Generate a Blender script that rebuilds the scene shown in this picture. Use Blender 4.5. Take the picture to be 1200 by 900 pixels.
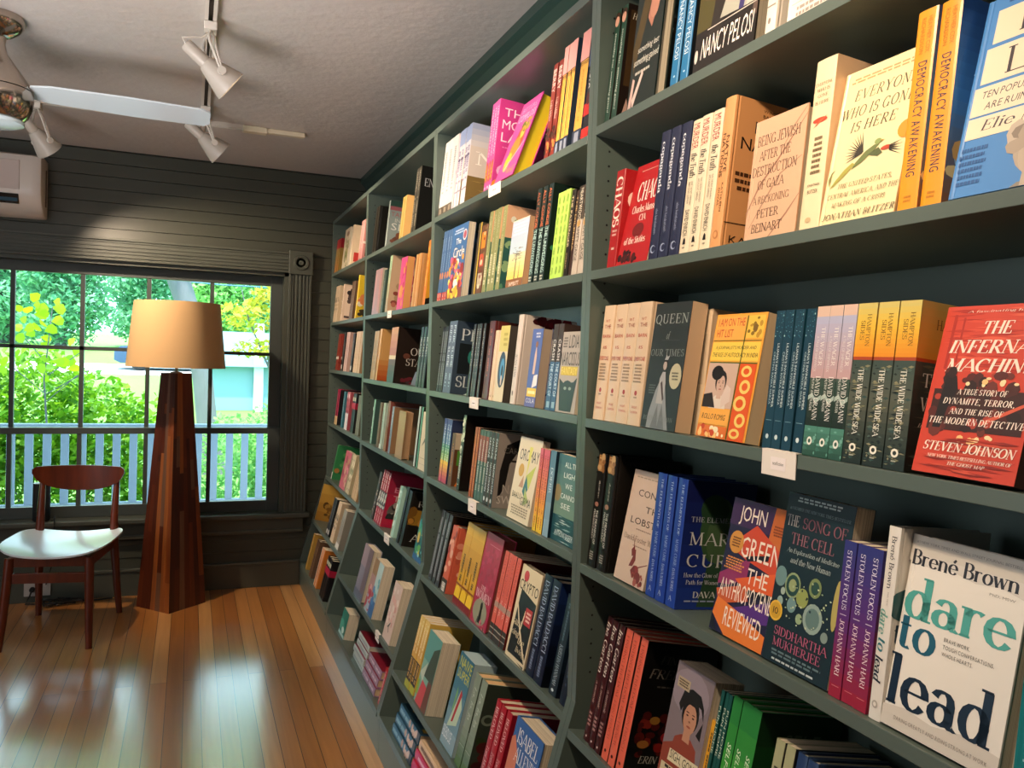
import bpy, bmesh, math, random
from mathutils import Matrix, Vector, Euler

SC = bpy.context.scene
COL = SC.collection
for o in list(bpy.data.objects):
    bpy.data.objects.remove(o)

# ------------------------------------------------------------------ camera
CAMZ = 1.376
cam_d = bpy.data.cameras.new('camera')
cam = bpy.data.objects.new('camera', cam_d)
COL.objects.link(cam)
SC.camera = cam
cam_d.sensor_fit = 'HORIZONTAL'
cam_d.sensor_width = 36.0
cam_d.lens = 36.0 * 944.56 / 1200.0
cam_d.clip_start = 0.02
cam_d.clip_end = 400
cam.matrix_world = Matrix([[0.9285295, -0.0210463, -0.3706617, 0], [-0.3696693, 0.0398723, -0.9283075, 0], [0.0343166, 0.9989831, 0.0292424, 1.376], [0, 0, 0, 1]])

# ------------------------------------------------------------------ world, sun, exposure
SC.view_settings.view_transform = 'Standard'
SC.view_settings.look = 'None'
SC.view_settings.exposure = 0.12
SC.view_settings.gamma = 1.0
SC.view_settings.use_curve_mapping = False
SC.cycles.max_bounces = 8
SC.cycles.transparent_max_bounces = 16
SC.cycles.sample_clamp_indirect = 6.0
SC.cycles.caustics_reflective = False
SC.cycles.caustics_refractive = False

SKY = 5.0
world = bpy.data.worlds.new('sky')
SC.world = world
world.use_nodes = True
wn = world.node_tree
bg = wn.nodes['Background']
bg.inputs['Color'].default_value = (0.58, 0.83, 1.0, 1)
bg.inputs['Strength'].default_value = SKY

def add_light(name, kind, loc, energy, color, target=None, size=None, size_y=None, angle=None, blend=0.4, spread=None):
    d = bpy.data.lights.new(name, kind)
    d.energy = energy
    d.color = color
    if kind == 'AREA':
        d.shape = 'RECTANGLE'
        d.size = size
        d.size_y = size_y or size
        if spread: d.spread = spread
    if kind == 'SPOT':
        d.spot_size = angle
        d.spot_blend = blend
        d.shadow_soft_size = size or 0.03
    if kind == 'SUN':
        d.angle = angle or 0.02
    o = bpy.data.objects.new(name, d)
    COL.objects.link(o)
    o.location = loc
    if target is not None:
        v = Vector(target) - Vector(loc)
        o.rotation_euler = v.to_track_quat('-Z', 'Y').to_euler()
    return o

WARM = (1.0, 0.78, 0.55)
add_light('sun', 'SUN', (0, 0, 20), 9.0, (1.0, 0.95, 0.82), target=(3, 8, 0), angle=0.03)
add_light('added_rear_fill', 'AREA', (-1.6, -2.85, 1.5), 3, (0.93, 0.96, 1.0), target=(0.1, 3.2, 1.0), size=2.6, size_y=1.6)  # weak fill added in front of the solid rear wall, no window there
add_light('added_side_fill', 'AREA', (-3.22, 2.2, 1.35), 40, (0.80, 0.94, 1.0), target=(0.7, 2.6, 0.8), size=3.2, size_y=1.5)  # cool fill added along the windowless left wall to lift the shelves
add_light('added_ceiling_uplight', 'SPOT', (-1.15, 1.25, 1.05), 275, (1.0, 0.955, 0.945), target=(-0.75, 1.85, 2.44), size=0.6, angle=math.radians(118), blend=0.9)  # unseen uplight added to brighten the ceiling, no fixture stands there
# track spots: (x, y) on the ceiling rail, aim, power
SPOTS = [
    (0.036, 2.80, (0.80, 2.92, 1.70), 46),
    (0.036, 3.76, (0.80, 3.92, 1.70), 46),
    (-0.645, 4.056, (-0.02, 4.62, 1.50), 100),
    (0.036, 1.75, (0.80, 2.15, 1.65), 48),
    (0.036, 0.85, (0.80, 1.25, 1.50), 38),
    (0.036, 0.10, (0.80, 0.70, 1.35), 30),
]

# ------------------------------------------------------------------ materials
def lin(c):
    c = c / 255.0
    return c / 12.92 if c <= 0.04045 else ((c + 0.055) / 1.055) ** 2.4
def hexrgb(h):
    return (lin(int(h[0:2], 16)), lin(int(h[2:4], 16)), lin(int(h[4:6], 16)), 1.0)
_M = {}
def mat(h, rough=0.5, metal=0.0, spec=0.5, name=None):
    k = (h, rough, metal, spec)
    if k in _M: return _M[k]
    m = bpy.data.materials.new(name or ('paint_' + h))
    m.use_nodes = True
    b = m.node_tree.nodes['Principled BSDF']
    b.inputs['Base Color'].default_value = hexrgb(h)
    b.inputs['Roughness'].default_value = rough
    b.inputs['Metallic'].default_value = metal
    b.inputs['Specular IOR Level'].default_value = spec
    _M[k] = m
    return m
def nodes(m):
    return m.node_tree.nodes, m.node_tree.links
def bump_mat(h, rough, scale, strength, dist=0.002, h2=None, cscale=3.0, detail=4, stretch=None):
    m = bpy.data.materials.new('surface_' + h)
    m.use_nodes = True
    N, L = nodes(m)
    b = N['Principled BSDF']
    b.inputs['Roughness'].default_value = rough
    tc = N.new('ShaderNodeTexCoord')
    src = tc.outputs['Object']
    if stretch:
        mp = N.new('ShaderNodeMapping'); mp.inputs['Scale'].default_value = stretch
        L.new(src, mp.inputs[0]); src = mp.outputs[0]
    n = N.new('ShaderNodeTexNoise'); n.inputs['Scale'].default_value = scale; n.inputs['Detail'].default_value = detail
    L.new(src, n.inputs['Vector'])
    bp = N.new('ShaderNodeBump'); bp.inputs['Strength'].default_value = strength; bp.inputs['Distance'].default_value = dist
    L.new(n.outputs['Fac'], bp.inputs['Height']); L.new(bp.outputs[0], b.inputs['Normal'])
    if h2:
        n2 = N.new('ShaderNodeTexNoise'); n2.inputs['Scale'].default_value = cscale; n2.inputs['Detail'].default_value = 3
        L.new(src, n2.inputs['Vector'])
        mx = N.new('ShaderNodeMix'); mx.data_type = 'RGBA'
        mx.inputs[6].default_value = hexrgb(h); mx.inputs[7].default_value = hexrgb(h2)
        L.new(n2.outputs['Fac'], mx.inputs[0]); L.new(mx.outputs[2], b.inputs['Base Color'])
    else:
        b.inputs['Base Color'].default_value = hexrgb(h)
    return m
M_CASE = bump_mat('56635c', 0.36, 60, 0.05, 0.001, '505c56', 2.0)
M_WALL = bump_mat('3f4138', 0.36, 40, 0.08, 0.001, '3b3d34', 1.5)
M_TRIM = bump_mat('484a42', 0.36, 40, 0.06, 0.001, '43463e', 2.0)
M_SASH = bump_mat('434846', 0.35, 40, 0.05, 0.001)
M_CROWN = bump_mat('2b4039', 0.35, 40, 0.05, 0.001)
M_CEIL = bump_mat('c9c0b9', 0.42, 26, 0.55, 0.006, 'bfb6af', 1.2, 8)
M_WHITE = mat('e6e0d8', 0.35)
M_TRACK = mat('d3cbbf', 0.4)
M_BLACK = mat('0c0c0d', 0.45)
M_CHROME = mat('b9aea2', 0.14, 1.0)

def floor_mat():
    m = bpy.data.materials.new('fir_planks'); m.use_nodes = True
    N, L = nodes(m); b = N['Principled BSDF']
    tc = N.new('ShaderNodeTexCoord')
    mp = N.new('ShaderNodeMapping'); mp.inputs['Rotation'].default_value = (0, 0, math.pi / 2)
    L.new(tc.outputs['Object'], mp.inputs[0])
    br = N.new('ShaderNodeTexBrick')
    br.offset = 0.37; br.squash = 1.0
    br.inputs['Color1'].default_value = (0, 0, 0, 1); br.inputs['Color2'].default_value = (1, 1, 1, 1)
    br.inputs['Mortar'].default_value = (0.5, 0.5, 0.5, 1)
    br.inputs['Scale'].default_value = 1.0
    br.inputs['Mortar Size'].default_value = 0.0012
    br.inputs['Mortar Smooth'].default_value = 0.0
    br.inputs['Bias'].default_value = 0.0
    br.inputs['Brick Width'].default_value = 2.6
    br.inputs['Row Height'].default_value = 0.064
    L.new(mp.outputs[0], br.inputs['Vector'])
    mp2 = N.new('ShaderNodeMapping'); mp2.inputs['Scale'].default_value = (28, 1.2, 1)
    L.new(tc.outputs['Object'], mp2.inputs[0])
    # shift the grain from plank to plank
    ad = N.new('ShaderNodeVectorMath'); ad.operation = 'ADD'
    sc = N.new('ShaderNodeVectorMath'); sc.operation = 'SCALE'; sc.inputs['Scale'].default_value = 37.0
    L.new(br.outputs['Color'], sc.inputs[0]); L.new(mp2.outputs[0], ad.inputs[0]); L.new(sc.outputs[0], ad.inputs[1])
    gn = N.new('ShaderNodeTexNoise'); gn.inputs['Scale'].default_value = 1.6; gn.inputs['Detail'].default_value = 6; gn.inputs['Distortion'].default_value = 0.6
    L.new(ad.outputs[0], gn.inputs['Vector'])
    r1 = N.new('ShaderNodeValToRGB')
    e = r1.color_ramp.elements
    e[0].position = 0.0; e[0].color = hexrgb('ac6c36'); e[1].position = 1.0; e[1].color = hexrgb('e2ae70')
    x = e.new(0.35); x.color = hexrgb('b87838'); x = e.new(0.7); x.color = hexrgb('c98a4a')
    L.new(br.outputs['Color'], r1.inputs[0])
    r2 = N.new('ShaderNodeValToRGB')
    e = r2.color_ramp.elements
    e[0].position = 0.3; e[0].color = (0.72, 0.66, 0.6, 1); e[1].position = 0.7; e[1].color = (1, 1, 1, 1)
    L.new(gn.outputs['Fac'], r2.inputs[0])
    mx = N.new('ShaderNodeMix'); mx.data_type = 'RGBA'; mx.blend_type = 'MULTIPLY'; mx.inputs[0].default_value = 0.75
    L.new(r1.outputs[0], mx.inputs[6]); L.new(r2.outputs[0], mx.inputs[7])
    mo = N.new('ShaderNodeMix'); mo.data_type = 'RGBA'; mo.inputs[7].default_value = hexrgb('2a1608')
    L.new(br.outputs['Fac'], mo.inputs[0]); L.new(mx.outputs[2], mo.inputs[6])
    L.new(mo.outputs[2], b.inputs['Base Color'])
    rn = N.new('ShaderNodeTexNoise'); rn.inputs['Scale'].default_value = 3.0; rn.inputs['Detail'].default_value = 4
    L.new(tc.outputs['Object'], rn.inputs['Vector'])
    mr = N.new('ShaderNodeMapRange'); mr.inputs['To Min'].default_value = 0.24; mr.inputs['To Max'].default_value = 0.38
    L.new(rn.outputs['Fac'], mr.inputs['Value']); L.new(mr.outputs[0], b.inputs['Roughness'])
    b.inputs['Specular IOR Level'].default_value = 0.6
    b.inputs['Coat Weight'].default_value = 1.0; b.inputs['Coat Roughness'].default_value = 0.17; b.inputs['Coat IOR'].default_value = 1.95
    bp = N.new('ShaderNodeBump'); bp.inputs['Strength'].default_value = 0.16; bp.inputs['Distance'].default_value = 0.002
    ma = N.new('ShaderNodeMath'); ma.operation = 'MULTIPLY_ADD'; ma.inputs[1].default_value = -2.0
    L.new(br.outputs['Fac'], ma.inputs[0]); L.new(gn.outputs['Fac'], ma.inputs[2])
    L.new(ma.outputs[0], bp.inputs['Height']); L.new(bp.outputs[0], b.inputs['Normal'])
    return m

def wood_mat(name, cols, sx=14, rough=0.35, axis='Z'):
    m = bpy.data.materials.new(name); m.use_nodes = True
    N, L = nodes(m); b = N['Principled BSDF']
    tc = N.new('ShaderNodeTexCoord')
    mp = N.new('ShaderNodeMapping')
    mp.inputs['Scale'].default_value = {'Z': (sx, sx, 1.2), 'X': (1.2, sx, sx), 'Y': (sx, 1.2, sx)}[axis]
    L.new(tc.outputs['Object'], mp.inputs[0])
    n = N.new('ShaderNodeTexNoise'); n.inputs['Scale'].default_value = 2.0; n.inputs['Detail'].default_value = 5; n.inputs['Distortion'].default_value = 0.5
    L.new(mp.outputs[0], n.inputs['Vector'])
    r = N.new('ShaderNodeValToRGB'); e = r.color_ramp.elements
    e[0].position = 0.3; e[0].color = hexrgb(cols[0]); e[1].position = 0.72; e[1].color = hexrgb(cols[1])
    L.new(n.outputs['Fac'], r.inputs[0]); L.new(r.outputs[0], b.inputs['Base Color'])
    b.inputs['Roughness'].default_value = rough
    return m
def page_mat():
    m = bpy.data.materials.new('page_edges'); m.use_nodes = True
    N, L = nodes(m); b = N['Principled BSDF']
    tc = N.new('ShaderNodeTexCoord')
    mp = N.new('ShaderNodeMapping'); mp.inputs['Scale'].default_value = (2, 900, 2)
    L.new(tc.outputs['Object'], mp.inputs[0])
    n = N.new('ShaderNodeTexNoise'); n.inputs['Scale'].default_value = 1.0; n.inputs['Detail'].default_value = 2
    L.new(mp.outputs[0], n.inputs['Vector'])
    r = N.new('ShaderNodeValToRGB'); e = r.color_ramp.elements
    e[0].position = 0.3; e[0].color = hexrgb('a8987f'); e[1].position = 0.65; e[1].color = hexrgb('e2d5bd')
    L.new(n.outputs['Fac'], r.inputs[0]); L.new(r.outputs[0], b.inputs['Base Color'])
    b.inputs['Roughness'].default_value = 0.85
    return m
def glass_mat():
    m = bpy.data.materials.new('window_glass'); m.use_nodes = True
    N, L = nodes(m); N.remove(N['Principled BSDF'])
    t = N.new('ShaderNodeBsdfTransparent'); t.inputs[0].default_value = (0.95, 0.98, 0.97, 1)
    g = N.new('ShaderNodeBsdfGlossy'); g.inputs['Roughness'].default_value = 0.02
    f = N.new('ShaderNodeFresnel'); f.inputs[0].default_value = 1.35
    mx = N.new('ShaderNodeMixShader')
    L.new(f.outputs[0], mx.inputs[0]); L.new(t.outputs[0], mx.inputs[1]); L.new(g.outputs[0], mx.inputs[2])
    L.new(mx.outputs[0], N['Material Output'].inputs[0])
    return m
def leaf_mat(h, h2, trans=0.45):
    m = bpy.data.materials.new('leaf_' + h); m.use_nodes = True
    N, L = nodes(m); b = N['Principled BSDF']
    oi = N.new('ShaderNodeNewGeometry')
    mx = N.new('ShaderNodeMix'); mx.data_type = 'RGBA'; mx.inputs[6].default_value = hexrgb(h); mx.inputs[7].default_value = hexrgb(h2)
    L.new(oi.outputs['Random Per Island'], mx.inputs[0]); L.new(mx.outputs[2], b.inputs['Base Color'])
    b.inputs['Roughness'].default_value = 0.5
    tr = N.new('ShaderNodeBsdfTranslucent'); L.new(mx.outputs[2], tr.inputs[0])
    ms = N.new('ShaderNodeMixShader'); ms.inputs[0].default_value = trans
    L.new(b.outputs[0], ms.inputs[1]); L.new(tr.outputs[0], ms.inputs[2]); L.new(ms.outputs[0], N['Material Output'].inputs[0])
    return m
def emit_mat(name, col, s):
    m = bpy.data.materials.new(name); m.use_nodes = True
    b = m.node_tree.nodes['Principled BSDF']
    b.inputs['Base Color'].default_value = (1, 1, 1, 1)
    b.inputs['Emission Color'].default_value = (*col, 1)
    b.inputs['Emission Strength'].default_value = s
    return m
M_PAGE = page_mat()
M_GLASS = glass_mat()

# ------------------------------------------------------------------ object helpers
def link(name, me, parent=None, mats=None, smooth=False):
    o = bpy.data.objects.new(name, me)
    COL.objects.link(o)
    if mats is not None:
        for m in (mats if isinstance(mats, (list, tuple)) else [mats]): me.materials.append(m)
    if smooth:
        for p in me.polygons: p.use_smooth = True
    if parent is not None: o.parent = parent
    return o
def obj(name, bm, m, parent=None, smooth=False):
    me = bpy.data.meshes.new(name)
    bmesh.ops.recalc_face_normals(bm, faces=bm.faces)
    bm.to_mesh(me); bm.free()
    o = link(name, me, parent, m)
    if smooth:
        for p in me.polygons: p.use_smooth = True
        try: me.set_sharp_from_angle(angle=0.7)
        except Exception: pass
    return o
def tag(o, label, cat, group=None):
    o['label'] = label; o['category'] = cat
    if group: o['group'] = group
    return o
def thing(name, label, cat, loc=(0, 0, 0), rz=0, group=None):
    o = bpy.data.objects.new(name, None); COL.objects.link(o)
    o.empty_display_size = 0.05
    o.location = loc; o.rotation_euler = (0, 0, rz)
    return tag(o, label, cat, group)
def struct(name, bm, m, label=None, cat=None):
    o = obj(name, bm, m)
    o['kind'] = 'structure'
    if label: o['label'] = label
    if cat: o['category'] = cat
    return o
def BM(): return bmesh.new()
def box(bm, a, b, bev=0, mi=0, mtx=None):
    x0, y0, z0 = a; x1, y1, z1 = b
    r = bmesh.ops.create_cube(bm, size=1.0)
    vs = r['verts']
    for v in vs:
        v.co = Vector(((x0 + x1) / 2 + v.co.x * (x1 - x0), (y0 + y1) / 2 + v.co.y * (y1 - y0), (z0 + z1) / 2 + v.co.z * (z1 - z0)))
    fs = set(f for v in vs for f in v.link_faces)
    if bev:
        es = list(set(e for v in vs for e in v.link_edges))
        rr = bmesh.ops.bevel(bm, geom=es, offset=bev, segments=2, affect='EDGES', profile=0.5)
        fs = set(f for f in rr['faces']) | set(f for f in fs if f.is_valid)
        vs = list(set(v for f in fs for v in f.verts))
    for f in fs: f.material_index = mi
    if mtx is not None:
        for v in vs: v.co = mtx @ v.co
    return vs
def lathe(bm, prof, seg=24, mtx=None, mi=0):
    rings = []
    for r, z in prof:
        if r < 1e-6: rings.append([bm.verts.new((0, 0, z))])
        else: rings.append([bm.verts.new((r * math.cos(2 * math.pi * i / seg), r * math.sin(2 * math.pi * i / seg), z)) for i in range(seg)])
    fs = []
    for A, B in zip(rings, rings[1:]):
        for i in range(seg):
            j = (i + 1) % seg
            if len(A) == 1 and len(B) == 1: continue
            if len(A) == 1: fs.append(bm.faces.new((A[0], B[i], B[j])))
            elif len(B) == 1: fs.append(bm.faces.new((A[i], A[j], B[0])))
            else: fs.append(bm.faces.new((A[i], A[j], B[j], B[i])))
    for f in fs: f.material_index = mi
    if mtx is not None:
        for v in set(v for R in rings for v in R): v.co = mtx @ v.co
def tube(bm, pts, r, seg=8, caps=True, mi=0):
    pts = [Vector(p) for p in pts]
    rs = r if isinstance(r, (list, tuple)) else [r] * len(pts)
    rings = []
    up = Vector((0, 0, 1))
    prev = None
    for i, p in enumerate(pts):
        t = (pts[min(i + 1, len(pts) - 1)] - pts[max(i - 1, 0)]).normalized()
        if prev is None:
            a = t.cross(up)
            if a.length < 1e-3: a = t.cross(Vector((1, 0, 0)))
            a.normalize()
        else:
            a = (prev - t * prev.dot(t)).normalized()
        prev = a
        b = t.cross(a)
        rings.append([bm.verts.new(p + (a * math.cos(2 * math.pi * k / seg) + b * math.sin(2 * math.pi * k / seg)) * rs[i]) for k in range(seg)])
    for A, B in zip(rings, rings[1:]):
        for i in range(seg):
            f = bm.faces.new((A[i], A[(i + 1) % seg], B[(i + 1) % seg], B[i])); f.material_index = mi
    if caps:
        bm.faces.new(rings[0][::-1]).material_index = mi; bm.faces.new(rings[-1]).material_index = mi
def loft(bm, sections, mi=0, closed_ends=True):
    """sections: lists of points with equal counts"""
    R = [[bm.verts.new(p) for p in s] for s in sections]
    n = len(R[0])
    for A, B in zip(R, R[1:]):
        for i in range(n):
            bm.faces.new((A[i], A[(i + 1) % n], B[(i + 1) % n], B[i])).material_index = mi
    if closed_ends:
        bm.faces.new(R[0][::-1]).material_index = mi; bm.faces.new(R[-1]).material_index = mi
def aim(loc, target):
    v = (Vector(target) - Vector(loc)).normalized()
    return Matrix.Translation(Vector(loc)) @ v.to_track_quat('Z', 'Y').to_matrix().to_4x4()

# ================================================================== the room
WALL_Y = 4.897
CEIL = 2.44
BACKX = 1.0          # face of the wall behind the bookcases
LEFTX, REARY = -3.3, -3.0
R_ = random.Random(5)

# floor and ceiling
bm = BM(); box(bm, (LEFTX, REARY, -0.05), (BACKX + 0.06, WALL_Y + 0.14, 0.0)); struct('floor', bm, floor_mat(), 'fir plank floor running towards the window', 'floor')
bm = BM(); box(bm, (LEFTX, REARY, CEIL), (BACKX + 0.06, WALL_Y + 0.14, CEIL + 0.05)); struct('ceiling', bm, M_CEIL, 'off white textured plaster ceiling', 'ceiling')
# wall behind the bookcases, left wall, rear wall
bm = BM(); box(bm, (BACKX + 0.001, REARY, 0), (BACKX + 0.06, WALL_Y + 0.1, CEIL)); struct('wall_right', bm, M_WALL, 'dark painted wall behind the bookcases', 'wall')
bm = BM(); box(bm, (LEFTX - 0.1, REARY, 0), (LEFTX, WALL_Y + 0.1, CEIL)); struct('wall_left', bm, M_WALL)
bm = BM(); box(bm, (LEFTX, REARY - 0.1, 0), (BACKX + 0.06, REARY, CEIL)); struct('wall_rear', bm, M_WALL)

# window wall in horizontal boards around the window opening
OX0, OX1, OZ0, OZ1 = -1.35, 0.523, 0.405, 1.842
bm = BM()
def board(x0, x1, z0, z1):
    vs = box(bm, (x0, WALL_Y, z0 + 0.0012), (x1, WALL_Y + 0.1, z1 - 0.0012))
    for v in vs:   # eased edge leaves the shadow line between boards
        if v.co.y < WALL_Y + 0.01 and v.co.z > (z0 + z1) / 2: v.co.y += 0.004
box(bm, (LEFTX, WALL_Y + 0.02, 0), (OX0, WALL_Y + 0.1, CEIL)); box(bm, (OX1, WALL_Y + 0.02, 0), (BACKX + 0.06, WALL_Y + 0.1, CEIL))
box(bm, (OX0, WALL_Y + 0.02, OZ1), (OX1, WALL_Y + 0.1, CEIL)); box(bm, (OX0, WALL_Y + 0.02, 0), (OX1, WALL_Y + 0.1, OZ0))
z = 0.0
while z < CEIL - 0.001:
    z1 = min(z + 0.0695, CEIL)
    if z1 <= OZ0 or z >= OZ1: board(LEFTX, BACKX + 0.06, z, z1)
    else:
        if z < OZ0: board(OX0, OX1, z, OZ0)
        if z1 > OZ1: board(OX0, OX1, OZ1, z1)
        board(LEFTX, OX0, z, z1); board(OX1, BACKX + 0.06, z, z1)
    z = z1
struct('wall_front', bm, M_WALL, 'dark olive board wall around the window', 'wall')

# window: jamb lining, casing, sash, panes, stool and apron
FY = WALL_Y - 0.022
win = thing('window_1', 'wide dark-trimmed window with small panes', 'window'); win['kind'] = 'structure'
def wpart(name, bm, m): o = obj(name, bm, m, win); return o
bm = BM()
box(bm, (OX1 - 0.024, WALL_Y - 0.002, OZ0), (OX1, WALL_Y + 0.1, OZ1)); box(bm, (OX0, WALL_Y - 0.002, OZ0), (OX0 + 0.024, WALL_Y + 0.1, OZ1)); box(bm, (OX0, WALL_Y - 0.002, OZ1 - 0.02), (OX1, WALL_Y + 0.1, OZ1))
wpart('jamb', bm, M_TRIM)
bm = BM()
def fluted(x0, x1, z0, z1, horiz):
    n = 7
    box(bm, (x0, FY, z0), (x1, WALL_Y, z1))
    a, b = (z0, z1) if horiz else (x0, x1)
    w = (b - a)
    for f0, f1, d in ((0.0, 0.10, 0.010), (0.14, 0.20, 0.006), (0.30, 0.38, 0.005), (0.45, 0.55, 0.007), (0.62, 0.70, 0.005), (0.80, 0.86, 0.006), (0.9, 1.0, 0.010)):
        p, q = a + w * f0, a + w * f1
        if horiz: box(bm, (x0, FY - d, p), (x1, FY, q), 0.0015)
        else: box(bm, (p, FY - d, z0), (q, FY, z1), 0.0015)
fluted(0.523, 0.651, 0.436, 1.842, False); fluted(-1.478, -1.35, 0.436, 1.842, False); fluted(-1.35, 0.523, 1.842, 1.962, True)
wpart('casing', bm, M_TRIM)
for cx in (0.588, -1.414):
    bm = BM(); box(bm, (cx - 0.068, FY - 0.02, 1.835), (cx + 0.068, WALL_Y, 1.972), 0.003)
    lathe(bm, [(0, 0.004), (0.012, 0.006), (0.016, 0.0), (0.026, 0.0), (0.032, 0.008), (0.042, 0.008), (0.047, -0.002)], 28,
          Matrix.Translation((cx, FY - 0.02, 1.9035)) @ Matrix.Rotation(math.pi / 2, 4, 'X'))
    wpart('rosette_block', bm, M_TRIM)
bm = BM(); box(bm, (-1.52, 4.832, 0.408), (0.672, WALL_Y + 0.1, 0.436), 0.006); wpart('stool', bm, M_TRIM)
bm = BM(); box(bm, (-1.49, FY + 0.002, 0.318), (0.64, WALL_Y, 0.408), 0.002); box(bm, (-1.49, FY - 0.008, 0.318), (0.64, FY + 0.01, 0.338), 0.003); wpart('apron', bm, M_TRIM)
SY = 4.945
MX = [-0.888, -0.557, -0.226, 0.107]
GL, GR = -1.222, 0.432
def sash(name, z0, z1, rows, y, rail0, rail1):
    bm = BM(); d = 0.034
    box(bm, (OX0 + 0.024, y, z0), (GL, y + d, z1), 0.002); box(bm, (GR, y, z0), (OX1 - 0.024, y + d, z1), 0.002)
    box(bm, (GL, y, z0), (GR, y + d, z0 + rail0), 0.002); box(bm, (GL, y, z1 - rail1), (GR, y + d, z1), 0.002)
    for mx in MX: box(bm, (mx - 0.011, y + 0.004, z0 + rail0), (mx + 0.011, y + d - 0.004, z1 - rail1))
    for zz in rows: box(bm, (GL, y + 0.004, zz - 0.010), (GR, y + d - 0.004, zz + 0.010))
    s = wpart(name, bm, M_SASH)
    bm = BM(); box(bm, (GL - 0.003, y + 0.015, z0 + rail0 - 0.003), (GR + 0.003, y + 0.018, z1 - rail1 + 0.003)); obj('pane', bm, M_GLASS, s)
sash('lower_sash', 0.437, 0.928, [], SY, 0.062, 0.034)
sash('upper_sash', 0.905, 1.822, [1.362], SY + 0.036, 0.022, 0.056)
# baseboards, outlet
bm = BM(); box(bm, (LEFTX, WALL_Y - 0.018, 0), (0.626, WALL_Y, 0.132), 0.002); box(bm, (LEFTX, WALL_Y - 0.024, 0.132), (0.626, WALL_Y, 0.15), 0.004)
struct('baseboard_front', bm, M_TRIM, 'tall dark baseboard under the window', 'baseboard')
# crown trim over the bookcases
bm = BM()
loft(bm, [[(x, y, z) for x, z in ((1.0, 2.27), (0.985, 2.275), (0.982, 2.33), (0.972, 2.35), (0.95, 2.395), (0.93, 2.41), (0.928, 2.4395), (1.0, 2.4395))] for y in (-2.9, WALL_Y - 0.001)])
struct('trim_1', bm, M_CROWN, 'dark green crown moulding above the bookcases', 'moulding')
# ================================================================== bookcases
ZS = {4: [1.866, 1.568, 1.261, .955, .605, .30, .14], 3: [1.858, 1.568, 1.263, .965, .622, .297, .140], 2: [1.851, 1.565, 1.266, .968, .640, .330, .140], 1: [1.853, 1.564, 1.286, .972, .648, .393, .140]}
TH = [5, 5, 5, 5, 11, 13, 13]
BAYS = {4: (0.335, 1.5245), 3: (1.5255, 2.7145), 2: (2.7155, 3.8695), 1: (3.8705, 4.889)}
TOPZ = 2.145
def front_x(z):
    if z >= 0.657: return 0.77
    if z <= 0.148: return 0.628
    return 0.77 - (0.657 - z) / 0.509 * 0.142
CASE_LABEL = {4: 'grey-green bookcase nearest the viewer, with a printed section card', 3: 'grey-green bookcase, second from the viewer', 2: 'grey-green bookcase, second from the window wall', 1: 'grey-green bookcase at the window wall with outward sloping foot'}
CASE_WORD = {4: 'nearest bookcase', 3: 'second bookcase', 2: 'third bookcase', 1: 'farthest bookcase'}
for bay in (4, 3, 2, 1):
    y0, y1 = BAYS[bay]
    t = thing('bookcase', CASE_LABEL[bay], 'bookcase', (0.77, y0, 0), 0, 'built-in bookcases along the wall')
    off = Vector((0.77, y0, 0))
    def cpart(name, bm):
        bmesh.ops.translate(bm, verts=bm.verts, vec=-off)
        return obj(name, bm, [M_CASE, M_BLACK], t)
    prof = [(0.77, TOPZ), (0.77, 0.657), (0.628, 0.148), (0.628, 0.0), (0.9995, 0.0), (0.9995, TOPZ)]
    for ya, yb in ((y0, y0 + 0.019), (y1 - 0.019, y1)):
        bm = BM(); loft(bm, [[(x, y, z) for x, z in prof] for y in (ya, yb)])
        if ya > y0:   # drilled shelf-pin holes
            for k in range(46):
                zz = 0.72 + k * 0.0305
                r = bmesh.ops.create_circle(bm, cap_ends=True, radius=0.0026, segments=6, matrix=Matrix.Translation((0.802, ya - 0.0003, zz)) @ Matrix.Rotation(math.pi / 2, 4, 'X'))
                for f in set(f for v in r['verts'] for f in v.link_faces): f.material_index = 1
        cpart('side_panel', bm)
    a, b = y0 + 0.019, y1 - 0.019
    bm = BM(); box(bm, (0.77, y0, TOPZ), (0.9995, y1, TOPZ + 0.021), 0.001); cpart('top_board', bm)
    bm = BM(); box(bm, (0.985, a, 0.0), (0.9995, b, TOPZ)); cpart('back_panel', bm)
    bm = BM(); box(bm, (0.6285, a, 0.0), (0.645, b, 0.118)); cpart('kick_board', bm)
    for i, zf in enumerate(ZS[bay]):
        th = math.radians(TH[i]); xf = front_x(zf)
        L_ = (0.984 - xf) / math.cos(th)
        bm = BM(); box(bm, (0, a, -0.019), (L_, b, 0), 0.0008)
        bmesh.ops.rotate(bm, verts=bm.verts, cent=(0, 0, 0), matrix=Matrix.Rotation(th, 3, 'Y'))
        bmesh.ops.translate(bm, verts=bm.verts, vec=(xf, 0, zf))
        cpart('shelf', bm)

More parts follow.
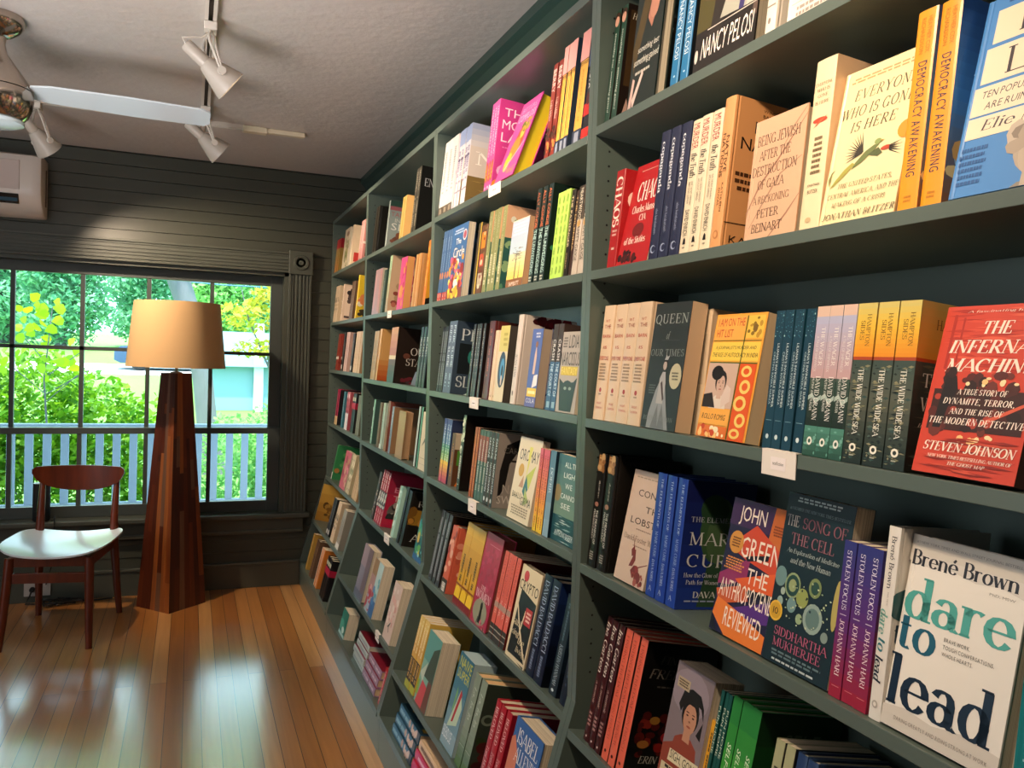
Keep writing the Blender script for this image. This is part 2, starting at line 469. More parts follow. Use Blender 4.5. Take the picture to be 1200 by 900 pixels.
# section cards clipped to the shelf edges
def card(bay, row, y, w=0.07, h=0.034, label=''):
    zf = ZS[bay][row]; xf = front_x(zf) - 0.0022
    t = thing('shelf_card', label, 'shelf label', (xf, y, zf + 0.001), 0, 'section cards on the shelf edges')
    bm = BM(); box(bm, (-0.0015, -w / 2, -h), (0, w / 2, 0), 0.0004); box(bm, (-0.0015, -w / 2, -0.0005), (0.008, w / 2, 0.0008)); obj('card', bm, mat('e9dfd6', 0.5), t)
    bm = BM(); box(bm, (-0.0019, -w * 0.22, -h * 0.75), (-0.0014, w * 0.22, -h * 0.25)); s = obj('sticker', bm, mat('f1e6e4', 0.6), t)
    return t, w, h
CARDS = [(4, 2, 0.905, 0.07, 0.036, 'white section card on shelf edge under the deep blue paperbacks'),
         (3, 0, 2.10, 0.095, 0.030, 'white section card on the top shelf edge below the pink books'),
         (3, 2, 2.215, 0.078, 0.032, 'white section card on shelf edge below the cream slim books'),
         (3, 3, 2.20, 0.07, 0.036, 'white section card on shelf edge above the charcoal hardcovers'),
         (2, 1, 3.33, 0.07, 0.030, 'white section card on shelf edge below the mint and tan book'),
         (2, 4, 3.24, 0.09, 0.034, 'white section card on shelf edge beside the mint foliage book'),
         (2, 5, 2.98, 0.06, 0.034, 'white section card standing under the rose branch book')]

# ================================================================== ceiling track and spot heads
t = thing('track_rail', 'white ceiling track with dark slot running towards the window', 'track light rail', (0.036, 1.6, CEIL))
bm = BM()
for xa, xb in ((-0.018, -0.007), (0.007, 0.018)): box(bm, (xa, -2.6, -0.02), (xb, 2.43, -0.0005))
box(bm, (-0.008, -2.6, -0.006), (0.008, 2.43, -0.0005), mi=1)
obj('rail', bm, [M_TRACK, mat('3a2e22', 0.6)], t)
t = thing('track_rail', 'white ceiling track running across with a cream joint and end piece', 'track light rail', (-0.2, 4.052, CEIL))
bm = BM()
for ya, yb in ((-0.018, -0.007), (0.007, 0.018)): box(bm, (-1.4, ya, -0.02), (0.42, yb, -0.0005))
box(bm, (-1.4, -0.008, -0.006), (0.42, 0.008, -0.0005), mi=1); obj('rail', bm, [M_TRACK, mat('8a7a66', 0.6)], t)
bm = BM(); box(bm, (0.405, -0.024, -0.028), (0.515, 0.024, -0.0005), 0.004); obj('joint', bm, mat('e3d6b8', 0.5), t)
bm = BM(); box(bm, (0.515, -0.017, -0.022), (0.69, 0.017, -0.0005), 0.003); obj('end_feed', bm, mat('dccdb0', 0.5), t)
LAB = ['white track spot head hanging highest above the floor lamp', 'white track spot head beneath the joint of the two rails', 'white track spot head hanging behind the chrome fan']
for i, (hx, hy, tgt, pw) in enumerate(SPOTS):
    lb = LAB[i] if i < 3 else 'white track spot head above the viewer'
    t = thing('track_spot_head', lb, 'spotlight', (hx, hy, CEIL), 0, 'white spot heads on the ceiling track')
    bm = BM(); box(bm, (-0.020, -0.030, -0.046), (0.020, 0.030, -0.0205), 0.003); obj('adapter', bm, M_TRACK, t)
    piv = Vector((0.012, 0.0, -0.165))
    aw = (Vector(tgt) - (Vector((hx, hy, CEIL)) + piv)).normalized()
    M = aim(piv, piv + aw)
    bm = BM()
    lathe(bm, [(0, -0.108), (0.016, -0.108), (0.0205, -0.102), (0.0215, -0.034), (0.0215, -0.031), (0.025, -0.030), (0.0285, -0.022), (0.045, 0.028), (0.0545, 0.058), (0.056, 0.070), (0.053, 0.070), (0.05, 0.056), (0.026, -0.01), (0, -0.012)], 28, M)
    obj('shade', bm, mat('b5ab9f', 0.4), t, True)
    bm = BM(); lathe(bm, [(0, 0.060), (0.025, 0.057), (0.042, 0.046), (0.043, 0.042), (0, 0.042)], 20, M)
    obj('bulb', bm, emit_mat('bulb_glow', (1.0, 0.8, 0.55), 6.0), t, True)
    side = aw.cross(Vector((0, 0, 1))).normalized()
    bm = BM()
    for s in (-1, 1):
        e = piv + side * (0.052 * s) + aw * 0.02
        a0 = Vector((0.0, 0, -0.044)) + side * (0.012 * s)
        k = Vector((0, 0, -0.1)) + side * (0.05 * s)
        for q in (-0.012, 0.012):
            w_ = aw * q
            tube(bm, [a0, a0 * 0.45 + k * 0.55 + w_, k + w_, e + w_ * 0.3], 0.0042, 6)
        lathe(bm, [(0, -0.005), (0.013, -0.005), (0.013, 0.005), (0, 0.005)], 14, aim(e, e + side * s))
    obj('yoke', bm, M_TRACK, t, True)
    bm = BM(); b0 = piv - aw * 0.106
    tube(bm, [b0, b0 - aw * 0.015 + Vector((0, 0, 0.01)), (b0 + Vector((0, 0, -0.04))) * 0.5 + Vector((0.01, 0, 0.0)), Vector((0.0, 0.004, -0.045))], 0.003, 6); obj('cord', bm, M_TRACK, t, True)
    add_light('track_spot_light', 'SPOT', Vector((hx, hy, CEIL)) + piv + aw * 0.075, pw, WARM, tgt, 0.03, angle=math.radians(95), blend=0.7)

# ================================================================== ceiling fan
t = thing('ceiling_fan', 'chrome ceiling fan hub with pale glossy blades', 'ceiling fan', (-0.61, 3.1, CEIL))
bm = BM(); lathe(bm, [(0, -0.0005), (0.078, -0.0005), (0.08, -0.012), (0.078, -0.03), (0.066, -0.048), (0.046, -0.062), (0.03, -0.07), (0, -0.07)], 40); obj('canopy', bm, M_CHROME, t, True)
bm = BM(); lathe(bm, [(0.03, -0.068), (0.026, -0.09), (0.032, -0.12), (0.06, -0.16), (0.092, -0.205), (0.106, -0.228), (0.107, -0.235)], 40); obj('neck', bm, M_CHROME, t, True)
bm = BM(); lathe(bm, [(0.107, -0.238), (0.1085, -0.24), (0.1095, -0.262), (0.106, -0.29), (0.094, -0.32), (0.08, -0.334)], 40); obj('motor_housing', bm, M_CHROME, t, True)
bm = BM(); lathe(bm, [(0.08, -0.334), (0.084, -0.338), (0.082, -0.348), (0.06, -0.356), (0, -0.358)], 40); obj('glass_rim', bm, mat('cfe0e4', 0.15), t, True)
for k in range(3):
    a = math.radians(4 + 120 * k)
    bm = BM()
    out = [(0.10, -0.04), (0.16, -0.056), (0.40, -0.066), (0.63, -0.064), (0.655, -0.048), (0.66, 0.03), (0.64, 0.05), (0.40, 0.058), (0.16, 0.05), (0.10, 0.04)]
    loft(bm, [[(x, y, z - y * 0.22) for x, y in out] for z in (-0.235, -0.229)])
    bmesh.ops.rotate(bm, verts=bm.verts, cent=(0, 0, 0), matrix=Matrix.Rotation(a, 3, 'Z'))
    obj('blade', bm, mat('d0dbe0', 0.15), t)

# ================================================================== wall air conditioner
t = thing('air_conditioner', 'white wall-mounted air conditioner with dark outlet', 'air conditioner', (-0.72, WALL_Y, 2.03))
prof = [(-0.001, 0.0), (-0.10, 0.004), (-0.165, 0.05), (-0.198, 0.10), (-0.205, 0.16), (-0.203, 0.26), (-0.19, 0.292), (-0.15, 0.305), (-0.001, 0.307)]
def acs(x, s): return [(x, y * s if y < -0.01 else y, 0.153 + (z - 0.153) * (0.5 + 0.5 * s)) for y, z in prof]
bm = BM(); loft(bm, [acs(-0.86, 1.0), acs(-0.05, 1.0), acs(-0.02, 0.985), acs(-0.004, 0.95), acs(0.0, 0.90)]); obj('housing', bm, mat('d8cdc4', 0.35), t, True)
bm = BM(); box(bm, (-0.84, -0.2075, 0.115), (-0.095, -0.2035, 0.262), 0.002); obj('front_panel', bm, mat('c9b9b2', 0.4), t)
bm = BM(); loft(bm, [[(x, y, z) for y, z in ((-0.199, 0.094), (-0.169, 0.049), (-0.165, 0.051), (-0.195, 0.096))] for x in (-0.8, -0.10)]); obj('outlet', bm, mat('0a0e12', 0.1), t)
bm = BM(); loft(bm, [[(x, y, z) for y, z in ((-0.1885, 0.075), (-0.178, 0.0595), (-0.176, 0.0605), (-0.1865, 0.076))] for x in (-0.79, -0.106)]); obj('louvre', bm, mat('2c5064', 0.25), t)
bm = BM(); box(bm, (0.0002, -0.07, 0.06), (0.002, -0.045, 0.25)); obj('side_slot', bm, mat('4d3d33', 0.5), t)

# ================================================================== floor lamp
WOODS = ['451c0d', '54240f', '6a3516', '371409', '7d4620', '5c4030']
t = thing('floor_lamp', 'floor lamp with faceted wooden pyramid base and beige drum shade', 'lamp', (-0.07, 4.665, 0), math.radians(-3))
bm = BM()
def ring(z, hd): return [Vector((hd * math.cos(math.radians(a)), hd * math.sin(math.radians(a)), z)) for a in (-90, 0, 90, 180)]
B0, B1, B2 = ring(0.0, 0.172), ring(0.012, 0.172), ring(1.247, 0.076)
rw = random.Random(11)
ns = 7
for f in range(4):
    a0, a1, c0, c1 = B0[f], B0[(f + 1) % 4], B2[f], B2[(f + 1) % 4]
    for s in range(ns):
        u0, u1 = s / ns, (s + 1) / ns
        cuts = sorted([0, 1] + [rw.uniform(0.1, 0.9) for _ in range(rw.choice((2, 3)))])
        nrm = (a1 - a0).cross(c0 - a0).normalized()
        d = nrm * rw.uniform(0, 0.0012)
        for v0, v1 in zip(cuts, cuts[1:]):
            P = lambda u, v: a0.lerp(a1, u).lerp(c0.lerp(c1, u), v) + d
            fc = bm.faces.new([bm.verts.new(P(u0, v0)), bm.verts.new(P(u1, v0)), bm.verts.new(P(u1, v1)), bm.verts.new(P(u0, v1))])
            fc.material_index = rw.choice((0, 0, 0, 1, 1, 1, 2, 2, 3, 3, 4, 5))
bm.faces.new([bm.verts.new(p) for p in B2]).material_index = 1
me = bpy.data.meshes.new('body'); bm.to_mesh(me); bm.free()
link('body', me, t, [wood_mat('stave_' + c, (c, ''.join('%02x' % min(255, int(int(c[i:i + 2], 16) * 1.3)) for i in (0, 2, 4))), 20, 0.4) for c in WOODS])
bm = BM(); tube(bm, [(0, 0, 1.24), (0, 0, 1.60)], 0.006, 10); lathe(bm, [(0, 1.247), (0.03, 1.247), (0.03, 1.252), (0.008, 1.256), (0.008, 1.29)], 16); tube(bm, [(0, 0, 1.30), (0, 0, 1.37)], 0.017, 12)
for k in range(3):
    a = 2.09 * k; tube(bm, [(0, 0, 1.60), (0.21 * math.cos(a), 0.21 * math.sin(a), 1.60)], 0.0025, 6)
obj('stem', bm, mat('8b8174', 0.3, 1.0), t)
bm = BM(); lathe(bm, [(0.248, 1.278), (0.214, 1.622), (0.2115, 1.622), (0.2455, 1.278), (0.248, 1.278)], 64)
m_sh = bpy.data.materials.new('shade_fabric'); m_sh.use_nodes = True
N, L = nodes(m_sh); b = N['Principled BSDF']; b.inputs['Base Color'].default_value = hexrgb('cfa878'); b.inputs['Roughness'].default_value = 0.9
tr = N.new('ShaderNodeBsdfTranslucent'); tr.inputs[0].default_value = hexrgb('cfa070'); ms = N.new('ShaderNodeMixShader'); ms.inputs[0].default_value = 0.12
L.new(b.outputs[0], ms.inputs[1]); L.new(tr.outputs[0], ms.inputs[2]); L.new(ms.outputs[0], N['Material Output'].inputs[0])
obj('shade', bm, m_sh, t, True)

# ================================================================== chair
t = thing('dining_chair', 'dark wooden chair with curved back rail and pale glossy seat', 'chair', (-0.545, 4.36, 0), math.radians(-9))
M_CH = wood_mat('chair_teak', ('4a1a0a', '6b2a10'), 10, 0.32)
def leg(pts, r0):
    bm = BM(); tube(bm, pts, r0, 12); obj('leg', bm, M_CH, t, True)
for s in (-1, 1):
    leg([(0.185 * s, -0.265, 0.0), (0.178 * s, -0.245, 0.12), (0.165 * s, -0.205, 0.405)], [0.0145, 0.0175, 0.021])
    leg([(0.190 * s, 0.262, 0.0), (0.182 * s, 0.235, 0.15), (0.172 * s, 0.195, 0.40), (0.170 * s, 0.205, 0.52), (0.172 * s, 0.238, 0.70)], [0.0145, 0.017, 0.021, 0.018, 0.013])
bm = BM()
box(bm, (-0.165, -0.222, 0.292), (0.165, -0.204, 0.338), 0.003); obj('front_stretcher', bm, M_CH, t)
bm = BM(); box(bm, (-0.16, 0.186, 0.36), (0.16, 0.206, 0.405), 0.003); obj('rear_rail', bm, M_CH, t)
bm = BM(); box(bm, (-0.16, -0.213, 0.365), (0.16, -0.193, 0.41), 0.003); obj('front_rail', bm, M_CH, t)
for s in (-1, 1):
    bm = BM(); loft(bm, [[(0.165 * s + dx, y, z + dz) for dx, dz in ((-0.009, -0.022), (0.009, -0.022), (0.009, 0.022), (-0.009, 0.022))] for y, z in ((-0.205, 0.385), (0.195, 0.38))]); obj('side_rail', bm, M_CH, t)
# seat: wide softly curved shell, dished in the middle
bm = BM(); nu, nv = 20, 16
def seat_pt(u, v, top):
    w = 0.225 + 0.012 * math.cos(v * 1.4)
    r = max(abs(u), abs(v)); k = 1.0 / max((abs(u) ** 4.5 + abs(v) ** 4.5) ** (1 / 4.5), 1e-6) * r if r > 0 else 0
    x, y = u * k * w, v * k * 0.235
    z = 0.428 + 0.030 * (u * k) ** 2 - 0.012 * max(0, -v * k) ** 3 + 0.008 * max(0, v * k) ** 2
    return Vector((x, y - 0.01, z - (0 if top else 0.016 * (1 - 0.5 * r ** 6))))
G = {}
for top in (1, 0):
    for i in range(nu + 1):
        for j in range(nv + 1): G[top, i, j] = bm.verts.new(seat_pt(-1 + 2 * i / nu, -1 + 2 * j / nv, top))
for top in (1, 0):
    for i in range(nu):
        for j in range(nv): bm.faces.new((G[top, i, j], G[top, i + 1, j], G[top, i + 1, j + 1], G[top, i, j + 1]))
edge = [(i, 0) for i in range(nu)] + [(nu, j) for j in range(nv)] + [(nu - i, nv) for i in range(nu)] + [(0, nv - j) for j in range(nv)]
for a, b in zip(edge, edge[1:] + edge[:1]): bm.faces.new((G[1, a[0], a[1]], G[1, b[0], b[1]], G[0, b[0], b[1]], G[0, a[0], a[1]]))
obj('seat', bm, mat('e4e9ee', 0.2), t, True)
# curved back rail: half-moon board bowed backwards
bm = BM(); rows = []
n = 24
for face in (0, 1):
    for i in range(n + 1):
        u = -1 + 2 * i / n
        x = 0.212 * u; yb = 0.245 - 0.045 * (u * u) + 0.0
        top = 0.768 - 0.004 * u * u - 0.012 * max(0, abs(u) - 0.9) ** 2 / 0.01
        bot = 0.642 + 0.066 * abs(u) ** 2.6 + 0.024 * max(0, abs(u) - 0.85) ** 2 / 0.0225
        hm = min((top - bot) / 2, 0.063)
        rows.append((face, i, x, yb, top, bot))
V = {}
for face, i, x, yb, top, bot in rows:
    for j in range(7):
        q = j / 6; z = bot + (top - bot) * q
        V[face, i, j] = bm.verts.new((x, yb + (0.0 if face == 0 else 0.014) + 0.02 * (z - 0.70) , z))
for face in (0, 1):
    for i in range(n):
        for j in range(6): bm.faces.new((V[face, i, j], V[face, i + 1, j], V[face, i + 1, j + 1], V[face, i, j + 1]))
for i in range(n):
    for j in (0, 6): bm.faces.new((V[0, i, j], V[0, i + 1, j], V[1, i + 1, j], V[1, i, j]))
for j in range(6):
    for i in (0, n): bm.faces.new((V[0, i, j], V[0, i, j + 1], V[1, i, j + 1], V[1, i, j]))
obj('backrest', bm, M_CH, t, True)

# ================================================================== speaker, outlets, cords
t = thing('smart_speaker', 'black cylindrical speaker with pale top on the window sill', 'speaker', (-0.722, 4.883, 0.4365))
bm = BM(); lathe(bm, [(0, 0), (0.036, 0), (0.041, 0.006), (0.042, 0.10), (0.041, 0.196), (0.039, 0.202)], 32); obj('body', bm, mat('08080a', 0.8), t, True)
bm = BM(); lathe(bm, [(0.039, 0.202), (0.034, 0.205), (0, 0.205)], 32); obj('top_cap', bm, mat('9db0b6', 0.25), t, True)
bm = BM(); tube(bm, [(0.045, -0.01, 0.0), (0.062, -0.025, 0.004), (0.068, -0.03, 0.03), (0.07, -0.058, 0.012), (0.07, -0.062, -0.2), (0.03, -0.02, -0.34)], 0.003, 6); obj('power_cord', bm, M_BLACK, t, True)
t = thing('wall_outlet', 'white double power outlet in the baseboard under the chair', 'outlet', (-0.735, WALL_Y - 0.024, 0.075))
bm = BM(); box(bm, (-0.06, -0.004, -0.038), (0.065, 0.004, 0.042), 0.002); obj('plate', bm, mat('a9a4a0', 0.4), t)
bm = BM(); lathe(bm, [(0, 0), (0.013, 0), (0.013, 0.022), (0.008, 0.028), (0, 0.028)], 14, Matrix.Translation((-0.02, -0.004, 0.0)) @ Matrix.Rotation(math.pi / 2, 4, 'X')); obj('plug', bm, M_BLACK, t, True)
t = thing('power_cord', 'coiled black power cords on the floor below the outlet', 'cord', (-0.73, 4.80, 0))
bm = BM(); pts = []
for k in range(60):
    a = k * 0.55; rr = 0.05 + 0.02 * math.sin(k * 1.7)
    pts.append((0.05 + rr * math.cos(a) + k * 0.002, 0.01 + 0.7 * rr * math.sin(a), 0.006 + 0.018 * abs(math.sin(k * 0.37))))
pts = [(-0.025, 0.045, 0.075), (-0.03, 0.02, 0.05), (-0.05, 0.02, 0.012)] + pts + [(0.25, 0.03, 0.005), (0.36, 0.05, 0.005)]
tube(bm, pts, 0.0042, 6); obj('cable', bm, M_BLACK, t, True)

# ================================================================== outside the window
M_RAIL = mat('98a6b8', 0.5)
bm = BM(); box(bm, (-6, WALL_Y + 0.15, -0.12), (6, 7.7, -0.06)); struct('porch_floor', bm, mat('b4bbbd', 0.6), 'grey porch floor outside', 'porch')
bm = BM(); box(bm, (-6, WALL_Y + 0.15, 2.7), (6, 7.75, 2.78)); struct('added_shade_roof', bm, mat('c9c9c2', 0.7))  # out-of-view roof added to keep the sun off the railing
GP = [(7.7, -0.44), (11.0, -0.42), (15.0, -0.1), (19.5, 0.55), (21.0, 0.72), (25.5, 0.86), (28.0, 1.15), (60.0, 2.2)]
def gz(y):
    for (a, za), (b, zb) in zip(GP, GP[1:]):
        if y <= b: return za + (zb - za) * (y - a) / (b - a)
    return GP[-1][1]
bm = BM(); vs = [[bm.verts.new((x, y, z)) for y, z in GP] for x in (-45, -10, 20, 45)]
for A, B in zip(vs, vs[1:]):
    for k in range(len(GP) - 1): bm.faces.new((A[k], B[k], B[k + 1], A[k + 1]))
for f in bm.faces: f.normal_flip() if f.normal.z < 0 else None
struct('lawn_ground', bm, bump_mat('7fae52', 0.9, 3, 0.4, 0.05, '5f9440', 0.6), 'green lawn rising beyond the porch', 'lawn')
bm = BM(); loft(bm, [[(x, 21.0, 0.725), (x, 25.5, 0.865), (x, 25.5, 0.885), (x, 21.0, 0.745)] for x in (-40, 40)]); struct('road', bm, mat('d9dcdc', 0.8), 'pale road beyond the hedge', 'road')
t = thing('porch_railing', 'white porch railing with square balusters outside the window', 'railing', (0, 7.5, -0.06))
bm = BM(); box(bm, (-4.5, -0.045, 0.74), (3.5, 0.045, 0.79), 0.005); obj('top_rail', bm, M_RAIL, t)
bm = BM(); box(bm, (-4.5, -0.03, 0.07), (3.5, 0.03, 0.13), 0.004); obj('bottom_rail', bm, M_RAIL, t)
for x in (-4.5, -2.2, 3.4):
    bm = BM(); box(bm, (x - 0.05, -0.05, 0), (x + 0.05, 0.05, 0.86), 0.005); obj('post', bm, M_RAIL, t)
bal = None
for k in range(44):
    x = -2.1 + k * 0.128
    if bal is None:
        bm = BM(); box(bm, (-0.03, -0.012, 0.1295), (0.03, 0.012, 0.7405), 0.002); bal = obj('baluster', bm, M_RAIL, t); bal.location.x = x
    else:
        o = bal.copy(); COL.objects.link(o); o.parent = t; o.location.x = x

def leaves_mesh(name, rnd, n, blobs, size, tip=0.5):
    vs, fs = [], []
    tot = sum(b[3] * b[4] * b[5] for b in blobs)
    for (cx, cy, cz, rx, ry, rz) in blobs:
        m = max(8, int(n * rx * ry * rz / tot))
        for _ in range(m):
            while True:
                p = Vector((rnd.uniform(-1, 1), rnd.uniform(-1, 1), rnd.uniform(-1, 1)))
                if 0.35 < p.length < 1: break
            c = Vector((cx + p.x * rx, cy + p.y * ry, cz + p.z * rz))
            R = Euler((rnd.uniform(-1.0, 1.0), rnd.uniform(-1.0, 1.0), rnd.uniform(0, 6.28))).to_matrix()
            s = size * rnd.uniform(0.6, 1.3)
            k = len(vs)
            for q in ((-0.5, 0, 0), (-0.1, 0.28, 0.05), (0.5, 0, -0.06), (-0.1, -0.28, 0.05)):
                vs.append(c + R @ (Vector(q) * s))
            fs.append((k, k + 1, k + 2)); fs.append((k, k + 2, k + 3))
    me = bpy.data.meshes.new(name); me.from_pydata([tuple(v) for v in vs], [], fs); return me
def blob_set(rnd, n, R, H0, H1, r):
    out = []
    for _ in range(n):
        a = rnd.uniform(0, 6.28); d = R * math.sqrt(rnd.random())
        out.append((d * math.cos(a), d * math.sin(a), rnd.uniform(H0, H1), r * rnd.uniform(0.7, 1.2), r * rnd.uniform(0.7, 1.2), r * rnd.uniform(0.55, 0.9)))
    return out
LEAF = [leaf_mat('93c024', '4f8f24', 0.5), leaf_mat('a0cf7c', '74b868', 0.45), leaf_mat('a4d8b4', '7cc4a0', 0.45), leaf_mat('b4c63c', 'cdb450', 0.5), leaf_mat('8cc79a', '64b088', 0.45)]  # mint pairs for the roadside trees have distance haze lightened into the colour
M_BARK = bump_mat('7d7f86', 0.9, 14, 0.8, 0.02, '5b5d63', 4, 5, (1, 1, 0.25))
rx = random.Random(3)
def shrub(name, label, loc, blobs, n, size, lm, group=None, cat='shrub', stems=5):
    t = thing(name, label, cat, loc, 0, group)
    link('foliage', leaves_mesh('foliage', rx, n, blobs, size), t, lm)
    bm = BM()
    top = max(b[2] for b in blobs)
    for k in range(stems):
        b = blobs[k % len(blobs)]
        tube(bm, [(b[0] * 0.2, b[1] * 0.2, 0.0), (b[0] * 0.5 + rx.uniform(-.05, .05), b[1] * 0.5, b[2] * 0.5), (b[0], b[1], b[2])], [0.02, 0.014, 0.006], 6)
    obj('stem', bm, M_BARK, t, True)
    return t
G0 = -0.44
shrub('garden_shrub', 'lime green leafy shrub filling the left panes behind the railing', (-1.35, 9.0, G0), [(-0.75, 0, 0.9, 0.75, 0.55, 0.9), (-0.1, 0.1, 1.1, 0.6, 0.55, 0.72), (0.45, 0, 0.9, 0.5, 0.5, 0.7), (0.9, 0.1, 0.75, 0.42, 0.45, 0.62), (-0.2, -0.1, 0.45, 1.3, 0.5, 0.5)], 9000, 0.10, LEAF[0])
shrub('garden_shrub', 'low green shrub right of the lamp behind the railing', (1.02, 9.1, G0), [(-0.62, 0, 0.55, 0.4, 0.45, 0.6), (-0.1, 0, 0.65, 0.5, 0.45, 0.65), (0.5, 0.1, 0.62, 0.5, 0.45, 0.62)], 5200, 0.075, LEAF[1])
# young sapling with broad leaves, close to the porch
t = thing('young_sapling', 'slim sapling with broad lime leaves rising above the shrub', 'sapling', (-1.2, 8.25, G0))
bm = BM(); tube(bm, [(0, 0, 0), (0.03, 0, 0.8), (-0.02, 0.02, 1.5), (0.04, 0, 2.15)], [0.014, 0.01, 0.007, 0.004], 7)
vs = []
for (dx, dz) in ((0.25, 1.55), (-0.28, 1.62), (0.30, 1.78), (-0.2, 1.9), (0.38, 1.62)): tube(bm, [(0, 0, dz - 0.25), (dx, 0.0, dz)], 0.004, 5)
obj('stem', bm, M_BARK, t, True)
vs, fs = [], []
for _ in range(34):
    zc = rx.uniform(1.5, 2.22); w = 0.34 * (2.6 - zc)
    c = Vector((rx.uniform(-w, w), rx.uniform(-0.2, 0.2), zc)); s = rx.uniform(0.07, 0.115)
    Rm = Euler((rx.uniform(-0.5, 0.9), rx.uniform(-0.5, 0.5), rx.uniform(-1.2, 1.2))).to_matrix()
    k = len(vs)
    for q in ((0, 0, 0), (-0.45, 0.03, -0.2), (-0.42, 0.02, -0.55), (0, -0.02, -1.0), (0.42, 0.02, -0.55), (0.45, 0.03, -0.2)): vs.append(c + Rm @ (Vector((q[2] * 1.1, q[1], q[0])) * s))
    fs += [(k, k + 1, k + 2, k + 3), (k, k + 3, k + 4, k + 5)]
me = bpy.data.meshes.new('foliage'); me.from_pydata([tuple(v) for v in vs], [], fs); link('foliage', me, t, leaf_mat('b6d81e', '9cc81c', 0.6))
# leaning tree, yellow-leaved tree
t = thing('street_tree', 'tree with leaning grey trunk seen behind the lamp shade', 'tree', (0.2, 12.0, gz(12)))
bm = BM(); tube(bm, [(0.12, 0, -0.05), (0.04, 0, 0.6), (-0.04, 0, 1.3), (-0.16, 0, 2.0), (-0.34, 0, 2.55), (-0.75, 0.1, 3.6), (-1.1, 0.2, 5.0)], [0.19, 0.14, 0.135, 0.14, 0.15, 0.12, 0.08], 14); tube(bm, [(-0.55, 0.05, 3.1), (0.2, 0, 4.0), (0.8, 0.1, 4.8)], [0.09, 0.06, 0.04], 9); obj('trunk', bm, M_BARK, t, True)
link('crown', leaves_mesh('crown', rx, 2600, [(-1.3, 0, 5.0, 1.6, 1.2, 0.9), (0.8, 0, 4.8, 1.3, 1.1, 0.8)], 0.2), t, LEAF[1])
t = thing('ornamental_tree', 'small tree with yellow green leaves by the window edge', 'tree', (0.95, 10.4, G0))
bm = BM(); tube(bm, [(0, 0, 0), (0.02, 0, 1.2), (-0.06, 0, 1.8), (0.05, 0, 2.7)], [0.03, 0.025, 0.018, 0.008], 8); tube(bm, [(-0.04, 0, 1.6), (-0.3, 0, 2.2), (-0.4, 0, 2.6)], [0.014, 0.01, 0.005], 6); tube(bm, [(-0.05, 0, 1.8), (0.3, 0, 2.3)], [0.014, 0.006], 6); obj('trunk', bm, M_BARK, t, True)
link('crown', leaves_mesh('crown', rx, 1000, [(-0.3, 0, 2.25, 0.4, 0.35, 0.2), (0.15, 0, 2.5, 0.45, 0.35, 0.2), (-0.1, 0, 1.85, 0.45, 0.35, 0.12), (0.3, 0, 2.1, 0.35, 0.35, 0.16)], 0.10), t, LEAF[3])
# row of trees across the road
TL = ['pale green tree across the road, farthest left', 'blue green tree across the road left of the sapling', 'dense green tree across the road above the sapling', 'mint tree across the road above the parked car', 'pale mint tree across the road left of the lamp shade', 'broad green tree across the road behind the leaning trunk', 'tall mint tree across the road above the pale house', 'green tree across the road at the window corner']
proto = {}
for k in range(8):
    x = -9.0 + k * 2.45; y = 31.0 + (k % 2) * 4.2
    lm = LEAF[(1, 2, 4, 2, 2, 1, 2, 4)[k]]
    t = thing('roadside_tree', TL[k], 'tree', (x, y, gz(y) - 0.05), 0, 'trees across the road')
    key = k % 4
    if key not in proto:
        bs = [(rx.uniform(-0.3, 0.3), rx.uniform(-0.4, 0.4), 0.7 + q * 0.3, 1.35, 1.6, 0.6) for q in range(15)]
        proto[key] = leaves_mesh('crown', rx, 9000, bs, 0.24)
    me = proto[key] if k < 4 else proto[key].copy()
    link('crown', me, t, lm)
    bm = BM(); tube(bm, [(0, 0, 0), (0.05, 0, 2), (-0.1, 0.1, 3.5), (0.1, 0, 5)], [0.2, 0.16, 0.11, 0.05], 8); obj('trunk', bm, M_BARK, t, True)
# pale house to the right, car, overhead cable
t = thing('garage_building', 'pale blue house beyond the garden', 'building', (0.9, 17.0, gz(17.0) - 0.15))
bm = BM(); box(bm, (-0.55, 0, -0.4), (4.5, 3.0, 1.05)); obj('wall', bm, mat('7fa4b8', 0.7), t)
bm = BM(); loft(bm, [[(x, y, z) for y, z in ((-0.25, 1.03), (1.5, 1.75), (3.25, 1.03))] for x in (-0.75, 4.8)]); obj('roof', bm, mat('6f97a4', 0.7), t)
bm = BM(); box(bm, (0.28, -0.12, -0.4), (0.46, -0.02, 1.9)); obj('post', bm, mat('dbe4ea', 0.6), t)
bm = BM(); box(bm, (0.62, -0.04, 0.12), (1.3, -0.001, 0.72)); f = obj('window', bm, mat('e4ecf0', 0.5), t)
bm = BM(); box(bm, (0.68, -0.05, 0.4), (1.24, -0.03, 0.66)); obj('pane', bm, mat('33525f', 0.1), f)
t = thing('parked_car', 'dark blue car on the pale road left of the lamp shade', 'car', (-0.1, 23.2, 0.80))
bm = BM()
def cs(x, hw, z0, z1): return [(x, -hw, z0), (x, hw, z0), (x, hw, z1 * 0.8), (x, hw * 0.86, z1), (x, -hw * 0.86, z1), (x, -hw, z1 * 0.8)]
loft(bm, [cs(-1.7, 0.6, 0.25, 0.5), cs(-1.55, 0.7, 0.18, 0.6), cs(-0.75, 0.72, 0.16, 0.7), cs(1.0, 0.72, 0.16, 0.74), cs(1.6, 0.69, 0.2, 0.66), cs(1.72, 0.6, 0.26, 0.54)]); obj('body', bm, mat('26415c', 0.25), t, True)
bm = BM(); loft(bm, [[(x, -hw, 0.7), (x, hw, 0.7), (x * 0.8 + 0.1, hw * 0.8, z), (x * 0.8 + 0.1, -hw * 0.8, z)] for x, hw, z in ((-0.78, 0.64, 0.72), (-0.4, 0.66, 1.08), (0.65, 0.66, 1.1), (1.2, 0.64, 0.74))]); obj('cabin', bm, mat('1b2c3a', 0.1), t)
